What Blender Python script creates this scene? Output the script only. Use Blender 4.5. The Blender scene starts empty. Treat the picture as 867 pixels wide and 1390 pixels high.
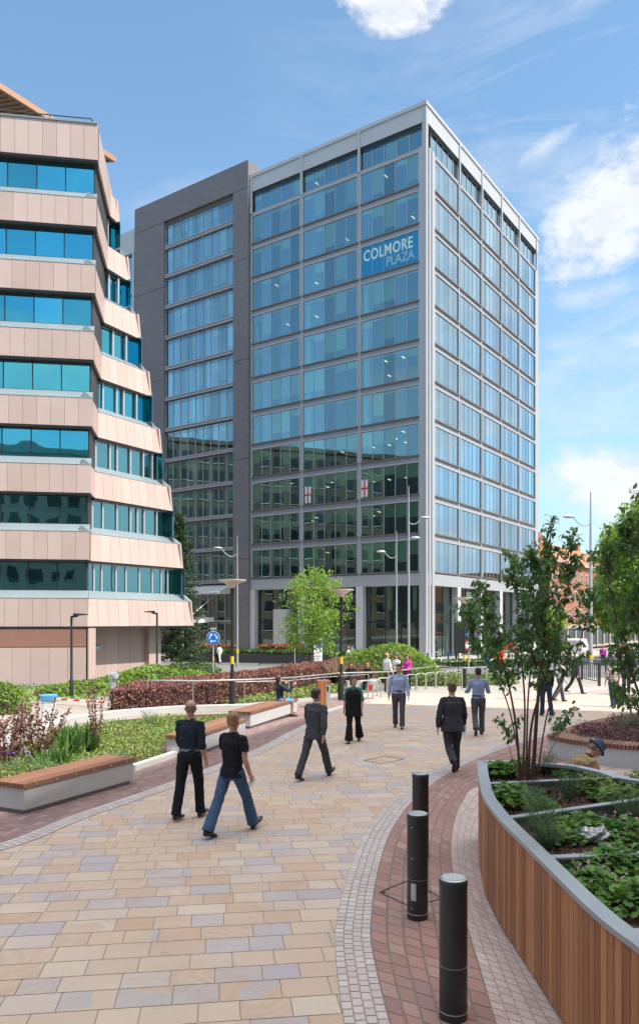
import bpy, bmesh, math, random
import numpy as np
from mathutils import Vector, Matrix
random.seed(7); rng = np.random.default_rng(7)
SC = bpy.context.scene
COL = SC.collection
R = math.radians
# ---------------------------------------------------------------- camera model
F, CX, HY, EYE = 1044.0, 433.5, 843.0, 3.0
SLOPE = 0.018
def gz(y):
    return -max(0.0, y - 22.0) * SLOPE
def depth(py):
    d = EYE * F / (py - HY)
    if d > 22:
        d = (EYE - 22 * SLOPE) / ((py - HY) / F - SLOPE)
    return d
def G(px, py, z=None):
    """ground point seen at a photo pixel; with z: the point of that height above a flat datum"""
    if z is None:
        d = depth(py)
        return Vector(((px - CX) / F * d, d, gz(d)))
    d = (EYE - z) * F / (py - HY)
    return Vector(((px - CX) / F * d, d, z))
def at(px, d, z=None):
    return Vector(((px - CX) / F * d, d, gz(d) if z is None else z))

# ---------------------------------------------------------------- object helpers
def tag(o, label=None, cat=None, group=None, kind=None):
    if label: o['label'] = label
    if cat: o['category'] = cat
    if group: o['group'] = group
    if kind: o['kind'] = kind
    return o
def empty(name, loc=(0, 0, 0), rz=0.0, label=None, cat=None, group=None, kind=None):
    o = bpy.data.objects.new(name, None)
    o.empty_display_size = 0.3
    o.location = loc; o.rotation_euler = (0, 0, rz)
    COL.objects.link(o)
    return tag(o, label, cat, group, kind)
KIDS = {}
def children(o):
    return [c for c in COL.objects if c.parent is o]
def copy_tree(o, parent=None, kids=None):
    if kids is None:
        kids = {}
        for c in COL.objects:
            if c.parent is not None:
                kids.setdefault(c.parent.name, []).append(c)
    c = o.copy(); COL.objects.link(c)
    if parent is not None: c.parent = parent
    for ch in kids.get(o.name, []):
        copy_tree(ch, c, kids)
    return c

class MB:
    def __init__(s): s.v = []; s.f = []; s.m = []; s.t = []
    def face(s, idx, m=0, t=0.5): s.f.append(tuple(idx)); s.m.append(m); s.t.append(t)
    def quad(s, a, b, c, d, m=0, t=0.5):
        n = len(s.v); s.v += [tuple(a), tuple(b), tuple(c), tuple(d)]; s.face((n, n+1, n+2, n+3), m, t)
    def poly(s, pts, m=0, t=0.5):
        n = len(s.v); s.v += [tuple(p) for p in pts]; s.face(range(n, n+len(pts)), m, t)
    def hexa(s, p, m=0, t=0.5):
        """8 points: bottom 4 ccw, top 4 ccw"""
        n = len(s.v); s.v += [tuple(q) for q in p]
        for q in ((3,2,1,0),(4,5,6,7),(0,1,5,4),(1,2,6,5),(2,3,7,6),(3,0,4,7)):
            s.face([n+i for i in q], m, t)
    def box(s, x0, x1, y0, y1, z0, z1, m=0, t=0.5):
        s.hexa([(x0,y0,z0),(x1,y0,z0),(x1,y1,z0),(x0,y1,z0),(x0,y0,z1),(x1,y0,z1),(x1,y1,z1),(x0,y1,z1)], m, t)
    def obox(s, c, ax, ay, az, m=0, t=0.5):
        """box with centre and half-axis vectors"""
        c = Vector(c); ax = Vector(ax); ay = Vector(ay); az = Vector(az)
        s.hexa([c-ax-ay-az, c+ax-ay-az, c+ax+ay-az, c-ax+ay-az, c-ax-ay+az, c+ax-ay+az, c+ax+ay+az, c-ax+ay+az], m, t)
    def bar(s, a, b, w, h, m=0, t=0.5, up=(0,0,1)):
        a = Vector(a); b = Vector(b); d = (b-a); L = d.length; d.normalize()
        sd = d.cross(Vector(up)); 
        if sd.length < 1e-4: sd = Vector((1,0,0))
        sd.normalize(); u = sd.cross(d)
        s.obox((a+b)/2, d*L/2, sd*w/2, u*h/2, m, t)
    def prism(s, pts, z0, z1, m=0, t=0.5, top=None):
        n = len(s.v); k = len(pts)
        s.v += [(p[0], p[1], z0(p) if callable(z0) else z0) for p in pts] + [(p[0], p[1], z1(p) if callable(z1) else z1) for p in pts]
        s.face([n+i for i in range(k)][::-1], m, t); s.face([n+k+i for i in range(k)], m if top is None else top, t)
        for i in range(k):
            j = (i+1) % k; s.face((n+i, n+j, n+k+j, n+k+i), m, t)
    def tube(s, pts, rad, n=8, m=0, t=0.5, cap=True, sx=1.0, ref=None):
        """rad: number, list of numbers or of (ra, rb)"""
        pts = [Vector(p) for p in pts]; K = len(pts)
        if not isinstance(rad, (list, tuple)): rad = [rad]*K
        base = len(s.v); prev = None
        for i, p in enumerate(pts):
            d = (pts[min(i+1, K-1)] - pts[max(i-1, 0)])
            if d.length < 1e-9: d = Vector((0,0,1))
            d.normalize()
            if prev is None:
                a = Vector(ref) if ref is not None else (Vector((1,0,0)) if abs(d.x) < .9 else Vector((0,1,0)))
            else: a = prev
            a = a - d*a.dot(d)
            if a.length < 1e-5: a = d.orthogonal()
            a.normalize(); b = d.cross(a); prev = a
            r = rad[i]; ra, rb = r if isinstance(r, (tuple, list)) else (r, r)
            for k in range(n):
                th = 2*math.pi*k/n
                s.v.append(tuple(p + a*(ra*math.cos(th)) + b*(rb*math.sin(th))))
        for i in range(K-1):
            for k in range(n):
                k2 = (k+1) % n
                s.face((base+i*n+k, base+i*n+k2, base+(i+1)*n+k2, base+(i+1)*n+k), m, t)
        if cap:
            s.face([base+k for k in range(n)][::-1], m, t); s.face([base+(K-1)*n+k for k in range(n)], m, t)
    def cyl(s, x, y, z0, z1, r, n=16, m=0, t=0.5, r1=None):
        s.tube([(x,y,z0),(x,y,z1)], [r, r if r1 is None else r1], n, m, t)
    def lathe(s, prof, n=20, m=0, t=0.5, c=(0,0,0)):
        base = len(s.v); K = len(prof)
        for r, z in prof:
            for k in range(n):
                th = 2*math.pi*k/n; s.v.append((c[0]+r*math.cos(th), c[1]+r*math.sin(th), c[2]+z))
        for i in range(K-1):
            for k in range(n):
                k2 = (k+1) % n; s.face((base+i*n+k, base+i*n+k2, base+(i+1)*n+k2, base+(i+1)*n+k), m, t)
        s.face([base+k for k in range(n)][::-1], m, t); s.face([base+(K-1)*n+k for k in range(n)], m, t)
    def ell(s, c, r, n=12, m=0, t=0.5, k=8):
        """ellipsoid"""
        base = len(s.v)
        for i in range(k+1):
            ph = math.pi*i/k - math.pi/2
            rr = max(math.cos(ph), 1e-3)
            for j in range(n):
                th = 2*math.pi*j/n
                s.v.append((c[0]+r[0]*rr*math.cos(th), c[1]+r[1]*rr*math.sin(th), c[2]+r[2]*math.sin(ph)))
        for i in range(k):
            for j in range(n):
                j2 = (j+1) % n; s.face((base+i*n+j, base+i*n+j2, base+(i+1)*n+j2, base+(i+1)*n+j), m, t)
        s.face([base+j for j in range(n)][::-1], m, t); s.face([base+k*n+j for j in range(n)], m, t)
    def mesh(s, name, mats):
        me = bpy.data.meshes.new(name)
        me.from_pydata(s.v, [], s.f)
        mats = mats if isinstance(mats, (list, tuple)) else [mats]
        for m in mats: me.materials.append(m)
        if len(mats) > 1: me.polygons.foreach_set('material_index', s.m)
        a = me.attributes.new('tone', 'FLOAT', 'FACE'); a.data.foreach_set('value', s.t)
        me.update(); return me
    def build(s, name, mats, parent=None, smooth=False, loc=None, bevel=0, ang=40):
        me = s.mesh(name, mats)
        if smooth:
            me.polygons.foreach_set('use_smooth', [True]*len(me.polygons))
            me.set_sharp_from_angle(angle=R(ang))
        o = bpy.data.objects.new(name, me); COL.objects.link(o)
        if parent is not None: o.parent = parent
        if loc is not None: o.location = loc
        if bevel:
            b = o.modifiers.new('b', 'BEVEL'); b.width = bevel; b.segments = 2; b.limit_method = 'ANGLE'; b.angle_limit = R(40)
        return o

def drape(o, step=4.0):
    """bend a flat sheet down the gentle slope"""
    bm = bmesh.new(); bm.from_mesh(o.data)
    for y in [22.0]:
        bmesh.ops.bisect_plane(bm, geom=bm.verts[:]+bm.edges[:]+bm.faces[:], plane_co=(0,y,0), plane_no=(0,1,0))
    for v in bm.verts: v.co.z += gz(v.co.y)
    bm.to_mesh(o.data); bm.free()
    return o

# ---------------------------------------------------------------- materials
def newmat(name):
    m = bpy.data.materials.new(name); m.use_nodes = True
    nt = m.node_tree; nt.nodes.clear()
    out = nt.nodes.new('ShaderNodeOutputMaterial')
    return m, nt, out
class NT:
    def __init__(s, nt): s.nt = nt
    def n(s, typ, **kw):
        x = s.nt.nodes.new(typ)
        for k, v in kw.items():
            if k.startswith('_'): setattr(x, k[1:], v)
        return x
    def link(s, a, b): s.nt.links.new(a, b)
    def math(s, op, a, b=None, c=None, clamp=False):
        x = s.nt.nodes.new('ShaderNodeMath'); x.operation = op; x.use_clamp = clamp
        for i, q in enumerate((a, b, c)):
            if q is None: continue
            if isinstance(q, (int, float)): x.inputs[i].default_value = q
            else: s.link(q, x.inputs[i])
        return x.outputs[0]
    def mixc(s, f, a, b, mode='MIX'):
        x = s.nt.nodes.new('ShaderNodeMix'); x.data_type = 'RGBA'; x.blend_type = mode
        for i, q in ((0, f), (6, a), (7, b)):
            if isinstance(q, (int, float)): x.inputs[i].default_value = q
            elif isinstance(q, (tuple, list)): x.inputs[i].default_value = (*q[:3], 1)
            else: s.link(q, x.inputs[i])
        return x.outputs[2]
    def ramp(s, f, stops, mode='LINEAR'):
        x = s.nt.nodes.new('ShaderNodeValToRGB'); x.color_ramp.interpolation = mode
        e = x.color_ramp.elements
        while len(e) < len(stops): e.new(0.5)
        for i, (p, c) in enumerate(stops):
            e[i].position = p; e[i].color = (*c[:3], 1) if isinstance(c, (tuple, list)) else (c, c, c, 1)
        s.link(f, x.inputs[0]); return x.outputs[0]
    def noise(s, scale, detail=4, rough=.55, vec=None, w=None, dist=0):
        x = s.nt.nodes.new('ShaderNodeTexNoise'); x.inputs['Scale'].default_value = scale
        x.inputs['Detail'].default_value = detail; x.inputs['Roughness'].default_value = rough
        x.inputs['Distortion'].default_value = dist
        if vec is not None: s.link(vec, x.inputs['Vector'])
        if w is not None:
            x.noise_dimensions = '4D'; s.link(w, x.inputs['W'])
        return x.outputs[0]
    def obj(s): return s.nt.nodes.new('ShaderNodeTexCoord').outputs['Object']
    def attr(s, name='tone'):
        x = s.nt.nodes.new('ShaderNodeAttribute'); x.attribute_name = name; return x.outputs['Fac']
    def map(s, vec, sc=(1,1,1), loc=(0,0,0), rot=(0,0,0)):
        x = s.nt.nodes.new('ShaderNodeMapping'); s.link(vec, x.inputs[0])
        x.inputs['Scale'].default_value = sc; x.inputs['Location'].default_value = loc; x.inputs['Rotation'].default_value = rot
        return x.outputs[0]
    def bsdf(s, col, rough=.6, metal=0, normal=None, spec=.5):
        x = s.nt.nodes.new('ShaderNodeBsdfPrincipled')
        if isinstance(col, (tuple, list)): x.inputs['Base Color'].default_value = (*col[:3], 1)
        else: s.link(col, x.inputs['Base Color'])
        if isinstance(rough, (int, float)): x.inputs['Roughness'].default_value = rough
        else: s.link(rough, x.inputs['Roughness'])
        x.inputs['Metallic'].default_value = metal
        x.inputs['Specular IOR Level'].default_value = spec
        if normal is not None: s.link(normal, x.inputs['Normal'])
        return x.outputs[0]
    def bump(s, h, strength=.3, dist=.01):
        x = s.nt.nodes.new('ShaderNodeBump'); x.inputs['Strength'].default_value = strength; x.inputs['Distance'].default_value = dist
        s.link(h, x.inputs['Height']); return x.outputs[0]

def mat(name, col, rough=.6, metal=0, var=.12, scale=3.0, tonevar=0.0, bump=0.0, bscale=60, bdist=.005, spec=.5, emit=0, stretch=(1,1,1), fine=0.06):
    m, nt, out = newmat(name); N = NT(nt)
    co = N.map(N.obj(), stretch)
    a = N.noise(scale, 5, .6, co); b = N.noise(scale*14, 3, .6, co)
    k = N.math('ADD', N.math('MULTIPLY', N.math('SUBTRACT', a, .5), 2*var), N.math('MULTIPLY', N.math('SUBTRACT', b, .5), 2*fine))
    if tonevar: k = N.math('ADD', k, N.math('MULTIPLY', N.math('SUBTRACT', N.attr(), .5), 2*tonevar))
    k = N.math('ADD', k, 1.0)
    cmb = nt.nodes.new('ShaderNodeVectorMath'); cmb.operation = 'SCALE'; cmb.inputs[0].default_value = col[:3]; N.link(k, cmb.inputs['Scale'])
    nm = N.bump(N.noise(bscale, 4, .6, co), bump, bdist) if bump else None
    rr = N.math('ADD', N.math('MULTIPLY', N.math('SUBTRACT', a, .5), .25), rough)
    sh = N.bsdf(cmb.outputs[0], rr, metal, nm, spec)
    if emit:
        bs = sh.node; bs.inputs['Emission Color'].default_value = (*col[:3], 1); bs.inputs['Emission Strength'].default_value = emit
    N.link(sh, out.inputs[0]); return m

def leafmat(name, ca, cb, rough=.45, trans=.25, third=None):
    m, nt, out = newmat(name); N = NT(nt)
    t = N.attr()
    stops = [(0, ca), (1, cb)] if third is None else [(0, ca), (.6, cb), (1, third)]
    c = N.ramp(t, stops)
    p = N.bsdf(c, rough, 0, None, .35)
    tr = nt.nodes.new('ShaderNodeBsdfTranslucent'); N.link(N.mixc(.5, c, (cb[0]*1.6, cb[1]*1.7, cb[2]*.9)), tr.inputs[0])
    mx = nt.nodes.new('ShaderNodeMixShader'); mx.inputs[0].default_value = trans
    N.link(p, mx.inputs[1]); N.link(tr.outputs[0], mx.inputs[2]); N.link(mx.outputs[0], out.inputs[0]); return m

def glassmat(name, refl, tint, tr, f0=.25, f1=.9, rough=.01, wav=.004, wscale=.35, body=None, body_mix=0.0, blend=.35):
    """coated facade glass: tinted mirror over a tinted see-through sheet"""
    m, nt, out = newmat(name); N = NT(nt)
    co = N.obj()
    nm = N.bump(N.noise(wscale, 2, .4, co), 1.0, wav*10)
    sc = nt.nodes.new('ShaderNodeVectorMath'); sc.operation = 'SCALE'; sc.inputs[0].default_value = refl
    N.link(N.math('ADD', .78, N.math('MULTIPLY', N.attr(), .40)), sc.inputs['Scale'])
    gl = nt.nodes.new('ShaderNodeBsdfGlossy'); N.link(sc.outputs[0], gl.inputs['Color']); gl.inputs['Roughness'].default_value = rough
    N.link(nm, gl.inputs['Normal'])
    tn = nt.nodes.new('ShaderNodeBsdfTransparent'); tn.inputs[0].default_value = (*tint, 1)
    df = nt.nodes.new('ShaderNodeBsdfDiffuse'); df.inputs[0].default_value = (*(body or tint), 1)
    m1 = nt.nodes.new('ShaderNodeMixShader'); m1.inputs[0].default_value = body_mix
    N.link(tn.outputs[0], m1.inputs[1]); N.link(df.outputs[0], m1.inputs[2])
    lw = nt.nodes.new('ShaderNodeLayerWeight'); lw.inputs[0].default_value = blend
    fac = N.math('ADD', N.math('MULTIPLY', N.math('POWER', lw.outputs['Facing'], 1.25), f1-f0), f0, clamp=True)
    m2 = nt.nodes.new('ShaderNodeMixShader'); N.link(fac, m2.inputs[0])
    N.link(m1.outputs[0], m2.inputs[1]); N.link(gl.outputs[0], m2.inputs[2]); N.link(m2.outputs[0], out.inputs[0])
    return m

M = {}
M['frame_grey'] = mat('grey_powder_coated_metal', (.40,.41,.43), .45, 0, .06, .4)
M['frame_light'] = mat('light_grey_metal_trim', (.47,.48,.49), .4, 0, .05, .5)
M['spandrel'] = mat('mid_grey_spandrel', (.33,.34,.37), .5, 0, .08, .3)
M['dark_metal'] = mat('dark_metal', (.035,.037,.04), .4, .3, .1)
M['sill'] = mat('brown_grey_sill_shadow', (.16,.135,.12), .6, 0, .15, 2)  # sill colour holds the painted shadow strip below windows; sunshade rails share it
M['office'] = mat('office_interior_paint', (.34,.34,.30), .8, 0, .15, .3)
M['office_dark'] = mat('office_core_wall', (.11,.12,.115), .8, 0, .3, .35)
M['blind'] = mat('pale_green_roller_blind', (.80,.86,.70), .8, 0, .08, .7, tonevar=.22)
M['glass_c'] = glassmat('blue_green_office_glass', (.50,.71,.83), (.80,.96,.84), 1, .12, 1.50, .01, .0006, blend=.5)
M['glass_lobby'] = glassmat('clear_lobby_glass', (.80,.88,.86), (.78,.88,.80), 1, .13, .9, .01, .0006)
M['glass_p'] = glassmat('cyan_mirror_glass', (.13,.62,.75), (.22,.50,.55), 1, .68, .95, .015, .0018, .3, body=(.01,.06,.08), body_mix=.35)
M['glass_p2'] = glassmat('green_tinted_glass', (.30,.66,.76), (.30,.52,.44), 1, .42, .95, .015, .0015, .4, body=(.01,.07,.06), body_mix=.35)
M['white'] = mat('white_paint', (.78,.78,.76), .5, 0, .05)
M['black'] = mat('black_paint', (.022,.022,.024), .42, 0, .45, 9, bump=.25, bscale=60, fine=.5)
M['stem_green'] = mat('green_herb_stem', (.09,.13,.06), .7)
M['steel'] = mat('brushed_stainless_steel', (.62,.62,.60), .32, .85, .08, 6)
M['galv'] = mat('galvanised_steel', (.50,.52,.54), .45, .55, .12, 5)
M['yellow'] = mat('yellow_band', (.75,.50,.03), .5)
M['red'] = mat('red_paint', (.60,.04,.03), .45)
M['blue_sign'] = mat('blue_sign_face', (.01,.16,.55), .4, 0, .03)
M['concrete'] = mat('pale_precast_concrete', (.50,.49,.48), .75, 0, .10, 2.5, bump=.15, bscale=90)
M['concrete_dark'] = mat('shadow_gap_concrete', (.33,.32,.32), .8, 0, .12, 3)
M['soil'] = mat('bark_mulch_soil', (.085,.045,.032), .95, 0, .45, 9, bump=.9, bscale=45, bdist=.03, fine=.35)
M['screen_glass'] = M['glass_lobby']
def wood(name, a, b, stretch=(6,6,.6)):
    m, nt, out = newmat(name); N = NT(nt)
    co = N.map(N.obj(), stretch)
    g = N.noise(5, 6, .65, co, dist=.4); g2 = N.noise(1.3, 2, .5, N.obj())
    k = N.math('ADD', N.math('MULTIPLY', g, .55), N.math('ADD', N.math('MULTIPLY', N.attr(), .45), N.math('MULTIPLY', g2, .12)))
    c = N.ramp(k, [(.25, a), (.85, b)])
    stn = N.noise(1.1, 6, .7, N.map(N.obj(), (3,3,.5)))
    c = N.mixc(N.math('MULTIPLY', N.math('SUBTRACT', stn, .52, clamp=True), 2.2, clamp=True), c, (.27,.18,.13))
    N.link(N.bsdf(c, .6, 0, N.bump(g, .25, .004), .35), out.inputs[0]); return m
M['wood_v'] = wood('hardwood_cladding', (.24,.088,.035), (.56,.25,.105), (7,7,.35))
M['wood_bench'] = wood('hardwood_bench_slats', (.15,.065,.04), (.34,.17,.105), (7,.5,7))
M['bark'] = mat('reddish_brown_bark', (.12,.05,.04), .5, 0, .35, 8, bump=.4, bscale=50)
M['bark_grey'] = mat('grey_brown_bark', (.14,.11,.085), .85, 0, .3, 6, bump=.6, bscale=30)

# ---------------------------------------------------------------- camera
cam = bpy.data.cameras.new('camera'); cam.sensor_fit = 'HORIZONTAL'; cam.sensor_width = 36
cam.lens = 36*F/867.0; cam.shift_x = 0.0; cam.shift_y = (HY-695)/867.0; cam.clip_end = 3000; cam.clip_start = .05
co_ = bpy.data.objects.new('camera', cam); COL.objects.link(co_)
co_.location = (0, 0, EYE); co_.rotation_euler = (R(90), 0, 0); SC.camera = co_
SC.view_settings.view_transform = 'Standard'; SC.view_settings.look = 'None'
SC.view_settings.exposure = EXPOSURE = 1.5; SC.view_settings.gamma = 1.0
SC.cycles.max_bounces = 7; SC.cycles.transparent_max_bounces = 14; SC.cycles.use_denoising = True
SC.cycles.glossy_bounces = 4; SC.cycles.diffuse_bounces = 3; SC.cycles.transmission_bounces = 4
SC.cycles.caustics_reflective = False; SC.cycles.caustics_refractive = False; SC.cycles.sample_clamp_indirect = 6

# ---------------------------------------------------------------- light
SUN_EL = R(56); SAZ = Vector((.87, -.5)).normalized()
sd = Vector((SAZ.x*math.cos(SUN_EL), SAZ.y*math.cos(SUN_EL), math.sin(SUN_EL)))
sun = bpy.data.lights.new('sun', 'SUN'); sun.energy = 2.2; sun.angle = R(.53); sun.color = (1, .955, .88)
so = bpy.data.objects.new('sun', sun); COL.objects.link(so); so.location = (40, -30, 80)
so.rotation_euler = sd.to_track_quat('Z', 'Y').to_euler()

W = bpy.data.worlds.new('World'); SC.world = W; W.use_nodes = True
nt = W.node_tree; nt.nodes.clear(); N = NT(nt)
wo = nt.nodes.new('ShaderNodeOutputWorld'); bg = nt.nodes.new('ShaderNodeBackground')
sky = nt.nodes.new('ShaderNodeTexSky'); sky.sky_type = 'NISHITA'; sky.sun_disc = False
sky.sun_elevation = SUN_EL; sky.sun_rotation = math.atan2(SAZ.x, SAZ.y)
sky.altitude = 0; sky.air_density = 1.0; sky.dust_density = .6; sky.ozone_density = 1.5
tc = nt.nodes.new('ShaderNodeTexCoord').outputs['Generated']
sep = nt.nodes.new('ShaderNodeSeparateXYZ'); N.link(tc, sep.inputs[0])
X, Y, Z = sep.outputs
Yc = N.math('MAXIMUM', Y, .05)
U = N.math('DIVIDE', X, Yc); V = N.math('DIVIDE', Z, Yc)
big = N.noise(3.2, 7, .62, N.map(tc, (1, 1, 1.7)), dist=.3)
fin = N.noise(13, 10, .68, N.map(tc, (1, 1, 1.5)))
wob = N.math('ADD', N.math('MULTIPLY', N.math('SUBTRACT', big, .5), 1.3), N.math('MULTIPLY', N.math('SUBTRACT', fin, .5), 1.3))
front = N.math('MULTIPLY', N.math('SUBTRACT', Y, .3), 6, clamp=True)
def blob(px, py, rx, ry, rot=0, hard=1.6, k=1.5, peak=1.0):
    u0, v0 = (px-CX)/F, (HY-py)/F
    du = N.math('SUBTRACT', U, u0); dv = N.math('SUBTRACT', V, v0)
    c, s_ = math.cos(rot), math.sin(rot)
    a = N.math('ADD', N.math('MULTIPLY', du, c*F/rx), N.math('MULTIPLY', dv, s_*F/rx))
    b = N.math('ADD', N.math('MULTIPLY', du, -s_*F/ry), N.math('MULTIPLY', dv, c*F/ry))
    q = N.math('SQRT', N.math('ADD', N.math('MULTIPLY', a, a), N.math('MULTIPLY', b, b)))
    q = N.math('ADD', N.math('SUBTRACT', 1.0, q), N.math('MULTIPLY', wob, k))
    return N.math('MULTIPLY', N.math('MULTIPLY', q, hard, clamp=True), N.math('MULTIPLY', front, peak))
masks = [blob(835, 292, 118, 62, R(38), 1.7, 1.9, .92), blob(905, 235, 80, 90, 0, 1.7, 1.8, .95), blob(528, 8, 82, 42, R(8), 2.0, 1.8, .95),
         blob(840, 650, 150, 62, 0, 1.4, 1.3, .9), blob(742, 196, 52, 12, R(35), .8, 2.2, .5), blob(800, 400, 90, 20, R(12), 1.0, 1.6, .45),
         blob(980, 470, 120, 70, 0, 1.5, 1.3, .9), blob(290, 262, 170, 30, R(12), .8, 1.6, .22), blob(820, 490, 110, 40, 0, .7, 1.4, .5),
         blob(1000, 80, 130, 70, R(20), 1.4, 1.3), blob(760, 560, 140, 50, 0, .7, 1.4, .4)]
# the rest of the sky (seen in the glass): broken cumulus, denser to the right
g = N.noise(2.3, 8, .6, N.map(tc, (1, 1, 2.4), (3.1, 1.7, .4)), dist=.25)
dens = N.math('ADD', N.math('MULTIPLY', N.math('ADD', N.math('MULTIPLY', X, .87), N.math('MULTIPLY', Y, .30)), .16), N.math('MULTIPLY', N.math('SUBTRACT', N.math('MULTIPLY', Y, -1.0), .5), .14, clamp=True))
gm = N.math('MULTIPLY', N.math('ADD', N.math('SUBTRACT', g, .505), dens), 7, clamp=True)
out_f = N.math('MAXIMUM', N.math('MULTIPLY', N.math('SUBTRACT', N.math('ABSOLUTE', U), .46), 8, clamp=True), N.math('MULTIPLY', N.math('SUBTRACT', V, .84), 6, clamp=True))
out_f = N.math('MAXIMUM', out_f, N.math('MULTIPLY', N.math('SUBTRACT', .2, Y), 6, clamp=True))
over = N.math('MULTIPLY', N.math('SUBTRACT', Z, .62), 5, clamp=True)  # unseen overhead cloud bank, added as neutral fill for the shaded plaza
rd = N.math('ADD', N.math('MULTIPLY', X, .875), N.math('MULTIPLY', Y, .484))
rdm = N.math('MULTIPLY', N.math('MULTIPLY', N.math('SUBTRACT', rd, .72), 5, clamp=True), N.math('SUBTRACT', 1.0, N.math('MULTIPLY', N.math('SUBTRACT', Z, .40), 4, clamp=True)))
rdm = N.math('MULTIPLY', rdm, N.math('ADD', .22, N.math('MULTIPLY', N.math('SUBTRACT', g, .40), 4.5, clamp=True), clamp=True))
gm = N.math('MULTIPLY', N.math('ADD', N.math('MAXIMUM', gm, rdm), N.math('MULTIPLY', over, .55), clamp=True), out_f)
mk = gm
for q in masks: mk = N.math('MAXIMUM', mk, q)
cir = N.noise(4.5, 9, .62, N.map(tc, (1.0, .8, 4.2), (0, 0, 0), (R(8), R(24), R(10))), dist=.8)
cir = N.math('MULTIPLY', N.math('SUBTRACT', cir, .47), 3.2, clamp=True)
cir = N.math('MULTIPLY', N.math('MULTIPLY', cir, .55), N.math('MULTIPLY', N.math('ADD', U, .12), 3.0, clamp=True))
cir = N.math('MULTIPLY', cir, front)
mk = N.math('ADD', mk, N.math('MULTIPLY', cir, N.math('SUBTRACT', 1.0, mk)))
up = N.math('MULTIPLY', N.math('SUBTRACT', Z, -.02), 12, clamp=True)
mk = N.math('MULTIPLY', mk, up)
haze = N.math('POWER', N.math('SUBTRACT', 1.0, N.math('ABSOLUTE', Z)), 5)
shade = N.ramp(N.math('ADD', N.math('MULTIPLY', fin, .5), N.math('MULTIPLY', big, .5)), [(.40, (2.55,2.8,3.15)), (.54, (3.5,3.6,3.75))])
shade = N.mixc(over, shade, (11.5, 11.1, 10.6))  # overhead fill clouds made far brighter than the visible ones
skyc = N.mixc(1.0, sky.outputs[0], (.80, .93, .90), 'MULTIPLY')
skyc = N.mixc(N.math('MULTIPLY', haze, 1.0, clamp=True), skyc, (1.9, 2.65, 3.45))
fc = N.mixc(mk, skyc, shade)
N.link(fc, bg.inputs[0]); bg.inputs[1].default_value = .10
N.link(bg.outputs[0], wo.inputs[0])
# ================================================================ GROUND
def catmull(pts, n=8):
    P = [Vector((p[0], p[1])) for p in pts]; P = [P[0]*2-P[1]] + P + [P[-1]*2-P[-2]]
    out = []
    for i in range(1, len(P)-2):
        for k in range(n):
            t = k/n; a, b, c, d = P[i-1:i+3]
            out.append(.5*((2*b)+(c-a)*t+(2*a-5*b+4*c-d)*t*t+(3*b-a-3*c+d)*t**3))
    out.append(P[-2]); return out
def resample(P, L):
    out = [P[0]]; acc = 0; i = 0; cur = P[0].copy(); need = L
    for k in range(1, len(P)):
        a = P[k-1]; b = P[k]; d = (b-a).length; pos = 0
        while need <= d-pos + 1e-9:
            pos += need; out.append(a.lerp(b, pos/d)); need = L
        need -= (d-pos)
    return out
def sheet(name, pts, m, z, tone=.5, label=None, kind='structure'):
    mb = MB(); mb.poly([(p[0], p[1], z) for p in pts], 0, tone)
    o = mb.build(name, m); drape(o); tag(o, kind=kind); return o
g = mat('grey_asphalt_ground', (.17,.165,.16), .9, 0, .12, .2, bump=.3, bscale=20)
mb = MB()
ys = [-60, -20, 22, 120, 900]; xs = [-900, -60, 60, 900]
for i in range(len(ys)-1):
    for j in range(3):
        a = lambda x, y: (x, y, gz(y)-.012)
        mb.quad(a(xs[j],ys[i]), a(xs[j+1],ys[i]), a(xs[j+1],ys[i+1]), a(xs[j],ys[i+1]))
tag(mb.build('ground', g), kind='structure')
m_pale = mat('pale_concrete_paving', (.31,.285,.25), .85, 0, .08, .35, bump=.15, bscale=30, fine=.12)
m_joint = mat('sand_joint', (.30,.25,.21), .95, 0, .2, 3)
m_jointr = mat('dark_joint', (.20,.15,.135), .95, 0, .2, 3)

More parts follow.
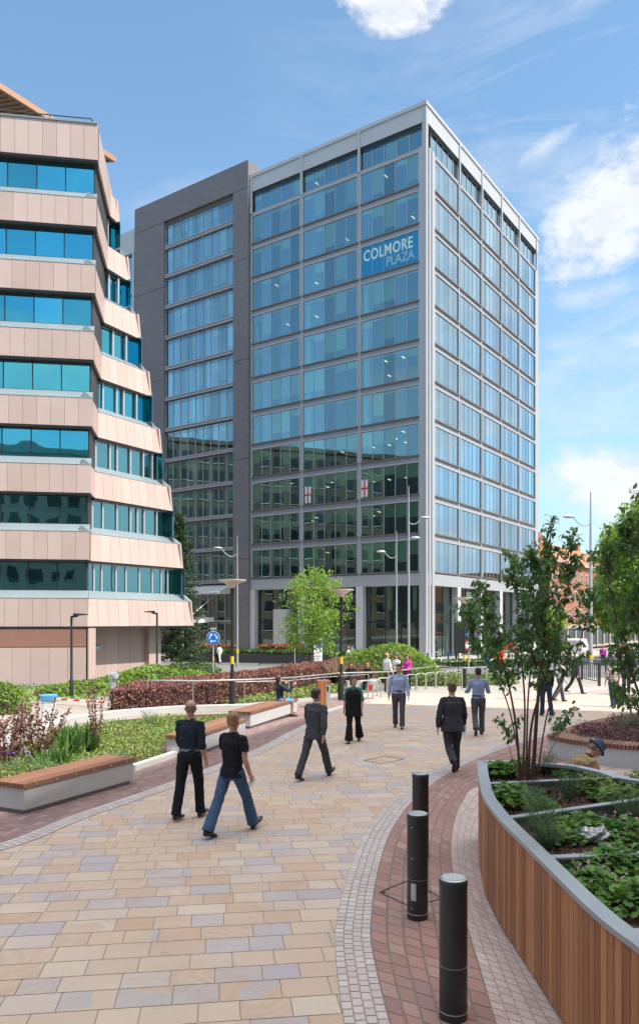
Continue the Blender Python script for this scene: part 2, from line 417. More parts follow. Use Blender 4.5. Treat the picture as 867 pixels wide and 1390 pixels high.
# --- sandstone flags of the plaza: real slabs over a joint bed
def slabmat():
    m, nt, out = newmat('buff_and_lilac_sandstone_flags'); N = NT(nt)
    t = N.attr(); ob = N.obj()
    base = N.ramp(t, [(0, (0.520,0.397,0.306)), (.18, (0.550,0.441,0.341)), (.34, (0.500,0.353,0.257)), (.48, (0.570,0.470,0.380)), (.62, (0.510,0.382,0.291)), (.76, (0.520,0.426,0.370)), (.86, (0.455,0.397,0.380)), (1, (0.420,0.377,0.386))])
    w = N.math('MULTIPLY', t, 37.0)
    # swirling iron bands and blue-grey hearts, different in each slab
    n1 = N.noise(1.1, 1.5, .4, ob, w)
    rings = N.math('SINE', N.math('MULTIPLY', n1, 95))
    rings = N.math('MULTIPLY', N.math('ADD', rings, 1), .5)
    has = N.math('GREATER_THAN', N.math('FRACT', N.math('MULTIPLY', t, 13.7)), .60)
    c = N.mixc(N.math('MULTIPLY', N.math('MULTIPLY', rings, has), .38), base, (.47,.31,.21))
    heart = N.math('MULTIPLY', N.math('GREATER_THAN', n1, .575), N.math('GREATER_THAN', N.math('FRACT', N.math('MULTIPLY', t, 7.3)), .62))
    c = N.mixc(N.math('MULTIPLY', heart, .8), c, (.42,.385,.385))
    st = N.noise(.5, 6, .65, ob); fine = N.noise(28, 4, .65, ob)
    blot = N.math('MULTIPLY', N.math('GREATER_THAN', N.noise(6, 3, .5, ob), .68), -.09)
    wear = N.math('MULTIPLY', N.math('SUBTRACT', N.noise(2.2, 7, .7, ob), .5), .22)
    k = N.math('ADD', N.math('ADD', .70, N.math('ADD', blot, wear)), N.math('ADD', N.math('MULTIPLY', st, .26), N.math('MULTIPLY', fine, .20)))
    v = nt.nodes.new('ShaderNodeVectorMath'); v.operation = 'SCALE'; N.link(c, v.inputs[0]); N.link(k, v.inputs['Scale'])
    N.link(N.bsdf(v.outputs[0], .72, 0, N.bump(N.noise(60, 5, .7, ob), .15, .004), .4), out.inputs[0]); return m
m_slab = slabmat()
th = R(-7.5)   # course direction
ex = Vector((math.cos(-th), math.sin(-th))); ey = Vector((-ex.y, ex.x))
cLeft = [G(0,1156)[:2], G(120,1110)[:2], G(239,1068)[:2], G(360,1020)[:2], G(402,997)[:2], G(440,978)[:2]]
LP = catmull([(-8.6,3.5), (-6.2,7.3)] + cLeft + [G(462,962)[:2], G(520,948)[:2]], 10)
RPpx = [(455,1300),(459,1240),(475,1180),(500,1125),(540,1080),(600,1041),(680,1010),(760,991),(867,975)]
ROut = catmull([(.6,2.0),(.25,4.8)] + [G(*p)[:2] for p in RPpx] + [(14.5,24.6)], 10)
def interp_y(P, y):
    for a, b in zip(P[:-1], P[1:]):
        if (a[1]-y)*(b[1]-y) <= 0 and a[1] != b[1]:
            return a[0] + (b[0]-a[0])*(y-a[1])/(b[1]-a[1])
    return P[-1][0]
mb = MB(); rr = random.Random(3)
row = 0; v = -2.0
while v < 36:
    hgt = rr.choice([.28, .30, .32]); u = -16 + rr.random()*.5
    while u < 16:
        L = rr.choice([.32, .37, .40, .44, .50]) if v < 26 else 1.2
        c = ex*(u+L/2) + ey*(v+hgt/2)
        xl = interp_y(LP, c.y) if c.y < LP[-1][1] else -9
        xr = interp_y(ROut, c.y) if c.y < 24.4 else 15
        if 1.5 < c.y < 34.2 and xl-.42 < c.x < xr+.42 and abs(c.x) < 1.4+c.y*.47:
            g_ = .0042
            P = [ex*(u+g_)+ey*(v+g_), ex*(u+L-g_)+ey*(v+g_), ex*(u+L-g_)+ey*(v+hgt-g_), ex*(u+g_)+ey*(v+hgt-g_)]
            tt = rr.random()
            mb.quad(*[(p.x, p.y, gz(p.y)) for p in P], 0, tt)
        u += L
    v += hgt; row += 1
tag(mb.build('plaza_flagstones', m_slab), kind='structure')
sheet('plaza_bed', [(-19,-12),(19,-12),(19,36),(-19,36)], m_joint, -.006)

def band(name, A, B, rows, L, gap, m, mj, z, across=False, seed=1, jz=None):
    """setts laid along a curve between the lines A and B"""
    r = random.Random(seed); mb = MB(); n = len(A)
    bed = MB()
    for i in range(n-1):
        bed.quad(*[(p[0], p[1], gz(p[1])+z-.004) for p in (A[i], A[i+1], B[i+1], B[i])][::-1])
    tag(bed.build(name+'_bed', mj), kind='structure')
    for k in range(rows):
        t0, t1 = k/rows, (k+1)/rows
        Ca = [a.lerp(b, t0) for a, b in zip(A, B)]; Cb = [a.lerp(b, t1) for a, b in zip(A, B)]
        # lengths along
        s = [0]
        for i in range(n-1): s.append(s[-1]+(Ca[i+1]-Ca[i]).length)
        def pt(C, q):
            q = min(max(q, 0), s[-1]-1e-6)
            lo, hi = 0, n-1
            while hi-lo > 1:
                mid = (lo+hi)//2
                if s[mid] <= q: lo = mid
                else: hi = mid
            f = (q-s[lo])/(s[hi]-s[lo]); return C[lo].lerp(C[hi], f)
        q = -r.random()*L
        while q < s[-1]:
            l = L*(.85+.3*r.random()); a = max(q+gap/2, 0); b = min(q+l-gap/2, s[-1])
            if b > a:
                w = (Cb[0]-Ca[0]).length or .1; e = gap/2/max(w, .05)
                p0, p1 = pt(Ca, a), pt(Ca, b); p2, p3 = pt(Cb, b), pt(Cb, a)
                P = [p0.lerp(p3, e), p1.lerp(p2, e), p2.lerp(p1, e), p3.lerp(p0, e)]
                if 1.2 < P[0].y:
                    mb.quad(*[(p.x, p.y, gz(p.y)+z) for p in P][::-1], 0, r.random())
            q += l
    o = mb.build(name, m); tag(o, kind='structure'); return o
def sett(name, a, b, c_, d):
    m, nt, out = newmat(name); N = NT(nt); ob = N.obj(); t = N.attr()
    col = N.ramp(t, [(0, a), (.35, b), (.7, c_), (1, d)])
    k = N.math('ADD', .72, N.math('ADD', N.math('MULTIPLY', N.noise(.8, 5, .6, ob), .3), N.math('MULTIPLY', N.noise(40, 4, .7, ob), .26)))
    v = nt.nodes.new('ShaderNodeVectorMath'); v.operation = 'SCALE'; N.link(col, v.inputs[0]); N.link(k, v.inputs['Scale'])
    N.link(N.bsdf(v.outputs[0], .8, 0, N.bump(N.noise(70, 4, .7, ob), .3, .005), .3), out.inputs[0]); return m
m_setp = sett('pale_granite_setts', (.46,.40,.38), (.52,.46,.44), (.43,.38,.375), (.56,.50,.48))
m_setr = sett('red_brown_brick_pavers', (.285,.165,.145), (.34,.20,.17), (.26,.165,.15), (.38,.25,.21))
m_setk = sett('pinkish_grey_setts', (.46,.36,.33), (.50,.40,.37), (.42,.33,.31), (.54,.44,.41))
def offset(P, d):
    out = []
    for i, p in enumerate(P):
        t = (P[min(i+1, len(P)-1)]-P[max(i-1, 0)]).normalized(); out.append(p+Vector((t.y, -t.x))*d)
    return out
# right-hand sweep: pale setts, red bricks, pinkish setts up to the raised planter
RMid = offset(ROut, .34)
band('pale_sett_strip', ROut, RMid, 4, .11, .012, m_setp, m_joint, .008, seed=4)
inpx = [(660,1300),(614,1181),(615,1122),(628,1088),(649,1068)]
RIn = catmull([(1.35,2.0),(1.28,4.8),(1.38,6.6)] + [G(*p)[:2] for p in inpx[1:]] + [(4.4,15.2),(7.0,17.4),(10.2,18.4),(15,18.6)], 10)
def nsamp(P, n):
    s = [0]
    for a, b in zip(P[:-1], P[1:]): s.append(s[-1]+(b-a).length)
    out = []; j = 0
    for i in range(n):
        q = s[-1]*i/(n-1)
        while j < len(s)-2 and s[j+1] < q: j += 1
        out.append(P[j].lerp(P[j+1], (q-s[j])/(s[j+1]-s[j])))
    return out
band('red_brick_sweep', nsamp(RMid, 120), nsamp(RIn, 120), 6, .22, .010, m_setr, m_jointr, .008, seed=5)
RPl = catmull([(2.2,2.0),(2.1,4.6),(2.05,6.6),(2.15,8.4),(2.6,10.6),(4.0,12.0),(6.2,13.0),(9.0,13.4),(15,13.4)], 10)
band('pink_sett_sweep', nsamp(RIn, 110), nsamp(RPl, 110), 8, .13, .009, m_setk, m_joint, .008, seed=6)
sheet('planter_surround_paving', [(2.2,2.0),(2.1,4.6),(2.05,6.6),(2.15,8.4),(2.6,10.6),(4.0,12.0),(6.2,13.0),(9.0,13.4),(15,13.4),(15,2)], m_setk, .004)
# left-hand: pale strip then purple brick up to the benches
LIn = offset(LP, -.30)
band('pale_edge_strip', LIn, LP, 3, .12, .012, m_setp, m_joint, .008, seed=7)
m_setv = sett('purple_brown_brick_pavers', (.24,.15,.15), (.29,.19,.18), (.215,.14,.14), (.33,.23,.21))
LFar = offset(LP, -2.0)
band('purple_brick_strip', LFar, LIn, 15, .21, .009, m_setv, m_jointr, .008, seed=8)
# far sunlit paving with a pinkish ring
sheet('far_plaza_paving', [(-2.2,34.0),(24,34.0),(24,24.7),(40,24.7),(40,46),(3.5,46)], m_pale, .003)
ring = catmull([G(670,948)[:2], G(740,938)[:2], G(810,932)[:2], G(867,921)[:2]], 8)
band('pink_ring_band', ring, offset(ring, 1.6), 8, .3, .01, m_setk, m_joint, .012, seed=9)
mb = MB()   # recessed inspection cover, a thin dark outline in the flags
c = G(524,1033)
for k in range(4):
    pa = [G(494,1033), G(524,1026.5), G(548,1031), G(516,1037)][k]; pb = [G(494,1033), G(524,1026.5), G(548,1031), G(516,1037)][(k+1) % 4]
    mb.bar((pa.x,pa.y,.003), (pb.x,pb.y,.003), .02, .003)
tag(mb.build('inspection_cover', M['dark_metal']), 'slim four-sided inspection cover outline set in the sandstone paving', 'cover')
mb = MB(); q = [G(515,1213), G(556,1196), G(600,1222), G(556,1232)]
for k in range(4): mb.bar((q[k].x,q[k].y,.012), (q[(k+1)%4].x,q[(k+1)%4].y,.012), .014, .003)
mb.cyl(q[0].x+.04, q[0].y, .009, .014, .03, 12)
tag(mb.build('inspection_cover', M['dark_metal']), 'diamond-shaped steel cover frame in red bricks around the middle bollard', 'cover')

# --- road between the plaza and the tower, kerb, markings, pavement in front of the tower
VD = Vector((.568,.823)); UD = Vector((-.823,.568)); CO = Vector((11.71,84.6))
def loc(v, u): return CO + VD*v + UD*u
m_asph = mat('dark_road_asphalt', (.12,.12,.12), .9, 0, .15, .4, bump=.4, bscale=25)
m_pave = mat('tower_forecourt_paving', (.33,.31,.29), .85, 0, .08, .4, fine=.12)
def lsheet(name, a, m, z): return sheet(name, [loc(*q) for q in a], m, z)
lsheet('road', [(-26,-40),(-26,120),(-13,120),(-13,-15),(50,-15),(150,-15),(150,-27),(50,-27),(-13,-27)], m_asph, 0.0)
lsheet('pavement', [(-12,-12),(-12,120),(0,120),(0,0),(120,0),(120,-12)], m_pave, .10)
k = MB()
for a, b in (((-12,-12),(-12,120)), ((-12,-12),(120,-12))):
    n_ = 30
    for i in range(n_):
        p = loc(*[a[j]+(b[j]-a[j])*i/n_ for j in (0,1)]); q2 = loc(*[a[j]+(b[j]-a[j])*(i+1)/n_ for j in (0,1)])
        k.bar((p.x,p.y,gz(p.y)+.05), (q2.x,q2.y,gz(q2.y)+.05), .15, .13)
tag(k.build('kerb', M['concrete']), kind='structure')
mk_ = MB()
for i in range(24):
    p = loc(-19.5, -30+i*6); q2 = loc(-19.5, -27+i*6)
    mk_.bar((p.x,p.y,gz(p.y)+.008), (q2.x,q2.y,gz(q2.y)+.008), .12, .004)
for i in range(16):
    p = loc(-5+i*8, -21); q2 = loc(-1+i*8, -21)
    mk_.bar((p.x,p.y,gz(p.y)+.008), (q2.x,q2.y,gz(q2.y)+.008), .12, .004)
tag(mk_.build('road_markings', M['white']), kind='structure')
# paths on the left
sheet('ramp_path', [G(0,1012), G(80,990), G(148,972), G(255,963), G(345,962), G(440,950), G(520,938), G(600,925), G(560,915), G(430,921), G(300,957), G(150,967), G(60,960), (-22,27.0), (-22,16)], m_pale, .003)
sheet('service_yard', [(-26,27.5), G(60,955), G(150,962), (-8,30), (-9,36), (-26,38)], m_pale, .006)
# ================================================================ THE GLASS TOWER
RZ = math.atan2(VD.y, VD.x)
ZB = gz(CO.y)                       # ground at the tower
tower = empty('office_tower', (CO.x, CO.y, 0), RZ, 'twelve-storey glass office tower with grey grid frame and blue sign high on its corner', 'office tower')
# local frame: +x runs along the right face, +y along the left face; outside is -x (left face) and -y (right face)
def lp(face, s, z, out=0.0):
    return (-out, s, z) if face == 'L' else (s, -out, z)
def fbox(mb, face, s0, s1, z0, z1, o0, o1, m=0, t=.5):
    if face == 'L': mb.box(-o1, -o0, s0, s1, z0, z1, m, t)
    else: mb.box(s0, s1, -o1, -o0, z0, z1, m, t)
PITCH = 4.286; Z12 = 8.42; WH = 3.72
LW = [(.78,8.42),(8.74,16.72),(17.04,24.74)]
RW = [(1.98,8.55),(8.87,15.35),(15.67,22.0),(22.3,28.65),(28.95,35.5)]
TOPZ = 60.2
fr = MB(); SPN = {}
# vertical piers and spandrels of both faces
def grid(face, wins, s_end, s_start=0.0):
    edges = [s_start]
    piers = []
    prev = s_start
    for a, b in wins: piers.append((prev, a)); prev = b
    piers.append((prev, s_end))
    for a, b in piers: fbox(fr, face, a, b, 7.0, 55.4, -.6, .0)
    for a, b in wins:
        zs = [7.0] + [z for k in range(11) for z in (Z12+k*PITCH, Z12+k*PITCH+WH)] + [55.4]
        for i in range(0, len(zs), 2): fbox(SPN.setdefault((face, i), MB()), face, a, b, zs[i], zs[i+1], -.6, -.04)
grid('L', LW, 25.0, .35); grid('R', RW, 37.0, .35)
# corner column with recessed joints
for (s0, s1) in ((.0,.0),): pass
fr.box(-.02, .40, -.02, .40, ZB, 60.45)
fr.box(-.10, .02, .46, .80, ZB, 55.4); fr.box(.55, .95, -.12, .02, ZB, 55.4); fr.box(1.25, 1.9, -.14, .0, ZB, 55.4)
fr.box(.0, .35, .40, .50, ZB, 58); fr.box(.40, .55, .0, .35, ZB, 58)
fr.build('grid_frame', M['frame_grey'], tower); [q.build('spandrel', M['spandrel'], tower) for q in SPN.values()]
# roof beam, fascia, the thin fins of the top storey
rb = MB()
rb.box(.0, 37.0, .0, .8, 58.1, TOPZ); rb.box(.0, .8, .8, 25.0, 58.1, TOPZ)
rb.box(-.10, 37.1, -.12, .0, 59.9, 60.3); rb.box(-.12, .0, 0, 25.0, 59.9, 60.3)
rb.box(36.2, 37.0, .8, 50, 55, TOPZ); rb.box(.8, 36.2, .8, 50.0, 59.4, 59.6)
for s in [8.6, 16.87, 24.8]: rb.box(-.16, .05, s-.14, s+.14, 55.2, 60.0)
for s in [8.72, 15.5, 22.15, 28.8, 36.0]: rb.box(s-.13, s+.13, -.16, .05, 55.2, 60.0)
rb.build('roof_beam', M['frame_light'], tower)
lv = MB()
for i in range(4):
    z = 57.55+i*.16
    lv.box(.08, .16, .5, 25.0, z, z+.05); lv.box(.5, 36.5, .08, .16, z, z+.05)
lv.build('louvre_rail', M['dark_metal'], tower)
# one window, copied over both faces
def window_mesh(W):
    f = MB(); t = .10
    f.box(-W/2-.0, W/2, -.10, .12, WH-t, WH); f.box(-W/2, -W/2+t, -.10, .12, 0, WH-t); f.box(W/2-t, W/2, -.10, .12, 0, WH-t)
    g_ = MB(); rt = random.Random(int(W*100))
    for k in range(5): w5 = (W-2*t)/5; g_.box(-W/2+t+k*w5, -W/2+t+(k+1)*w5-.004, .03+.0005*k, .045, .16, WH-t, 0, rt.random())
    s_ = MB(); s_.box(-W/2-.02, W/2+.02, -.13, .14, -.02, .14)  # sill bar, coloured as the shadow strip under the window
    mu = MB(); n = 5
    for k in range(1, n):
        x = -W/2+t+(W-2*t)*k/n; mu.box(x-.035, x+.035, .0, .09, .14, WH-t)
    mu.box(-W/2+t, W/2-t, .0, .09, WH-t-.06, WH-t)
    return f, g_, s_, mu
protos = {}
def get_proto(W):
    k = round(W, 2)
    if k not in protos:
        f, g_, s_, mu = window_mesh(W)
        protos[k] = [f.mesh('window', M['frame_light']), g_.mesh('pane', M['glass_c']), s_.mesh('sill', M['sill']), mu.mesh('mullions', M['frame_grey'])]
    return protos[k]
brnd = random.Random(11)
def blinds(W, mode):
    b = MB(); n = 5; t = .10; w = (W-2*t)/n
    for k in range(n):
        x = -W/2+t+k*w
        if mode == 'low': h = brnd.choice([1.5,1.55,1.6,1.6,1.7,1.0,0,2.4]); 
        elif mode == 'right': h = brnd.choice([0, .6, 1.4, 2.2, 2.8, 2.8, 2.8])
        elif mode == 'mid': h = brnd.choice([0, 0, .5, .6, 1.2, 2.8, 2.8])
        else: h = brnd.choice([.25, .25, .3, .9, 2.6])
        if h <= 0: continue
        ww = w-.06 if mode != 'right' else w*brnd.choice([.45, .7, .95])
        b.box(x+.03, x+ww, .16, .175, WH-t-h, WH-t, 0, brnd.random())
    if mode == 'top': b.box(-W/2+t+.1, -W/2+t+.55, .5, .9, .1, WH-.1, 0, .8)
    return b
def add_window(face, a, b, z, mode):
    W = b-a; me = get_proto(W)
    o = bpy.data.objects.new('window', me[0]); COL.objects.link(o); o.parent = tower
    s = (a+b)/2
    if face == 'L': o.location = (0, s, z); o.rotation_euler = (0, 0, -math.pi/2)
    else: o.location = (s, 0, z)
    for nm, m_ in zip(('pane','sill','mullions'), me[1:]):
        c = bpy.data.objects.new(nm, m_); COL.objects.link(c); c.parent = o
    bl = blinds(W, mode)
    if bl.v: bl.build('roller_blinds', M['blind'], o)
    return o
sign_win = None
for k in range(11):
    z = Z12+k*PITCH
    for j, (a, b) in enumerate(LW):
        o = add_window('L', a, b, z, 'low' if k <= 3 else ('mid' if k >= 8 else 'top'))
        if k == 8 and j == 0: sign_win = o
    for j, (a, b) in enumerate(RW):
        add_window('R', a, b, z, 'right')
# top storey glazing behind the fins
m_low = MB()
def top_glass(face, a, b):
    f = MB(); g_ = MB()
    f.box(*((.20,.32,a,b,58.0,58.1) if face == 'L' else (a,b,.20,.32,58.0,58.1))); f.box(*((.20,.32,a,b,55.38,55.48) if face == 'L' else (a,b,.20,.32,55.38,55.48)))
    for s in range(6):
        x = a+(b-a)*s/5
        if face == 'L': f.box(.20, .32, x-.035, x+.035, 55.47, 58.01)
        else: f.box(x-.035, x+.035, .20, .32, 55.47, 58.01)
    if face == 'L': g_.box(.255, .27, a, b, 55.4, 58.1)
    else: g_.box(a, b, .255, .27, 55.4, 58.1)
    o = f.build('top_window', M['frame_grey'], tower); g_.build('pane', M['glass_c'], o)
    bl = MB()
    for s in range(5):
        if brnd.random() < .6:
            x = a+(b-a)*s/5; h = brnd.choice([.6,1.2,2.2]); w = (b-a)/5-.08
            if face == 'L': bl.box(.40, .415, x+.04, x+w, 58-h, 58.1, 0, brnd.random())
            else: bl.box(x+.04, x+w, .40, .415, 58-h, 58.1, 0, brnd.random())
    if bl.v: bl.build('roller_blinds', M['blind'], o)
for a, b in LW: top_glass('L', a-.2, b+.2)
for a, b in RW: top_glass('R', a-.3, b+.3)
# floors, ceilings and core seen through the glass
fl = MB()
for k in range(13):
    z = Z12+k*PITCH-.75 if k < 12 else 59.0
    if k == 11: z = 55.0
    fl.box(.62, 36.3, .62, 49.0, z, z+.35)
fl.build('office_floors', M['office'], tower)
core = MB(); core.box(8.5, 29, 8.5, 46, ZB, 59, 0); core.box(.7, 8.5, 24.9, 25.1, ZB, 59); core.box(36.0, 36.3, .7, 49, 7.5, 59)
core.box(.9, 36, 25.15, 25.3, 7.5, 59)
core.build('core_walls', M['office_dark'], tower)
m_lit = mat('ceiling_light_tube', (1.0,.84,.60), .5, emit=1.1)
cl = MB(); r2 = random.Random(5)
for k in range(12):
    zc = (Z12+(k+1)*PITCH-.75 if k < 11 else 59.0)-.03
    if k == 10: zc = 55.0-.03
    for yy in np.arange(1.6, 24, 2.3):
        for xx in (2.0, 4.4, 6.9):
            if r2.random() < (.6 if k <= 3 else .09): cl.box(xx-.35, xx+.35, yy-.035, yy+.035, zc-.04, zc)
    for xx in np.arange(9, 34, 2.6):
        if r2.random() < .25: cl.box(xx-.05, xx+.05, 2.2, 3.2, zc-.04, zc)
tag(cl.build('ceiling_lights', m_lit, tower), kind='stuff')
ds = MB()
for k in range(0, 11):
    for yy in np.arange(1.2, 24, 1.5):
        if r2.random() < .75:
            z = Z12+k*PITCH-.4; h = r2.uniform(.7, 1.25); ds.box(1.3, 2.2, yy, yy+r2.uniform(.5,1.1), z, z+h, 0, r2.random())
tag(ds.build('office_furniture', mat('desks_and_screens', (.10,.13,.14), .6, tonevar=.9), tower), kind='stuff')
# ---- sign banner filling one window
sg = MB(); Wb = LW[0][1]-LW[0][0]-.22
sg.box(-Wb/2, Wb/2, -.02, .0, .17, WH-.12)
m_ban = mat('bright_blue_banner', (.008,.24,.48), .35, 0, .12, .25, fine=.02)
ban = sg.build('sign_banner', m_ban, tower); ban.location = sign_win.location; ban.rotation_euler = sign_win.rotation_euler
def text(s, size, loc, col, parent, name, off=0, depth=.01, rot=(math.pi/2, 0, 0), align='LEFT', sx=1.0, space=1.0):
    cu = bpy.data.curves.new(name, 'FONT'); cu.body = s; cu.size = size; cu.extrude = depth; cu.offset = off
    cu.align_x = align; cu.space_character = space; cu.resolution_u = 3
    o = bpy.data.objects.new(name, cu); COL.objects.link(o)
    dg = bpy.context.evaluated_depsgraph_get(); dg.update()
    me = bpy.data.meshes.new_from_object(o.evaluated_get(dg)); COL.objects.unlink(o); bpy.data.objects.remove(o)
    me.materials.clear(); me.materials.append(col)
    me.name = name
    q = bpy.data.objects.new(name, me); COL.objects.link(q); q.parent = parent; q.location = loc; q.rotation_euler = rot; q.scale = (sx, 1, 1)
    return q
m_let = mat('pale_green_lettering', (.62,.80,.70), .5, 0, .04); m_let2 = mat('grey_teal_lettering', (.30,.50,.56), .5, 0, .04)
text('COLMORE', 1.76, (-Wb/2+.28, -.03, 1.92), m_let, ban, 'lettering', .028, .012, sx=.73, space=1.09)
text('PLAZA', 1.50, (-.42, -.03, .62), m_let2, ban, 'lettering', .025, .012, sx=.80)
for k in range(1, 5):
    x = -Wb/2+Wb*k/5; 
mm = MB()
for k in range(1, 5): x = -Wb/2+Wb*k/5; mm.box(x-.02, x+.02, -.03, -.018, .17, WH-.12)
mm.build('mullions', M['frame_grey'], ban)
# ---- the brick-clad portal on the left
def brickmat():
    m, nt, out = newmat('grey_mauve_brick_cladding'); N = NT(nt); ob = N.obj()
    br = nt.nodes.new('ShaderNodeTexBrick'); N.link(N.map(ob, (1,1,1), rot=(0, R(90), R(0))), br.inputs[0])
    sp_ = nt.nodes.new('ShaderNodeSeparateXYZ'); N.link(ob, sp_.inputs[0])
    cb = nt.nodes.new('ShaderNodeCombineXYZ'); N.link(N.math('ADD', sp_.outputs[0], sp_.outputs[1]), cb.inputs[0]); N.link(sp_.outputs[2], cb.inputs[1])
    N.link(cb.outputs[0], br.inputs[0])
    br.inputs['Scale'].default_value = 1.0; br.inputs['Brick Width'].default_value = .9; br.inputs['Row Height'].default_value = .30
    br.inputs['Mortar Size'].default_value = .016; br.inputs['Mortar'].default_value = (.12,.113,.12,1)
    br.inputs['Color1'].default_value = (.20,.187,.195,1); br.inputs['Color2'].default_value = (.175,.165,.173,1)
    k = N.math('ADD', .86, N.math('MULTIPLY', N.noise(.25, 5, .6, ob), .28))
    v = nt.nodes.new('ShaderNodeVectorMath'); v.operation = 'SCALE'; N.link(br.outputs[0], v.inputs[0]); N.link(k, v.inputs['Scale'])
    N.link(N.bsdf(v.outputs[0], .75), out.inputs[0]); return m
m_tile = brickmat()
pt = MB()
def seams(y0, y1, x0, x1, zs):
    z = ZB
    for q in zs + [62.2]:
        pt.box(x0, x1, y0, y1, z, q-.06); z = q+.0
seams(25.05, 27.6, -.40, 3, [11.0, 23.9, 36.7, 49.6, 58.7])
seams(40.3, 46.2, -.40, 3, [11.0, 23.9, 36.7, 49.6, 58.7])
pt.box(-.398, 3, 27.6, 40.3, 58.7, 62.14); pt.box(-.70, 2.9, 25.1, 46.1, ZB, 58.68) if False else None
pt.build('brick_portal', m_tile, tower)
bk = MB(); bk.box(-.30, 2.8, 25.15, 27.5, ZB, 62.0); bk.box(-.30, 2.8, 40.4, 46.1, ZB, 62.0); bk.box(3, 36, 25.2, 50, 59.6, 61.8)
bk.build('portal_joint_backing', M['dark_metal'], tower)
r9 = random.Random(9)
for k in range(12):
    z = Z12+k*PITCH
    top = z+WH-.05 if k < 11 else 58.2
    if k == 11: z = 55.3
    f = MB(); n = 9
    f.box(-.22, .3, 27.6, 40.3, z-.46, z-.02)              # projecting band
    f.box(-.34, -.221, 27.6, 40.3, z-.12, z-.021)
    o = f.build('ribbon_window', M['frame_grey'], tower)
    g_ = MB(); [g_.box(.04+.0006*q_, .055, 27.6+q_*1.27, 27.6+q_*1.27+1.266, z, top, 0, r9.random()) for q_ in range(10)]; g_.build('pane', M['glass_c'], o)
    q = MB()
    for s in range(n+1):
        y = 27.65+12.6*s/n; q.box(-.03, .07, y-.03, y+.03, z-.02, top)
    q.build('fins', M['frame_light'], o)
    q = MB()
    for s in range(3): q.box(-.14-.05*s, -.11-.05*s, 27.6, 40.3, top+.03-s*.17, top+.07-s*.17)
    q.box(-.02, .35, 27.6, 40.3, top, top+.12 if k < 11 else top+.5)
    q.build('sunshade_rails', M['sill'], o)
    b = MB()
    for s in range(n):
        if brnd.random() < (.75 if k > 9 else .45):
            y = 27.65+12.6*s/n; h = brnd.choice([.5, 1.1, 1.6, 2.9]) if k < 9 else brnd.choice([1.6, 2.9, 2.9])
            b.box(.16, .175, y+.06, y+12.6/n-.06, top-h, top, 0, brnd.random())
    if b.v: b.build('roller_blinds', M['blind'], o)
# low glazed lobby of the portal with its grey canopy
lb = MB(); lb.box(-.5, .6, 28.0, 40.0, 6.6, 7.7); lb.hexa([(-2.6,28.2,6.5),(-.5,28.2,6.5),(-.5,46.0,6.5),(-2.6,46.0,6.5),(-2.6,28.2,6.7),(-.5,28.2,7.5),(-.5,46.0,7.5),(-2.6,46.0,6.7)])
lb.build('portal_canopy', M['frame_light'], tower)
lb = MB(); lb.box(.4, .42, 28.0, 40.0, ZB, 6.6); lb.build('lobby_glazing', M['glass_lobby'], tower)
lb = MB()
for s in range(9): lb.box(.25, .45, 28.1+s*1.47, 28.2+s*1.47, ZB, 6.6)
lb.box(.25, .45, 28, 40, 2.9, 3.1); lb.build('lobby_mullions', M['frame_grey'], tower)
ec = MB(); ec.hexa([(-6.5,30.5,2.6),(-.8,30.5,2.9),(-.8,38.5,2.9),(-6.5,38.5,2.6),(-6.5,30.5,2.8),(-.8,30.5,3.5),(-.8,38.5,3.5),(-6.5,38.5,2.8)])
for y in (30.8, 38.2): ec.tube([(-6.0,y,2.9),(-.7,y,6.2)], .05, 6); ec.cyl(-6.2, y, ZB, 2.6, .09, 8)
ec.build('entrance_canopy', M['white'], tower)
# wing further left
wg = MB(); z0 = Z12
wg.box(-.2, .6, 46.3, 60, 56.2, 59.6)
for k in range(11): wg.box(-.15, .6, 46.3, 60, Z12+k*PITCH-.95, Z12+k*PITCH)
for s in (46.5, 50.3, 54, 58): wg.box(-.25, .3, s, s+.4, ZB, 59)
wg.build('side_wing_frame', M['frame_light'], tower)
wg = MB(); wg.box(.25, .27, 46.3, 60, ZB, 56.2); wg.build('side_wing_glass', M['glass_c'], tower)
wg = MB(); wg.box(.9, 30, 46.3, 60, ZB, 59); wg.build('side_wing_core', M['office'], tower)
# rooftop plant enclosure
rp = MB(); rp.box(7, 27, 9, 24, 60.2, 62.6); rp.box(6.8, 27.2, 8.8, 24.2, 62.6, 62.75); rp.build('plant_enclosure', M['frame_light'], tower)
# ---- ground storey
m_col = mat('pale_column_cladding', (.56,.57,.58), .5, 0, .06, .5)
for s in (8.1, 16.4, 24.3): gf = MB(); gf.box(-.05, .75, s, s+.95, ZB, 7.0); gf.build('column', m_col, tower)
for s in (8.2, 15.0, 21.6, 28.2, 35.0): gf = MB(); gf.box(s, s+.9, -.05, .75, ZB, 7.0); gf.build('column', m_col, tower)
gf = MB(); gf.box(-.04, .9, .4, 25.0, 6.98, 8.3); gf.box(.4, 37, -.04, .9, 6.98, 8.3); gf.build('ground_floor_beam', M['frame_grey'], tower)
gg = MB(); gg.box(.85, .87, .9, 28, ZB, 7.0); gg.box(.9, 36, .85, .87, ZB, 7.0); gg.build('shopfront_glass', M['glass_lobby'], tower)
gm_ = MB()
for y in np.arange(1.5, 25, 2.05): gm_.box(.80, .95, y-.04, y+.04, ZB, 7.0)
for x in np.arange(1.5, 36, 2.2): gm_.box(x-.04, x+.04, .80, .95, ZB, 7.0)
gm_.box(.79, .96, .9, 25, 2.75, 2.95); gm_.box(.97, 36, .79, .96, 2.75, 2.95)
gm_.build('shopfront_mullions', M['dark_metal'], tower)
ms = MB(); ms.box(1.5, 6, 1.5, 24.8, 2.4, 4.1, 0, .1); ms.box(6.01, 30, 1.5, 6, 2.4, 4.1, 0, .1)
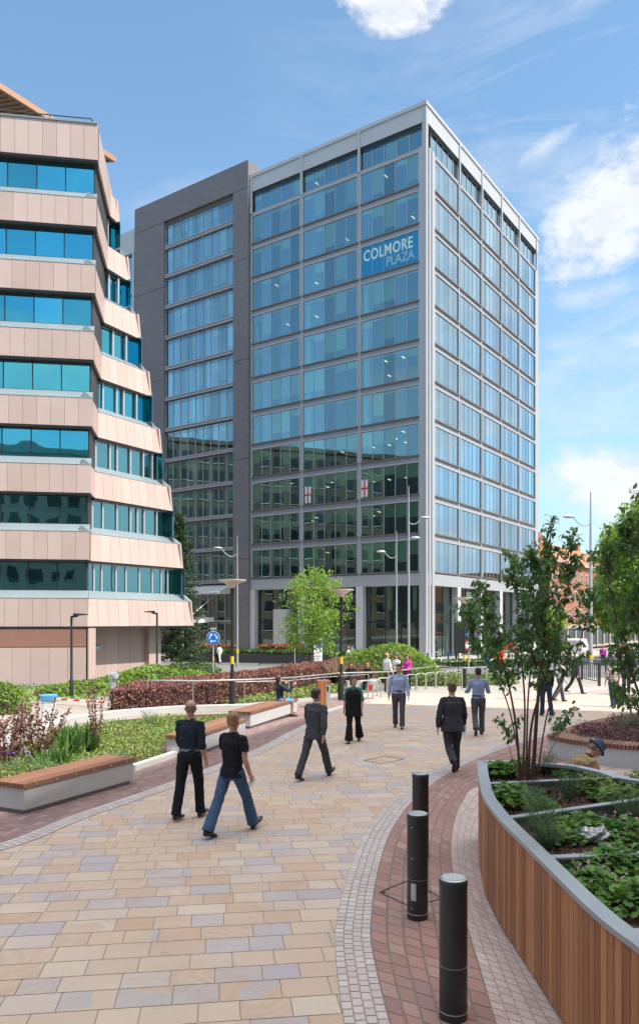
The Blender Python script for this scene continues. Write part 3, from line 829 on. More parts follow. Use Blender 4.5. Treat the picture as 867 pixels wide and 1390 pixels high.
ms.build('mezzanine', mat('dark_mezzanine_front', (.06,.08,.085), .5), tower)
gi = MB()
for y, h in ((3.0,3.4),(5.4,3.0),(9.5,3.1),(12.5,3.4),(14.6,2.9),(19.0,3.2),(22,3.3)): gi.box(3, 3.3, y, y+1.6, ZB, ZB+h, 0, r2.random())
for y in (2.2, 5.5, 11.0, 13.8, 18.4, 21.5): gi.box(2.0, 2.4, y, y+.45, 4.2, 7, 0, .9)
for x in (4, 9, 14, 19, 25, 31): gi.box(x, x+.5, 1.8, 2.2, ZB, 7, 0, .8)
gi.build('lobby_partitions', mat('pale_lobby_panels', (.60,.60,.48), .7, tonevar=.3), tower)
pr = MB(); pr.box(-.4, 1.3, 19.0, 21.0, ZB, 4.3); pr.box(-.38,1.28,19.02,20.98,4.3,4.45); pr.build('stone_pier', M['concrete'], tower)

# ================================================================ OFF-FRAME BLOCKS (seen in the glass; one shades the plaza)
def plain_block(corner, ax, L, D, H, mwall, mglass, label, name='office_block', fh=3.7, bw=2.6, rz=None):
    ax = Vector(ax).normalized(); root = empty(name, (corner[0], corner[1], 0), math.atan2(ax.y, ax.x), label, 'building')
    w = MB(); w.box(0, L, 0, D, -3, H); w.box(-.25, L+.25, -.25, D+.25, H, H+.9); w.build('walls', mwall, root)
    g_ = MB(); f = MB()
    for side in range(4):
        n = int((L if side % 2 == 0 else D)/bw)
        for i in range(n):
            for k in range(int((H-1)/fh)):
                s0 = (i+.2)*bw; s1 = (i+.8)*bw; z0 = k*fh+1.0; z1 = z0+fh*.58
                bx = [(s0,s1,-.06,-.02), (L+.02,L+.06,s0,s1), (s0,s1,D+.02,D+.06), (-.06,-.02,s0,s1)][side]
                g_.box(bx[0], bx[1], bx[2], bx[3], z0, z1)
                bx = [(s0-.1,s1+.1,-.12,-.02), (L+.02,L+.12,s0-.1,s1+.1), (s0-.1,s1+.1,D+.02,D+.12), (-.12,-.02,s0-.1,s1+.1)][side]
                f.box(bx[0], bx[1], bx[2], bx[3], z0-.15, z0)
    tag(g_.build('windows', mglass, root), kind='stuff'); tag(f.build('sills', M['concrete'], root), kind='stuff'); return root
m_stone = mat('portland_stone', (.42,.39,.34), .8, 0, .12, .3, bump=.1)
m_dglass = mat('dark_window_glass', (.02,.03,.035), .08, 0, .2, spec=.9)
Hs = 40.0; Ls = Hs/math.tan(SUN_EL); Cs = Vector((1.65, 28.9)) + SAZ.xy*Ls
e1 = Vector((.938,-.346)); e2 = Vector((-.346,-.938))
oc = Cs + e2*48
plain_block((oc.x, oc.y), e1, 26, 48, Hs-.9, m_stone, m_dglass, 'tall pale stone office block standing to the side of the plaza, outside the picture')
plain_block((-38, -48), (1, .05), 62, 18, 27, m_stone, m_dglass, 'long pale stone building behind the viewpoint, seen mirrored in the cyan glass')

plain_block((-106, 14), (1, 0), 30, 105, 41, mat('brown_stone_block', (.12,.105,.085), .8, 0, .3, .2), m_dglass, 'broad stone block far to the left of the picture, mirrored in the lower tower windows', fh=4.0, bw=3.4)
# two red-cross flags hung inside the windows of a middle floor
for u_, lab in ((7.9, 'white flag with a red cross hung at the middle-floor window nearest the tower corner'), (15.95, 'white flag with a red cross hung at the middle-floor window of the middle bay')):
    p = loc(.016, u_); root = empty('flag', (p.x, p.y, 17.35), RZ, lab, 'flag', 'red cross flags in the tower windows')
    s = MB(); s.box(0, .01, -.42, .42, 0, 2.0); s.build('cloth', M['white'], root)
    s = MB(); s.box(-.012, -.002, -.10, .10, 0, 2.0); s.box(-.012, -.002, -.42, -.101, .9, 1.12); s.box(-.012, -.002, .101, .42, .9, 1.12); s.build('red_cross', M['red'], root)
# ================================================================ THE PINK GRANITE STEPPED BUILDING
A0 = Vector((-12.65, 42.0)); FD = Vector((-.9886,-.150)); NB = Vector((-.150,.9886))   # along the front to the left; into the building
V2 = Vector((.56,.83)).normalized(); N2 = Vector((V2.y, -V2.x))                             # facet direction, its outward normal
pin = empty('stepped_office_building', (A0.x, A0.y, 0), 0, 'stepped office building of pink granite bands and cyan mirror windows with copper roof', 'office building')
def granite():
    m, nt, out = newmat('polished_pink_granite'); N = NT(nt); ob = N.obj(); t = N.attr()
    c = N.ramp(t, [(0, (.495,.372,.325)), (.5, (.525,.40,.352)), (1, (.555,.428,.38))])
    k = N.math('ADD', .74, N.math('ADD', N.math('MULTIPLY', N.noise(.6, 5, .6, ob), .26), N.math('MULTIPLY', N.noise(9, 6, .75, ob), .28)))
    v = nt.nodes.new('ShaderNodeVectorMath'); v.operation = 'SCALE'; N.link(c, v.inputs[0]); N.link(k, v.inputs['Scale'])
    N.link(N.bsdf(v.outputs[0], .5, 0, None, .4), out.inputs[0]); return m
m_gran = granite()
m_ledge = mat('blue_grey_metal_ledge', (.22,.27,.29), .45, .1, .1, .6)
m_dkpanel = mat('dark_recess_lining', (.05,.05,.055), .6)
m_base = mat('red_granite_base_band', (.30,.155,.11), .5, 0, .12, .6, fine=.2)
def loc2(p): return Vector((p[0]-A0.x, p[1]-A0.y))
PZ = 3.65; Z0 = 2.7
delta = .57
rp_ = random.Random(21)
def panels(mb, a, b, z0, z1, nout, thick=.12, pw=.73, lean=0.0, pad=.007):
    """a row of stone panels from a to b (plan), bottom z0 to top z1, top leaning in by lean"""
    a = Vector(a); b = Vector(b); L = (b-a).length; d = (b-a)/L; n = max(1, round(L/pw)); w = L/n
    for i in range(n):
        p = a+d*(i*w+pad); q = a+d*((i+1)*w-pad); no = Vector(nout)
        P = [p, q, q-no*thick, p-no*thick]; T = [x-no*lean for x in P]
        pts = [(x.x, x.y, z0) for x in P] + [(x.x, x.y, z1) for x in T]
        if d.cross(no) > 0 if False else (d.x*no.y-d.y*no.x) > 0: pts = [pts[1],pts[0],pts[3],pts[2],pts[5],pts[4],pts[7],pts[6]]
        mb.hexa(pts, 0, rp_.random())
FN = -NB     # front outward normal
FL = 26.0
GR = [MB() for _ in range(9)]; GS = [MB() for _ in range(9)]; gr = GR[0]; bk = MB(); ld = MB(); dk = MB()
def slab(mb, a, b, no, o0, o1, z0, z1, l0=0.0, l1=0.0, m=0, t=.5):
    """box along a-b between outward offsets o0<o1, top offsets shifted by l0,l1"""
    a = Vector(a); b = Vector(b); no = Vector(no)
    P = [a+no*o1, b+no*o1, b+no*o0, a+no*o0]; T = [a+no*(o1+l1), b+no*(o1+l1), b+no*(o0+l0), a+no*(o0+l0)]
    pts = [(x.x, x.y, z0) for x in P]+[(x.x, x.y, z1) for x in T]
    d = b-a
    if (d.x*no.y-d.y*no.x) > 0: pts = [pts[1],pts[0],pts[3],pts[2],pts[5],pts[4],pts[7],pts[6]]
    mb.hexa(pts, m, t)
O = Vector((0, 0))
def fa(k, s=0.0): return O - FD*(.075*k) + FD*s        # right end of the front at level k
NF = 7
for k in range(NF+1):
    z = Z0+k*PZ; h = 1.55 if k < NF else 1.95
    gr = GR[k]; a = fa(k); b = a + FD*FL
    panels(gr, a, b, z, z+h, FN)
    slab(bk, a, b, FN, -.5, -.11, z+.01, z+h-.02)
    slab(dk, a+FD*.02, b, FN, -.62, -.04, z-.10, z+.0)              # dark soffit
    # side return of the front block
    s = (k*delta)/.678 + 2.5
    c = a + NB*s
    if k > 0:
        panels(gr, a+NB*.02, c, z, z+h, (NB.y, -NB.x), pw=1.2)
        slab(bk, a+NB*.1, c, (NB.y, -NB.x), -.5, -.11, z+.01, z+h-.02)
    if k < NF:
        slab(ld, a, b, FN, -.5, .02, z+h, z+h+.42, .0, -.38)
        if k > 0: slab(ld, a, c, (NB.y,-NB.x), -.5, .02, z+h, z+h+.30, .0, -.38)
        # the return's wall beside the windows
        slab(dk, a+FD*.12+NB*.52, c+FD*.12, (NB.y,-NB.x), -.3, 0, z+h+.1, z+PZ)
slab(ld, fa(NF), fa(NF)+FD*FL, FN, -.3, .06, Z0+NF*PZ+1.95, Z0+NF*PZ+2.03)
# front windows (one long strip per storey)
for k in range(NF):
    z = Z0+k*PZ+1.95; zt = Z0+(k+1)*PZ-.08
    a = fa(k)+FD*.14; b = a+FD*(FL-.2)
    f = MB(); n = 17; Lw = (b-a).length
    for i in range(n+1):
        p = a+FD*(Lw*i/n); slab(f, p, p+FD*.05, FN, -.48, -.40, z, zt)
    slab(f, a, b, FN, -.50, -.38, z-.06, z+.05); slab(f, a, b, FN, -.50, -.38, zt-.08, zt)
    o = f.build('window_strip', M['dark_metal'], pin)
    g_ = MB()
    for i in range(n):
        p = a+FD*(Lw*i/n+.05); slab(g_, p, a+FD*(Lw*(i+1)/n), FN, -.45+.004*rp_.uniform(-1,1), -.44, z+.05, zt-.08, t=rp_.random())
    g_.build('panes', M['glass_p'] if k > 1 else M['glass_p2'], o)
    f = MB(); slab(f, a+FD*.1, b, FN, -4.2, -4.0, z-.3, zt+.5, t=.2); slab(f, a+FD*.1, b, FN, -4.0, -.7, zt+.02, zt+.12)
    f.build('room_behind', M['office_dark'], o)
    # cyan return pane at the corner
# stepped facet on the right
for k in range(NF+1):
    z = Z0+k*PZ; h = 1.55; off = -k*delta
    zt = z+PZ-.08
    gr = GS[k]; te = 8.35-.36*k; t0 = 0.0 if k == 0 else -1.0
    # start where the facet meets the side return
    s = (k*delta)/.678
    a = fa(k) + NB*s; b = O + N2*off + V2*te
    panels(gr, a, b, z, z+h, N2, lean=.2, thick=.12)
    slab(bk, a-V2*.05, b-V2*.02, N2, -.6, -.11, z+.01, z+h-.02, -.2, -.2)
    # far end of the facet: a short battered return
    e = b - N2*6.0; ee = V2
    panels(gr, b, e, z, z+h, V2, lean=.2, thick=.12, pw=1.2)
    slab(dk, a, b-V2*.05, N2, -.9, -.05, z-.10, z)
    if k < NF:
        slab(ld, a-V2*.0, b, N2, -1.2, -.18, z+h, z+h+.38, -.2, -.55)
        slab(ld, b-V2*.03-N2*.2, e, V2, -.6, -.18, z+h, z+h+.38, -.1, -.5)
        zw = z+1.93; wo_ = -delta-.28
        wa = a - N2*.0; wb = O + N2*off + V2*(te-.85)
        f = MB(); L = (wb-wa).length; xs = [0]; rr_ = random.Random(k+2)
        while xs[-1] < L-.9: xs.append(xs[-1]+rr_.choice([.55,.75,1.05,1.05]))
        xs.append(L)
        for x in xs:
            w = .12 if 0 < x < L and k < 6 else .06
            slab(f, wa+V2*(x-w/2), wa+V2*(x+w/2), N2, wo_-.10, wo_+.05, zw, zt)
        slab(f, wa, wb, N2, wo_-.1, wo_+.06, zw-.05, zw+.06); slab(f, wa, wb, N2, wo_-.1, wo_+.04, zt-.07, zt)
        o = f.build('side_window', M['galv'], pin)
        g_ = MB(); slab(g_, wa, wb, N2, wo_-.02, wo_, zw, zt); slab(g_, wb, wb-N2*4.5, V2, -.03, 0, zw, zt)
        g_.build('panes', M['glass_p2'] if k < 3 else M['glass_p'], o)
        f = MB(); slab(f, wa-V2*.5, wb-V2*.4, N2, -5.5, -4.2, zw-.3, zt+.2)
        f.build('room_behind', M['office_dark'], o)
        cu_ = MB(); 
        for x0, x1 in zip(xs[:-1], xs[1:]):
            if rr_.random() < .45: slab(cu_, wa+V2*(x0+.05), wa+V2*(x1-.05), N2, wo_-.5, wo_-.47, zw, zt, t=rr_.random())
        if cu_.v: cu_.build('curtains', mat('green_curtain', (.10,.26,.20), .8, tonevar=.3), o)
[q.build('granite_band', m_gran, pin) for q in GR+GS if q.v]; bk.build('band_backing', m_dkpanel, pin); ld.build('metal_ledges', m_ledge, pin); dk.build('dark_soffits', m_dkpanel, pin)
# body behind the bands
body = MB()
for k in range(NF+1):
    z = Z0+k*PZ; s = (k*delta)/.678
    a = fa(k)+NB*.7+FD*.7; c = fa(k)+NB*(s+1)+FD*.7; e = O+N2*(-k*delta-5.4)+V2*(8.35-.36*k-1.2)
    pts = [a, O+N2*(-k*delta-1.0)+NB*.5+V2*.6, O+N2*(-k*delta-1.2)+V2*(8.35-.36*k-1.2), e, O+FD*10+NB*30, O+FD*FL+NB*30, O+FD*FL+NB*.7]
    q = [a, c, O+N2*(-k*delta-1.2)+V2*(8.35-.36*k-1.3), e+NB*16, O+FD*FL+NB*26, O+FD*FL+NB*.7]
    body.prism([(p.x, p.y) for p in q][::1], z+.02, z+1.7)
    q2 = [O+FD*1.5+NB*5.2, fa(k)+NB*(s+6)+FD*.4, O+N2*(-k*delta-6.4)+V2*(8.35-.36*k-1.4), e+NB*16, O+FD*FL+NB*26, O+FD*FL+NB*5.2]
    body.prism([(p.x, p.y) for p in q2], z+1.7, z+PZ+.02 if k < NF else z+1.9)
body.build('core_walls', M['office_dark'], pin)
# long end wall beyond the facet so that the block keeps its depth from the side
ew = MB()
# ground storey
gs = MB(); gb = MB()
zb = gz(42)-.1
a = O + FD*.10; b = a + FD*FL
slab(gb, a, b, FN, -.45, -.07, 1.60, 2.58)
panels(gs, a, b, zb, 1.55, FN, pw=.95)
slab(bk2 := MB(), a, b, FN, -.5, -.11, zb, 2.6)
# pier on the corner and recess to its right, then battered end wall
panels(gs, O+V2*.05, O+V2*.55-N2*.0, zb, 2.6, N2, pw=.6)
panels(gs, O+V2*.55, O+V2*.55-N2*1.6, zb, 2.6, V2, pw=.8)
panels(gs, O+V2*.55-N2*1.5, O+V2*6.4-N2*1.5, zb, 2.6, N2, pw=1.0)
slab(gs, O+V2*5.6-N2*1.5, O+V2*6.6-N2*1.5, N2, 0.0, .35, zb, 2.6, 0, 0, t=.4)
slab(bk2, O+V2*.3, O+V2*6.3, N2, -3.0, -1.7, zb, 2.6)
slab(bk2, O+V2*.1, O+V2*.5, N2, -1.6, -.13, zb, 2.6)
slab(gs, O+V2*5.4, O+V2*6.9, N2, -6, -1.62, zb, 2.6, 0, -.0, t=.5)
gs.build('ground_storey_panels', m_gran, pin); gb.build('base_band', m_base, pin); bk2.build('ground_storey_backing', m_dkpanel, pin)
lt = MB(); pq = O+V2*1.6-N2*1.3; lt.cyl(pq.x, pq.y, 1.55, 2.6, .02, 6); lt.ell((pq.x, pq.y, 1.45), (.3,.3,.22)); lt.build('hanging_dome_camera', M['galv'], pin, smooth=True)
# roof deck, railing, copper roof
rf = MB(); zt = Z0+NF*PZ+1.6
q = [fa(NF)+FD*.3+NB*.3, fa(NF)+FD*.3+NB*9, O+FD*FL+NB*26, O+FD*FL+NB*.3]
rf.prism([(p.x, p.y) for p in q], zt-.2, zt); rf.build('roof_deck', M['concrete_dark'], pin)
rl = MB(); zr = Z0+NF*PZ+2.03
for i in range(12):
    p = fa(NF)+FD*(.35+i*2.2)-FN*.25; rl.tube([(p.x,p.y,zr-.1),(p.x,p.y,zr+.35)], .025, 6)
p = fa(NF)+FD*.35-FN*.25; p2 = fa(NF)+FD*24-FN*.25; rl.tube([(p.x,p.y,zr+.35),(p2.x,p2.y,zr+.35)], .03, 6)
p3 = fa(NF)+FD*.35+NB*6; rl.tube([(p.x,p.y,zr+.35),(p3.x,p3.y,zr+.35)], .025, 6)
rl.build('roof_railing', M['dark_metal'], pin)

cop = MB(); E1 = Vector((-13.75, 52.0)) - A0; V2n = V2; E0 = E1 - V2n*10.5; I = -N2*9.0
def e3(p, z): return (p.x, p.y, z)
cop.hexa([e3(E0,34.05), e3(E1,34.05), e3(E1+I,36.6), e3(E0+I,36.6), e3(E0,34.4), e3(E1,34.4), e3(E1+I,36.95), e3(E0+I,36.95)])
cop.build('copper_roof', mat('copper_tan_roof_cladding', (.46,.25,.15), .55, .1, .15, .4), pin)
sf = MB()
for i in range(26):
    p = E0 + V2n*(.2+i*.40); q = p+I; sf.bar((p.x-.83*.3,p.y+.56*.3,34.08), (q.x,q.y,36.55), .05, .06)
sf.build('soffit_ribs', mat('copper_soffit_rib', (.30,.15,.09), .6), pin)
# ================================================================ STREET FURNITURE
def ground_loc(p): return (p[0], p[1], gz(p[1]))
# --- benches
def make_bench(L, W=.62, label='', group=None):
    root = empty('bench', label=label, cat='bench', group=group)
    b = MB(); b.box(0, L, 0, W, .07, .40); b.build('concrete_block', M['concrete'], root, bevel=.008)
    b = MB(); b.box(.05, L-.05, .05, W-.05, 0, .07); b.build('plinth', M['concrete_dark'], root)
    n = 11; w = (W+.05)/n; s = MB(); r = random.Random(int(L*100))
    for i in range(n):
        y = -.025+i*w; z = .40; s.box(-.03, L+.03, y+.004, y+w-.007, z+.006, z+.082, 0, r.random())
    s.build('slatted_seat', M['wood_bench'], root)
    bo = MB()
    for i in range(6): x = L*(i+.5)/6; bo.tube([(x, -.022, .445), (x, -.034, .445)], .016, 8)
    bo.build('bolt_heads', M['steel'], root)
    return root
def place_bench(p0, p1, label):
    p0 = Vector(p0[:2]); p1 = Vector(p1[:2]); d = p1-p0
    o = make_bench(d.length, .64, label, 'timber topped concrete benches along the planting bed')
    o.location = (p0.x, p0.y, 0); o.rotation_euler.z = math.atan2(d.y, d.x); return o
B1a, B1b = G(33,1107), G(181,1064)
B2a, B2b = G(262,1029), G(333,1001)
B3a, B3b = G(340,990), G(403,971)
place_bench(B1a, B1b, 'long timber-topped concrete bench nearest the camera, beside the mulched planting bed')
place_bench(B2a, B2b, 'timber-topped concrete bench partly hidden behind the two men in black')
place_bench(B3a, B3b, 'timber-topped concrete bench where the woman in the blue skirt sits')
# --- bollards
bp = empty('bollard', label='x', cat='bollard', group='black round bollards on the red brick sweep')
def bollard_parts(root, scr=True):
    s = MB(); r = .105
    s.lathe([(r,0),(r,1.0),(r+.003,1.0),(r+.003,1.035),(r-.004,1.045)], 32); s.build('post', M['black'], root, smooth=True)
    s = MB(); s.lathe([(r-.004,1.046),(r-.004,1.052),(r-.016,1.056)], 32); s.build('steel_rim', M['steel'], root, smooth=True)
    s = MB(); s.lathe([(r-.018,1.050),(r-.018,1.058),(.02,1.061)], 32); s.build('glass_lens', mat('frosted_lens', (.42,.45,.45), .15, 0, .4, 18, spec=.9), root, smooth=True)
    if scr:
        s = MB()
        for z in (.12, .93, .62): s.tube([(-.098,-.04,z),(-.104,-.045,z)], .007, 8)
        s.lathe([(r+.002,.40),(r+.002,.402)], 32); s.lathe([(r+.0015,.055),(r+.0015,.062)], 32)
        s.build('screws_and_bands', M['galv'], root)
bollard_parts(bp)
hp = MB(); 
for k in range(5):
    a0 = R(196+k*6); a1 = R(202+k*6)
    hp.hexa([(.107*math.cos(a0),.107*math.sin(a0),.2),(.107*math.cos(a1),.107*math.sin(a1),.2),(.1*math.cos(a1),.1*math.sin(a1),.2),(.1*math.cos(a0),.1*math.sin(a0),.2),
             (.107*math.cos(a0),.107*math.sin(a0),.37),(.107*math.cos(a1),.107*math.sin(a1),.37),(.1*math.cos(a1),.1*math.sin(a1),.37),(.1*math.cos(a0),.1*math.sin(a0),.37)])
nb = copy_tree(bp); fb = copy_tree(bp)
hp.build('access_hatch', M['galv'], bp)
p = G(566.5,1247); bp.location = (p.x, p.y, .008); bp.rotation_euler.z = .5
bp['label'] = 'middle black bollard of three, with a small access hatch near its foot'
d = 1.94*F/(1192-HY); nb.location = ((615-CX)/F*d, d, .008); nb['label'] = 'nearest of the three black bollards, its foot out of the picture'
d = 1.94*F/(1050-HY); fb.location = ((570.5-CX)/F*d, d, .008); fb['label'] = 'farthest black bollard, its lower half hidden by the middle one'
nb.rotation_euler.z = 2.4; fb.rotation_euler.z = 3.5
# --- litter bin clad in timber
p = at(438, depth(961)); lb_ = empty('litter_bin', ground_loc(p), R(12), 'timber clad litter bin with steel side standing past the last bench', 'litter bin')
b = MB(); b.box(-.17, .22, -.24, .24, 0, .90); b.build('steel_body', M['galv'], lb_, bevel=.01)
b = MB()
for i in range(5): b.box(-.22+i*.062, -.165+i*.062, -.275, -.245, .05, .98, 0, random.random())
for i in range(7): b.box(-.20, -.172, -.235+i*.068, -.175+i*.068, .05, .98, 0, random.random())
b.build('timber_slats', M['wood_v'], lb_)
b = MB(); b.box(-.21, .23, -.27, .25, .90, .985); b.build('lid', M['wood_bench'], lb_)
b = MB(); b.box(-.05, .16, -.262, -.242, .62, .78); b.build('opening', M['dark_metal'], lb_)

# --- lamps
def black_bowl_lamp(px, pbase, ytop, label, bands):
    d = depth(pbase); p = at(px, d); root = empty('street_lamp', ground_loc(p), 0, label, 'street lamp', 'black lamp posts with upturned bowl heads')
    H = EYE-(ytop-HY)*d/F - gz(d)
    s = MB(); s.lathe([(.11,0),(.11,.9),(.085,1.0),(.06,1.02),(.05,H-.55),(.07,H-.5),(.07,H-.30)], 14); s.build('post', M['black'], root, smooth=True)
    s = MB(); s.lathe([(.06,H-.32),(.12,H-.24),(.30,H-.12),(.50,H-.04),(.50,H),(.44,H-.01),(.1,H-.06)], 20); s.build('bowl', mat('cream_lamp_bowl', (.58,.53,.46), .4, .2), root, smooth=True)
    s = MB()
    for z in bands: s.lathe([(.066,z),(.066,z+.28)], 14)
    s.build('yellow_band', M['yellow'], root); return root
black_bowl_lamp(315, 960, 787, 'black bowl-headed lamp post rising from the purple hedge behind the two men', (1.55,))
black_bowl_lamp(463, 951, 800, 'black bowl-headed lamp post beside the young tree, right of the litter bin', (1.45,))
black_bowl_lamp(630, 934, 811, 'black bowl-headed lamp post between the bicycle stands and the birch leaves', (1.35,))
def flat_lamp(px, pbase, ytop, side, label):
    d = depth(pbase); p = at(px, d); root = empty('street_lamp', ground_loc(p), 0, label, 'street lamp', 'slim dark lamps in front of the granite building')
    H = EYE-(ytop-HY)*d/F - gz(d)
    s = MB(); s.lathe([(.085,0),(.085,.8),(.055,.85),(.045,H)], 12); s.build('post', M['dark_metal'], root, smooth=True)
    s = MB(); s.bar((0,0,H-.05), (side*.25,0,H), .08, .08); s.hexa([(side*.12-.02,-.14,H+.0),(side*.62,-.11,H+.03),(side*.62,.11,H+.03),(side*.12,.14,H),(side*.12,-.14,H+.10),(side*.62,-.11,H+.07),(side*.62,.11,H+.07),(side*.12,.14,H+.10)])
    s.build('lamp_head', M['dark_metal'], root)
    return root
flat_lamp(97, 951, 836, 1, 'slim dark lamp with flat head before the left end of the granite wall')
flat_lamp(213, 934, 832, -1, 'slim dark lamp with flat head by the granite building corner')
def mast(px, pbase, ytop, arms, label, r=.10, band=True, d=None):
    d = d or depth(pbase); p = at(px, d); root = empty('lamp_mast', ground_loc(p), 0, label, 'lamp mast', 'tall pale tapering lamp masts')
    H = EYE-(ytop-HY)*d/F - gz(d)
    s = MB(); s.tube([(0,0,0),(0,0,1.2),(0,0,H*.75),(0,0,H)], [r*1.25,r,r*.62,r*.3], 10); s.build('mast_pole', M['galv'], root, smooth=True)
    for (dx, dz, side) in arms:    # metres to the lamp, drop from the mast point
        zt = dz
        s = MB(); pts = []
        for i in range(9):
            t = i/8; pts.append((side*dx*t, 0, zt-.55*dx*(1-(1-t)**2)*0 + .35*dx*(t**2) - .25*dx*math.sin(math.pi*t)*.9))
        s.tube(pts, .035, 6)
        a = s.build('arm', M['galv'], root, smooth=True)
        s = MB(); e = pts[-1]; s.ell((e[0]+side*.28, 0, e[2]+.02), (.38,.17,.11)); s.build('lamp_head', M['galv'], a, smooth=True)
    if band:
        s = MB(); s.lathe([(r*1.27,1.1),(r*1.2,1.42)], 12); s.build('yellow_band', M['yellow'], root)
    return root
def armz(py, d): return EYE-(py-HY)*d/F - gz(d)
d1 = 62; mast(322, 0, 727, [(1.3, armz(752, d1), -1)], 'pale mast with one short arm in front of the brick portal', d=d1, r=.09)
d2 = 64; mast(538, 0, 721, [(1.0, armz(755, d2), -1)], 'shorter pale mast with its arm to the left, before the tower lobby', d=d2, r=.09)
d3 = 60; mast(554.5, 0, 660, [(1.0, armz(709, d3), 1), (.25, armz(732, d3), 1)], 'tallest pale mast before the tower corner, its arm reaching right', d=d3, r=.11)
d4 = 48; mast(801.5, 0, 667, [(1.1, armz(710, d4), -1)], 'white mast with its arm to the left, rising above the birch trees', d=d4, r=.13)
# --- handrail in three runs
def railing(pts, h, label, name='handrail', mm='steel', post=None, low=None, cat='handrail', r=.024):
    root = empty(name, (0,0,0), 0, label, cat)
    s = MB(); P = [(p[0], p[1], gz(p[1])+h) for p in pts]; s.tube(P, r, 8)
    if low:
        for l in low: s.tube([(p[0], p[1], gz(p[1])+l) for p in pts], r*.6, 6)
    s.build('rail', M[mm], root, smooth=True)
    for p in (post or pts):
        s = MB(); s.box(p[0]-.02, p[0]+.02, p[1]-.03, p[1]+.03, gz(p[1]), gz(p[1])+h-.01); s.box(p[0]-.05,p[0]+.05,p[1]-.05,p[1]+.05,gz(p[1])+.003,gz(p[1])+.02); s.build('post', M[mm], root)
    return root
def lerp2(a, b, n): return [Vector(a[:2]).lerp(Vector(b[:2]), i/n) for i in range(n+1)]
ra = [at(200, 26.2)[:2], at(262, 25.9)[:2], at(332, depth(964))[:2], at(398, 28.0)[:2], at(459, depth(949))[:2]]
rb_ = ra[-1:] + [at(527, 32.3)[:2], at(592, depth(933))[:2], at(627, 36.2)[:2], at(660, 37)[:2]]
railing(ra, 1.05, 'stainless steel handrail running above the purple hedge towards the litter bin')
railing(rb_, 1.05, 'stainless steel handrail behind the bicycle stands')
railing([at(318, depth(952)-.0)[:2], at(392, 31)[:2], at(440, 33.6)[:2], at(500, 36)[:2]], .75, 'lower steel handrail slanting up the grassy bank', r=.02)
# --- bicycle stands
bs = empty('bicycle_stand', label='x', cat='bicycle stand', group='steel hoop stands in a row on the sunlit paving')
s = MB(); pts = [(-.36,0,0),(-.36,0,.55)] + [(-.36+.2-.2*math.cos(a), 0, .55+.2*math.sin(a)) for a in (.4,.8,1.2,1.57)] + [(.36-.2+.2*math.sin(a), 0, .55+.2*math.cos(a)) for a in (0,.4,.8,1.2,1.57)] + [(.36,0,0)]
s.tube(pts, .027, 8); s.build('hoop', M['steel'], bs, smooth=True)
s = MB(); s.cyl(-.36,0,0.0,.012,.06,12); s.cyl(.36,0,0,.012,.06,12); s.build('floor_plates', M['steel'], bs)
sp0 = [(497,949.5),(508,947),(520,944.5),(533,942),(546,940),(558,938),(571,936),(584,934.5),(598,933),(611,931.5),(622,930)]
ordn = ['first','second','third','fourth','fifth','sixth','seventh','eighth','ninth','tenth','last']
for i, (px, py) in enumerate(sp0):
    o = bs if i == 0 else copy_tree(bs)
    p = G(px, py); o.location = (p.x, p.y, gz(p.y)+.008); o.rotation_euler.z = R(38)
    o['label'] = '%s steel bicycle hoop counted from the litter bin end of the row' % ordn[i]
# --- concrete kerb wall behind the bed
kw = [G(0,1017), G(60,1000), G(100,985), G(150,976.5), G(200,971.5), G(262,967.5), G(340,966)]
c = catmull([p[:2] for p in kw], 4); c2 = offset(c, -.35)
s = MB()
for i in range(len(c)-1):
    a, b, e, f = c[i], c[i+1], c2[i+1], c2[i]
    z = lambda p: gz(p.y)
    s.hexa([(a.x,a.y,z(a)),(b.x,b.y,z(b)),(e.x,e.y,z(e)),(f.x,f.y,z(f)),(a.x,a.y,z(a)+.22),(b.x,b.y,z(b)+.22),(e.x,e.y,z(e)+.22),(f.x,f.y,z(f)+.22)])
tag(s.build('low_wall', M['concrete']), 'low pale concrete wall curving along the back of the planting bed', 'wall')
s = MB(); k0, k1 = G(181,1047), G(262,1019); k2 = G(334,987)
s.bar((k0.x-.02,k0.y,.06), (k1.x,k1.y,.06), .14, .12); 
tag(s.build('bed_edging', M['concrete']), 'straight concrete edging between the nearest bench and the next', 'edging')
# --- car park barrier and ticket post
d = 23.2; p = at(66, d); root = empty('barrier', (p.x, p.y, gz(p.y)), R(-4), 'car park barrier with blue box and red and white arm', 'barrier')
s = MB(); s.box(-.16,.16,-.15,.15,-.3,.62); s.build('cabinet', M['white'], root, bevel=.01)
s = MB(); s.box(-.22,.22,-.18,.18,.62,.80); s.build('blue_hood', mat('sky_blue_hood', (.10,.36,.62), .4), root, bevel=.02)
s = MB()
for i in range(8): s.box(.2+i*.19, .2+(i+1)*.19, -.025, .025, .64-i*.012, .69-i*.012, i % 2)
s.build('arm', [M['white'], M['red']], root)
p = at(153, 30.5); root = empty('vent_post', (p.x,p.y,gz(p.y)), 0, 'short galvanised vent post with round cap poking over the hedges', 'vent')
s = MB(); s.cyl(0,0,0,.85,.13,14); s.build('pipe', M['galv'], root, smooth=True); s = MB(); s.tube([(0,.05,.82),(0,.0,.98),(.18,-.12,1.0)], [.15,.17,.13], 12); s.build('cap', M['galv'], root, smooth=True)
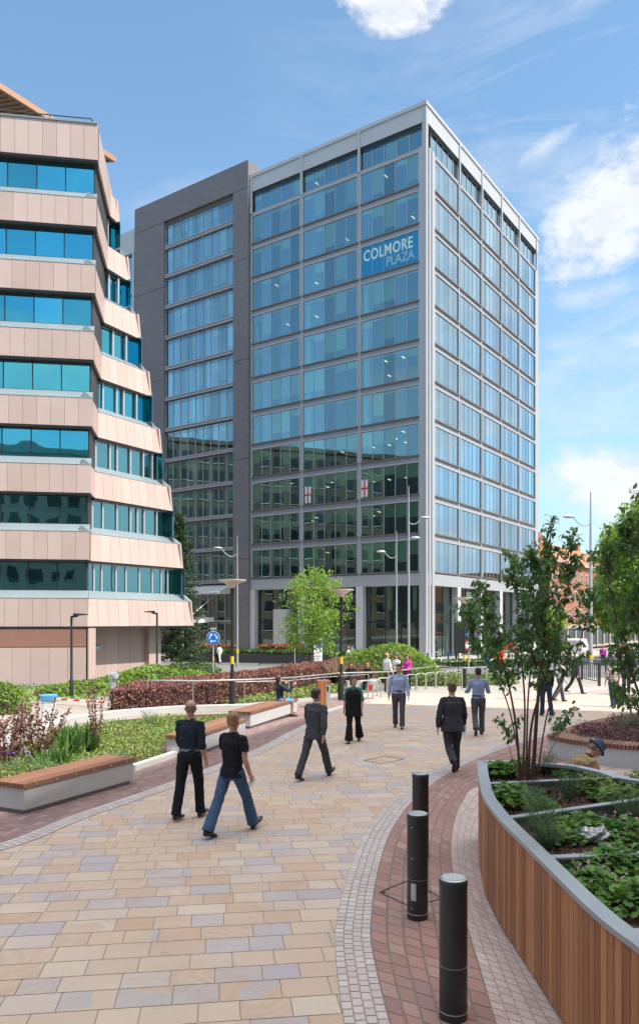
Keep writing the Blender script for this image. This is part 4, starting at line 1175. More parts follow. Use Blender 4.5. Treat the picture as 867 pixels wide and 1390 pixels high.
# --- signs
def sign_pole(px, d, ztop, label, name='road_sign', cat='road sign', group=None, m='galv', r=.04):
    p = at(px, d); root = empty(name, (p.x,p.y,gz(p.y)), 0, label, cat, group)
    s = MB(); s.cyl(0,0,0,ztop,r,10); s.build('pole', M[m], root, smooth=True); return root
def disc(mb, x, z, r, y0, y1, m=0, n=28, r_in=0):
    mb.tube([(x,y0,z),(x,y1,z)], r, n, m)
d = 41; root = sign_pole(289.5, d, armz(852, d), 'blue round roundabout sign on a galvanised post with a yellow band')
z = armz(866, d); s = MB(); disc(s, 0, z, .34, -.06, -.045); sgn = s.build('sign_face', M['blue_sign'], root)
s = MB(); disc(s, 0, z, .36, -.044, -.03); s.build('white_rim', M['white'], sgn)
s = MB()
for k in range(3):      # three curved arrows
    a0 = R(90+120*k); P = [(.19*math.cos(a0-t), -.062, z+.19*math.sin(a0-t)) for t in np.linspace(.15, 1.35, 6)]
    for q0, q1 in zip(P[:-1], P[1:]): s.bar(q0, q1, .055, .006, up=(0,1,0))
    e = Vector(P[-1]); t = (Vector(P[-1])-Vector(P[-2])).normalized(); nn = t.cross(Vector((0,1,0)))
    s.hexa([e-nn*.085+Vector((0,.003,0)), e+nn*.085+Vector((0,.003,0)), e+t*.13+Vector((0,.003,0)), e+t*.13+Vector((0,.003,0)), e-nn*.085-Vector((0,.003,0)), e+nn*.085-Vector((0,.003,0)), e+t*.13-Vector((0,.003,0)), e+t*.13-Vector((0,.003,0))])
s.build('arrows', M['white'], sgn)
s = MB(); s.box(-.16,.16,-.05,.05,z+.42,z+.55); s.build('sign_lamp', M['galv'], root)
s = MB(); s.cyl(0,0,1.2,1.45,.044,10); s.build('yellow_band', M['yellow'], root)
d = 58; root = sign_pole(400, d, 2.6, 'grey signpost with a small square lamp on top left of the young tree')
s = MB(); s.box(-.35,.05,-.05,.05,2.55,2.68); s.build('cross_piece', M['galv'], root)
# totem sign
d = 60; p = at(430, d); root = empty('totem_sign', (p.x,p.y,gz(p.y)), R(8), 'white totem sign with a blue patch standing beside the young tree', 'sign')
s = MB(); s.box(-.42,.42,-.08,.08,.15,2.35); s.build('panel', M['white'], root, bevel=.01)
s = MB(); s.box(-.08,.36,-.09,-.082,1.6,2.15); s.build('blue_patch', M['blue_sign'], root); s = MB(); s.box(-.35,.3,-.09,-.082,.5,.58); s.box(-.35,.2,-.09,-.082,.7,.78); s.box(-.35,.32,-.09,-.082,.9,.98); s.build('text_lines', M['frame_grey'], root)
s = MB(); s.box(-.36,.36,-.06,.06,0,.15); s.build('plinth', M['dark_metal'], root)
# back of a triangular sign
d = 50; root = sign_pole(478, d, 1.6, 'grey back of a triangular road sign on a short post over the round hedge')
s = MB(); s.hexa([(-.46,-.02,.95),(.46,-.02,.95),(.46,.0,.95),(-.46,.0,.95),(-.03,-.02,1.85),(.03,-.02,1.85),(.03,0,1.85),(-.03,0,1.85)]); s.build('sign_back', M['galv'], root)
s = MB(); s.bar((-.3,-.03,1.15),(.3,-.03,1.15),.03,.05,up=(0,1,0)); s.build('bracket', M['steel'], root)
# blue and red ringed signs right
d = 46; root = sign_pole(636, d, armz(845,d), 'pale signpost carrying a blue disc above a red-ringed disc')
z = armz(857,d); s = MB(); disc(s,0,z,.32,-.06,-.045); s.build('blue_disc', M['blue_sign'], root)
s = MB(); s.bar((-.13,-.064,z+.1),(.08,-.064,z-.12),.07,.006,up=(0,1,0)); s.bar((.12,-.064,z-.16),(.12,-.064,z+.03),.06,.006,up=(0,1,0)); s.bar((.12,-.064,z-.16),(-.06,-.064,z-.16),.06,.006,up=(0,1,0)); s.build('white_arrow', M['white'], root)
z = armz(876,d); s = MB(); disc(s,0,z,.32,-.06,-.045); s.build('red_ring', M['red'], root)
s = MB(); disc(s,0,z,.23,-.066,-.061); s.build('white_centre', M['white'], root)
s = MB(); s.cyl(0,0,.95,1.2,.046,10); s.build('yellow_band', M['yellow'], root)
# illuminated-style dark board behind the leaves
d = 50; root = sign_pole(622, d, 2.3, 'dark information board on a post left of the birch leaves', 'information_board', 'board', None, 'dark_metal')
s = MB(); s.box(-.3,.75,-.12,.0,1.4,3.4); s.build('board', M['dark_metal'], root)
# roadworks marker in red with yellow blocks, blue crate beside it
d = 58; p = at(677, d); root = empty('works_marker', (p.x,p.y,gz(p.y)), 0, 'tall red marker board with yellow blocks behind the birch stems', 'marker board')
s = MB(); s.box(-.38,.38,-.05,.05,.2,2.0); s.box(.2,1.1,-.05,.05,1.55,2.0); s.build('red_board', M['red'], root)
s = MB()
for i, z in enumerate((.55,.95,1.35)): s.box(-.2 if i % 2 else .02, .02 if i % 2 else .34, -.06,-.052, z, z+.32)
s.build('yellow_blocks', M['yellow'], root); s = MB(); s.box(-.45,.45,-.25,.25,0,.2); s.build('feet', M['dark_metal'], root)
p = at(668, 60); root = empty('street_cabinet', (p.x,p.y,gz(p.y)), 0, 'blue street cabinet with a white top panel left of the red marker', 'cabinet')
s = MB(); s.box(-.5,.3,-.3,.3,.1,1.0); s.build('body', mat('turquoise_cabinet', (.02,.22,.36), .5), root, bevel=.02); s = MB(); s.box(-.3,.3,-.34,-.31,.6,.9); s.build('label_panel', M['white'], root)
# small bollards before the tower
sb = empty('bollard', label='x', cat='bollard', group='thin dark bollards along the tower pavement')
s = MB(); s.lathe([(.07,0),(.07,.95),(.05,1.0)], 12); s.build('post', M['dark_metal'], sb, smooth=True)
bpx = [(580, 68), (592, 69), (608, 70), (649, 72), (690, 74), (745, 70), (764, 68)]
for i, (px, d) in enumerate(bpx):
    o = sb if i == 0 else copy_tree(sb); p = at(px, d); o.location = (p.x, p.y, gz(p.y))
    o['label'] = ['thin dark bollard just left of the tower corner pier','thin dark bollard right under the tower corner','thin dark bollard by the standing cyclist','thin dark bollard right of the red-ringed sign','thin dark bollard behind the birch stems','thin dark bollard before the brick building','thin dark bollard left of the white mast'][i]
# --- black bar railings of the crossing (right) and low wall planter (middle)
def bar_fence(p0, p1, n, h, label, group=None):
    root = empty('bar_railing', (0,0,0), 0, label, 'railing', group)
    s = MB(); a = Vector(p0[:2]); b = Vector(p1[:2])
    A = (a.x,a.y,gz(a.y)); B = (b.x,b.y,gz(b.y)); up = Vector((0,0,1))
    for z in (.12, h): s.bar(Vector(A)+up*z, Vector(B)+up*z, .04, .05)
    for i in range(n+1):
        q = Vector(A).lerp(Vector(B), i/n); s.box(q.x-.012,q.x+.012,q.y-.012,q.y+.012,q.z+.1,q.z+h)
    s.build('bars', M['dark_metal'], root)
    for i in range(0, 4):
        q = Vector(A).lerp(Vector(B), i/3); s = MB(); s.box(q.x-.04,q.x+.04,q.y-.04,q.y+.04,q.z,q.z+h+.08); s.build('post', M['dark_metal'], root)
    return root
bar_fence(at(752,50), at(812,41), 26, 1.05, 'black bar railing slanting behind the birch tree')
bar_fence(at(822,48), at(915,44), 34, 1.05, 'black bar railing behind the man in the checked shirt')
bar_fence(at(352,66), at(470,62), 40, .95, 'dark bar railing beside the road under the young tree')
p = at(813, depth(932)); root = empty('bollard', (p.x,p.y,gz(p.y)), 0, 'dark square post at the end of the black railing', 'post'); s = MB(); s.box(-.06,.06,-.06,.06,0,1.1); s.build('post', M['dark_metal'], root, bevel=.01); s = MB(); s.box(-.07,.07,-.07,.07,1.1,1.13); s.build('cap', M['dark_metal'], root)
# dark planter wall by the road with clipped hedges
a = at(232, 74); b = at(470, 68); s = MB(); s.bar((a.x,a.y,gz(a.y)+.35),(b.x,b.y,gz(b.y)+.35),.35,.9)
tag(s.build('planter_wall', mat('dark_grey_planter_wall', (.06,.06,.065), .7)), 'long dark grey planter wall below the clipped hedge across the road', 'wall')
# ================================================================ VEGETATION
def nrm(a): return a/np.maximum(np.linalg.norm(a, axis=-1, keepdims=True), 1e-9)
LEAF_LONG = (np.array([(0,0,0),(.22,.30,.02),(.20,.65,-.03),(0,1,-.12),(-.20,.65,-.03),(-.22,.30,.02),(0,.33,-.05),(0,.68,-.09)], float), [(0,1,6),(1,2,7,6),(2,3,7),(3,4,7),(4,5,6,7),(5,0,6)])
LEAF_OVAL = (np.array([(0,0,0),(.32,.35,.05),(.24,.75,.02),(0,1,-.06),(-.24,.75,.02),(-.32,.35,.05)], float), [(0,1,2,3),(0,3,4,5)])
LEAF_CARD = (np.array([(-.38,0,0),(.38,.1,.08),(.3,.9,0),(-.3,1,.1)], float), [(0,1,2,3)])
NEEDLE = (np.array([(-.05,0,0),(.05,0,0),(0,1,.05)], float), [(0,1,2)])
_lb = [(0,0,0)]
for i in range(15):
    a = R(-150+i*300/14)*1.0; r_ = .5 if i % 2 == 0 else .36
    _lb.append((r_*math.sin(a), .25+r_*math.cos(a), .05*(i % 2)))
LEAF_LOBED = (np.array(_lb, float), [(0,i,i+1) for i in range(1,15)])
PETAL5 = (np.array([(0,0,0)]+[(.5*math.cos(R(i*36)) * (1 if i%2==0 else .35), .5*math.sin(R(i*36)) * (1 if i%2==0 else .35), .06) for i in range(10)], float), [(0,i,i+1 if i<10 else 1) for i in range(1,11)])
BLADE = (np.array([(-.04,0,0),(.04,0,0),(.035,.5,.05),(0,1,.0),(-.035,.5,.05)], float), [(0,1,2,3,4)])
def scatter(name, T, P, Yd, Nr, S, tone, m, parent=None, wid=1.0):
    """one mesh of many leaves: base points P, blade direction Yd, upper-side normal Nr, length S"""
    V, Fc = T; P = np.asarray(P, float); Yd = nrm(np.asarray(Yd, float)); Nr = np.asarray(Nr, float)
    Xd = nrm(np.cross(Yd, Nr)+1e-6); Zd = np.cross(Xd, Yd)
    S = np.asarray(S, float)[:, None, None]
    W = P[:, None, :] + S*(V[None,:,0:1]*wid*Xd[:, None, :] + V[None,:,1:2]*Yd[:, None, :] + V[None,:,2:3]*Zd[:, None, :])
    n, k = len(P), len(V)
    me = bpy.data.meshes.new(name)
    me.vertices.add(n*k); me.vertices.foreach_set('co', W.reshape(-1))
    ls = np.array([i for f in Fc for i in f]); cnt = np.array([len(f) for f in Fc]); st = np.concatenate([[0], np.cumsum(cnt)[:-1]])
    me.loops.add(n*len(ls)); me.loops.foreach_set('vertex_index', (np.arange(n)[:, None]*k + ls[None, :]).reshape(-1).astype(np.int32))
    me.polygons.add(n*len(cnt))
    me.polygons.foreach_set('loop_start', (np.arange(n)[:, None]*len(ls)+st[None, :]).reshape(-1).astype(np.int32))
    me.polygons.foreach_set('loop_total', np.tile(cnt, n).astype(np.int32))
    me.materials.append(m)
    a = me.attributes.new('tone', 'FLOAT', 'FACE'); a.data.foreach_set('value', np.repeat(np.asarray(tone, float), len(cnt)))
    me.update(calc_edges=True); me.validate()
    o = bpy.data.objects.new(name, me); COL.objects.link(o)
    if parent is not None: o.parent = parent
    return o
def rdir(n): return nrm(rng.normal(size=(n, 3)))
L_purple = leafmat('purple_leaf', (.11,.040,.048), (.29,.115,.11), .42, .2, (.30,.20,.10))
L_lime = leafmat('lime_hedge_leaf', (.10,.19,.025), (.24,.36,.05), .45, .3)
L_green = leafmat('mid_green_leaf', (.035,.085,.018), (.10,.20,.04), .45, .25)
L_young = leafmat('fresh_yellow_green_leaf', (.12,.23,.035), (.28,.42,.07), .45, .38)
L_dark = leafmat('dark_glossy_leaf', (.06,.13,.055), (.14,.26,.085), .36, .38, (.20,.34,.09))
L_cover = leafmat('ground_cover_leaf', (.07,.15,.03), (.21,.30,.06), .5, .25, (.33,.38,.12))
L_rose = leafmat('blue_green_needle', (.11,.19,.09), (.26,.40,.18), .55, .15)
L_mantle = leafmat('lime_mantle_leaf', (.10,.19,.04), (.24,.33,.07), .5, .3)
L_ger = leafmat('geranium_leaf', (.055,.15,.035), (.15,.30,.07), .5, .3, (.21,.33,.08))
L_pink = leafmat('pink_flower', (.55,.26,.36), (.72,.45,.52), .6, .3)
L_heath = leafmat('heather_leaf', (.10,.045,.055), (.20,.09,.10), .6, .15)
L_pine = leafmat('pine_needle', (.022,.055,.022), (.06,.11,.045), .55, .1)
L_straw = leafmat('straw_blade', (.16,.10,.07), (.32,.22,.14), .6, .2)
L_orange = leafmat('orange_red_leaf', (.20,.06,.03), (.34,.15,.06), .5, .2)
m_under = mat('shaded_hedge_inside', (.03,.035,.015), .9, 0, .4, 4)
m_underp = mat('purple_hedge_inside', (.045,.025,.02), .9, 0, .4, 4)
def leaves_on(name, pts, nor, size, m, parent, T=LEAF_CARD, spread=.7, up=.35, tone=None):
    n = len(pts); nor = nrm(np.asarray(nor)+rng.normal(size=(n,3))*spread*.5)
    yd = nrm(rdir(n)*1.0 + np.array([0,0,up]) + nor*.6)
    s = size*rng.uniform(.6, 1.35, n)
    t = rng.beta(2, 2, n) if tone is None else tone
    return scatter(name, T, pts, yd, nor, s, t, m, parent)
def clumpnoise(P, f=1.3, seed=0):
    P = np.asarray(P); v = np.zeros(len(P)); r = np.random.default_rng(seed)
    for k in range(6):
        w = r.normal(size=3)*f*(1.5**k*.6); v += np.sin(P@w + r.uniform(0, 6))*(.7**k)
    return v/2.2
def hedge(label, front, th, h, leaf, inside, size=.08, dens=230, cat='hedge', name='hedge', group=None, rough=.10, hf=None):
    """clipped hedge: front line (plan points), thickness to the far side, height"""
    root = empty(name, (0,0,0), 0, label, cat, group)
    A = catmull([p[:2] for p in front], 6); 
    Bk = [a+Vector((0, th)) for a in A] if not callable(th) else [th(a) for a in A]
    hh = hf or (lambda t: h)
    mb = MB(); n = len(A)
    for i in range(n-1):
        a, b, c, d = A[i], A[i+1], Bk[i+1], Bk[i]; h0, h1 = hh(i/(n-1))-.1, hh((i+1)/(n-1))-.1
        sh = .08
        mb.hexa([(a.x,a.y+sh,gz(a.y)),(b.x,b.y+sh,gz(b.y)),(c.x,c.y-sh,gz(c.y)),(d.x,d.y-sh,gz(d.y)),(a.x,a.y+sh,gz(a.y)+h0),(b.x,b.y+sh,gz(b.y)+h1),(c.x,c.y-sh,gz(c.y)+h1),(d.x,d.y-sh,gz(d.y)+h0)])
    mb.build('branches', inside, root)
    P = []; Nn = []
    for i in range(n-1):
        a, b, c, d = A[i], A[i+1], Bk[i+1], Bk[i]; L = (b-a).length; T = ((a-d).length+(b-c).length)/2; h0 = hh((i+.5)/(n-1))
        nf = rng.poisson(L*h0*dens); nt_ = rng.poisson(L*T*dens)
        fn = Vector(((b-a).y, -(b-a).x)).normalized()
        if fn.y > 0: fn = -fn
        u = rng.random(nf); w = rng.random(nf)
        X = a.x+(b.x-a.x)*u; Y = a.y+(b.y-a.y)*u; j = rng.normal(size=nf)*.05
        P.append(np.stack([X+fn.x*j, Y+fn.y*j, np.array([gz(y) for y in Y])+w*h0], 1)); Nn.append(np.tile([fn.x, fn.y, .35], (nf, 1)))
        u = rng.random(nt_); w = rng.random(nt_)
        X = (a.x+(b.x-a.x)*u)*(1-w)+(d.x+(c.x-d.x)*u)*w; Y = (a.y+(b.y-a.y)*u)*(1-w)+(d.y+(c.y-d.y)*u)*w
        Z = np.array([gz(y) for y in Y])+h0-.16*np.maximum(0, .18-w)*5
        P.append(np.stack([X, Y, Z], 1)); Nn.append(np.tile([0, -.1, 1.0], (nt_, 1)))
    for i, q in ((0, 1), (n-1, -1)):
        a, d = A[i], Bk[i]; T = (a-d).length; h0 = hh(i/(n-1)); k = rng.poisson(T*h0*dens); u = rng.random(k)
        Y = a.y+(d.y-a.y)*u; P.append(np.stack([a.x+(d.x-a.x)*u, Y, np.array([gz(y) for y in Y])+rng.random(k)*h0], 1)); Nn.append(np.tile([-q*1.0, 0, .3], (k, 1)))
    P = np.concatenate(P); Nn = np.concatenate(Nn)
    cn = clumpnoise(P, 2.2, 3); P = P + nrm(Nn)*(cn*rough)[:, None] + rng.normal(size=P.shape)*.025
    leaves_on('foliage', P, Nn, size, leaf, root, tone=np.clip(.5+cn*.25+rng.normal(size=len(P))*.22, 0, 1))
    return root
def mound(label, balls, leaf, inside, size=.09, dens=200, cat='shrub', name='clipped_shrub', group=None, rough=.12, T=LEAF_CARD):
    """balls: (x, y, rx, ry, h) domes on the ground"""
    root = empty(name, (balls[0][0], balls[0][1], gz(balls[0][1])), 0, label, cat, group)
    ox, oy, oz = root.location
    mb = MB(); P = []; Nn = []
    for (x, y, rx, ry, h) in balls:
        mb.ell((x-ox, y-oy, gz(y)-oz), (rx*.93, ry*.93, h*.92), 16, k=10)
        n = int(dens*(2*math.pi*(rx*ry)**.5*h*.75+math.pi*rx*ry*.6)); d = rdir(n); d[:, 2] = np.abs(d[:, 2])
        q = np.array([x, y, gz(y)]) + d*np.array([rx, ry, h]); P.append(q); Nn.append(nrm(d/np.array([rx, ry, h])))
    P = np.concatenate(P); Nn = np.concatenate(Nn)
    keep = np.ones(len(P), bool)
    for (x, y, rx, ry, h) in balls:
        e = ((P-np.array([x, y, gz(y)]))/np.array([rx, ry, h])*1.04); keep &= (np.sum(e*e, 1) > .98)
    P = P[keep]; Nn = Nn[keep]; cn = clumpnoise(P, 2.4, 5)
    P = P + Nn*(cn*rough)[:, None] + rng.normal(size=P.shape)*.02 - np.array([ox, oy, oz])
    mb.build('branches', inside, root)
    leaves_on('foliage', P, Nn, size, leaf, root, T=T, tone=np.clip(.5+cn*.25+rng.normal(size=len(P))*.2, 0, 1))
    return root
# purple hedge rising to the right; the lime hedge by the granite; the round hedge
hedge('purple-leaved hedge running from the ramp up to the young tree', [G(149,969), G(200,966), G(262,960), G(300,955.5), G(350,945), G(400,936), G(450,925), G(482,920)], 3.4, .8, L_purple, m_underp, .06, 420, hf=lambda t: .82+.25*t)
mound('bright green mounded hedge before the granite building, split by a slim lamp', [(*at(212, 35.5)[:2], 2.1, 1.5, 1.15), (*at(165, 34.5)[:2], 1.7, 1.4, .75), (*at(250, 36.5)[:2], 1.6, 1.3, .85), (*at(128, 33.5)[:2], 1.5, 1.2, .55), (*at(92, 33)[:2], 1.4, 1.1, .40), (*at(188, 35)[:2], 1.6, 1.4, .9)], L_lime, m_under, .095, 210)
mound('large rounded light green hedge behind the people at the bicycle stands', [(*at(528, 43)[:2], 2.5, 1.9, 2.0), (*at(498, 44.5)[:2], 2.0, 1.7, 1.65), (*at(560, 43.2)[:2], 1.5, 1.6, 1.6), (*at(478, 46)[:2], 1.6, 1.4, .95)], L_lime, m_under, .10, 190)
mound('round pale green bush at the left edge of the picture', [(*at(0, 25.5)[:2], .8, .8, 1.0), (*at(-20, 26)[:2], 1.0, .9, 1.0)], L_lime, m_under, .08, 260)
mound('low lime shrub patch behind the right half of the bicycle stands', [(*at(600, 39.5)[:2], 1.6, .8, .62), (*at(636, 40)[:2], 1.5, .8, .6), (*at(672, 40.6)[:2], 1.2, .7, .58)], L_cover, m_under, .08, 230)
mound('small dark green shrubs by the sign left of the road', [(*at(262, 46)[:2], 1.3, .9, .95), (*at(240, 47)[:2], .9, .8, .8), (*at(280, 47)[:2], .9, .8, .7)], L_green, m_under, .12, 120)
hedge('clipped green hedge with orange-red tips over the dark planter wall, left part', [at(270, 74.5), at(318, 73.5)], 1.3, 1.55, L_orange, m_under, .16, 70)
hedge('clipped hedge with orange-red tips over the planter wall, right part', [at(352, 72.5), at(410, 71)], 1.3, 1.55, L_orange, m_under, .16, 70)
hedge('low clipped green hedge along the dark planter wall', [at(236, 74), at(320, 72.2), at(400, 70.4), at(468, 68.6)], 1.0, 1.12, L_green, m_under, .15, 80)
hedge('low green hedge beyond the round hedge near the tower corner', [at(585, 60), at(640, 61), at(700, 62)], 1.0, .55, L_green, m_under, .14, 70)
# grassy bank with shrubs, left of the bicycle stands
def cover(name, poly, n, leaf, size, label=None, cat=None, z=.0, T=LEAF_OVAL, hgt=.10, up=.8, clear=0.0, kind='stuff', seed=0, parent=None):
    P = []; xs = [p[0] for p in poly]; ys_ = [p[1] for p in poly]
    pts = np.stack([rng.uniform(min(xs), max(xs), n*3), rng.uniform(min(ys_), max(ys_), n*3)], 1)
    ins = np.zeros(len(pts), bool); j = len(poly)-1
    for i in range(len(poly)):
        xi, yi, xj, yj = poly[i][0], poly[i][1], poly[j][0], poly[j][1]
        c = ((yi > pts[:,1]) != (yj > pts[:,1])) & (pts[:,0] < (xj-xi)*(pts[:,1]-yi)/((yj-yi) or 1e-9)+xi)
        ins ^= c; j = i
    pts = pts[ins][:n]
    q = np.concatenate([pts, np.zeros((len(pts), 1))], 1); cn = clumpnoise(q, 2.0, seed)
    if clear: k = cn > -clear; pts, cn = pts[k], cn[k]
    Z = np.array([gz(y) for y in pts[:,1]])+z+np.clip(cn*.5+.5, 0, 1)*hgt*rng.random(len(pts))
    P = np.stack([pts[:,0], pts[:,1], Z], 1)
    nor = nrm(rng.normal(size=P.shape)*.35+np.array([0,0,1])); yd = nrm(rdir(len(P))+np.array([0,0,up*.4]))
    o = scatter(name, T, P, yd, nor, size*rng.uniform(.6, 1.4, len(P)), np.clip(.5+cn*.28+rng.normal(size=len(P))*.2, 0, 1), leaf, parent)
    return tag(o, label, cat, kind=kind)
bank = [G(250,958)[:2], G(330,955)[:2], G(430,946)[:2], G(500,932)[:2], G(560,918)[:2], G(600,912)[:2], G(560,906)[:2], G(480,914)[:2], G(400,933)[:2], G(300,952)[:2]]
sheet('bank_soil', bank, m_under, .012)
cover('bank_grass', bank, 16000, L_cover, .10, 'yellow-green ground cover on the bank beneath the handrail', 'ground cover', .01, hgt=.12)
left = [G(0,962)[:2], (-13,24), (-15,33), (-8.6,36), G(150,940)[:2], (-8.2,31.5), (-9.6,31)]
cover('verge_planting', [(-20,28.5),(-10.5,29.3),(-6.6,33),(-4,38),(-8,41),(-12,39.5),(-22,37)], 11000, L_cover, .11, 'green ground cover round the foot of the granite building', 'ground cover', .01, hgt=.2)
# dry strap-leaved clump left of the young tree's lamp
def strap_clump(label, x, y, n, h, leaf, spread=.5, cat='plant', name='strap_leaved_plant', z=None, group=None, bend=.6, w=1.4):
    root = empty(name, (x, y, gz(y) if z is None else z), 0, label, cat, group)
    P = np.concatenate([rng.normal(size=(n,2))*spread*.25, np.zeros((n,1))], 1); a = rng.uniform(0, 2*math.pi, n); e = rng.uniform(.15, 1.0, n)*bend
    yd = np.stack([np.cos(a)*e, np.sin(a)*e, np.ones(n)], 1); nor = np.stack([np.cos(a), np.sin(a), -.3*np.ones(n)], 1)
    scatter('leaves', BLADE, P, yd, nor, h*rng.uniform(.6, 1.1, n), rng.random(n), leaf, root, wid=w); return root
for i, (px, d, lab) in enumerate([(478, 40, 'dry brown strap-leaved clump at the foot of the round hedge'), (462, 41, 'brown grassy clump behind the bowl lamp post'), (491, 38.5, 'brown strap-leaved clump right of the others by the lamp')]):
    p = at(px, d); strap_clump(lab, p.x, p.y, 220, 1.3, L_straw, .9, bend=.9, w=1.2, group='dry clumps at the end of the purple hedge')
# --- planting bed by the benches
bed = [(-8.8,10.0), G(0,1090)[:2], (-3.9,13.0), G(182,1046)[:2], G(215,1036)[:2], G(262,1020)[:2], G(300,1000)[:2], G(334,984)[:2], G(338,969)[:2], G(262,971)[:2], G(200,975)[:2], G(150,980)[:2], G(100,989)[:2], G(60,1004)[:2], G(0,1021)[:2], (-9.6,15.5)]
B0 = Vector(B1a[:2]); bdir = (Vector(B1b[:2])-B0).normalized(); bn = Vector((-bdir.y, bdir.x))
bed[1] = tuple(B0-bdir*3+bn*.66); bed[2] = tuple(B0+bdir*1.5+bn*.66)
bed.insert(3, tuple(Vector(B1b[:2])+bn*.66))
sheet('bed_mulch', bed, M['soil'], .018)
bedi = [(p[0], p[1]) for p in bed]
inner = [tuple(Vector(p).lerp(Vector((-4.6,17.0)), .06)) for p in bedi]
cover('bed_ground_cover', inner, 26000, L_cover, .055, 'dense low green ground cover filling the bed behind the benches', 'ground cover', .03, hgt=.16, clear=.55, seed=4)
def bush(label, x, y, z, r, h, n, leaf, size, T=LEAF_OVAL, name='shrub', cat='shrub', group=None, stems=14, bark='bark', up=.5, stemr=.008, droop=0.0, lo=.15, flare=1.0, parent=None, spiky=0.0):
    """open shrub: many thin stems, leaves strung along them"""
    root = empty(name, (x, y, z), 0, label, cat, group); mb = MB(); P = []; Y = []; 
    for i in range(stems):
        a = rng.uniform(0, 2*math.pi); e = r*rng.uniform(.25, 1)*flare; hh = h*rng.uniform(.6, 1.0)*(1-.25*(e/r))
        b0 = np.array([math.cos(a)*r*.12, math.sin(a)*r*.12, 0]); tip = np.array([math.cos(a)*e, math.sin(a)*e, hh])
        mid = b0*.5+tip*.5+np.array([0,0,hh*.12])+rng.normal(size=3)*r*.06
        Q = [b0*(1-t)**2+2*mid*t*(1-t)+tip*t*t for t in np.linspace(0,1,6)]
        mb.tube([tuple(q) for q in Q], [stemr*(1-.7*t) for t in np.linspace(0,1,6)], 5)
        k = max(1, n//stems); t = rng.uniform(lo, 1, k)[:, None]; q = b0*(1-t)**2+2*mid*t*(1-t)+tip*t*t
        tang = nrm(tip-b0); sd = rdir(k); sd = nrm(sd*1.0+tang*up)
        off = rdir(k)*(r*.10*rng.random((k,1))*(1.2-t*.6)*(1-spiky))
        P.append(q+off); Y.append(sd+np.array([0,0,-droop]))
    mb.build('stems', M[bark], root)
    P = np.concatenate(P); Y = np.concatenate(Y); nr = nrm(rng.normal(size=P.shape)*.6+np.array([0,0,1]))
    scatter('leaves', T, P, Y, nr, size*rng.uniform(.6,1.3,len(P)), rng.random(len(P)), leaf, root); return root
G_sh = 'purple-leaved shrubs in the bench bed'
p = G(52,1036); bush('tall purple-leaved shrub behind the nearest bench, centre of its end', p.x, p.y, .02, .70, 1.75, 900, L_purple, .062, group=G_sh, stems=22, lo=.12)
p = G(8,1040); bush('dense purple-leaved shrub at the left edge behind the bench', p.x, p.y, .02, .85, 1.45, 1500, L_purple, .066, group=G_sh, stems=24, lo=.05)
p = G(131,1022); bush('slim open purple-leaved shrub between bench and barrier', p.x, p.y, .02, .5, 1.95, 430, L_purple, .058, group=G_sh, stems=13, lo=.1)
p = G(-30,1030); bush('wide purple-leaved shrub just cut by the left edge', p.x, p.y, .02, .9, 1.3, 1200, L_purple, .066, group=G_sh, stems=20, lo=.05)
p = G(98,1022); strap_clump('dark green bushy plant with upright leaves between the purple shrubs', p.x, p.y, 300, .68, L_dark, .8, bend=.9, w=2.2, name='evergreen_plant')
p = G(70,1040); strap_clump('small dark green spiky plant in front of the tall purple shrub', p.x, p.y, 160, .42, L_dark, .6, bend=1.0, w=2.2, name='evergreen_plant')
for i, (px, py, r, h, lab) in enumerate([(22,1052,.35,.38,'low grey-green lavender clump by the bench end'), (60,1052,.35,.35,'low grey-green clump right of the lavender'), (205,985,.4,.5,'feathery green clump in the sunny middle of the bed'), (118,1045,.3,.3,'tiny grey-green clump behind the middle of the bench'), (160,1036,.28,.28,'tiny grey-green clump behind the right end of the bench')]):
    p = G(px, py); bush(lab, p.x, p.y, .02, r, h, 900, L_rose, .06, T=NEEDLE, name='herb_clump', cat='plant', group='grey-green clumps in the bench bed', stems=30, bark='bark_grey', up=1.2, stemr=.003, lo=.1)
pf = G(14,1046); f = cover('purple_flowers', [(pf.x-.3,pf.y-.2),(pf.x+.45,pf.y-.2),(pf.x+.45,pf.y+.2),(pf.x-.3,pf.y+.2)], 46, leafmat('violet_flower',(.16,.06,.34),(.26,.12,.45)), .06, 'patch of violet flowers at the bench end of the bed', 'flowers', .32, T=PETAL5, hgt=.16)
p = G(140,985); q = G(152,978)

# --- the raised planter in the right foreground
PZT = 1.07
left_px = [(649,1033),(650,1052),(656,1079),(668,1098),(683,1116),(706,1139),(733,1166),(800,1232),(867,1285)]
PL = [G(x, y, PZT)[:2] for x, y in left_px]
outer = catmull([(3.05,1.2),(2.55,2.1),(2.12,3.3)] + PL[::-1], 8)
back_px = [(690,1032.5),(770,1037.5),(820,1047),(867,1058)]
bk_ = [Vector(G(x, y, PZT)[:2]) for x, y in back_px]
back = catmull([outer[-1]] + bk_ + [(5.3,8.3),(6.3,6.6),(6.7,4.6),(6.3,2.6),(4.9,1.2)], 6)
ring_ = resample(outer, .02)[:-1] if False else outer[:-1]
outline = [Vector(p) for p in outer] + [Vector(p) for p in back[1:]]
planter = empty('raised_planter', (PL[0][0], PL[0][1], 0), 0, 'big raised timber-clad planter with steel rim in the right foreground', 'planter')
po = Vector((PL[0][0], PL[0][1]))
def inset(P, d):
    out = []; n = len(P)
    for i in range(n):
        t = (P[(i+1) % n]-P[i-1]).normalized(); out.append(P[i]+Vector((t.y, -t.x))*d)
    return out
cl = outline+[outline[0]]
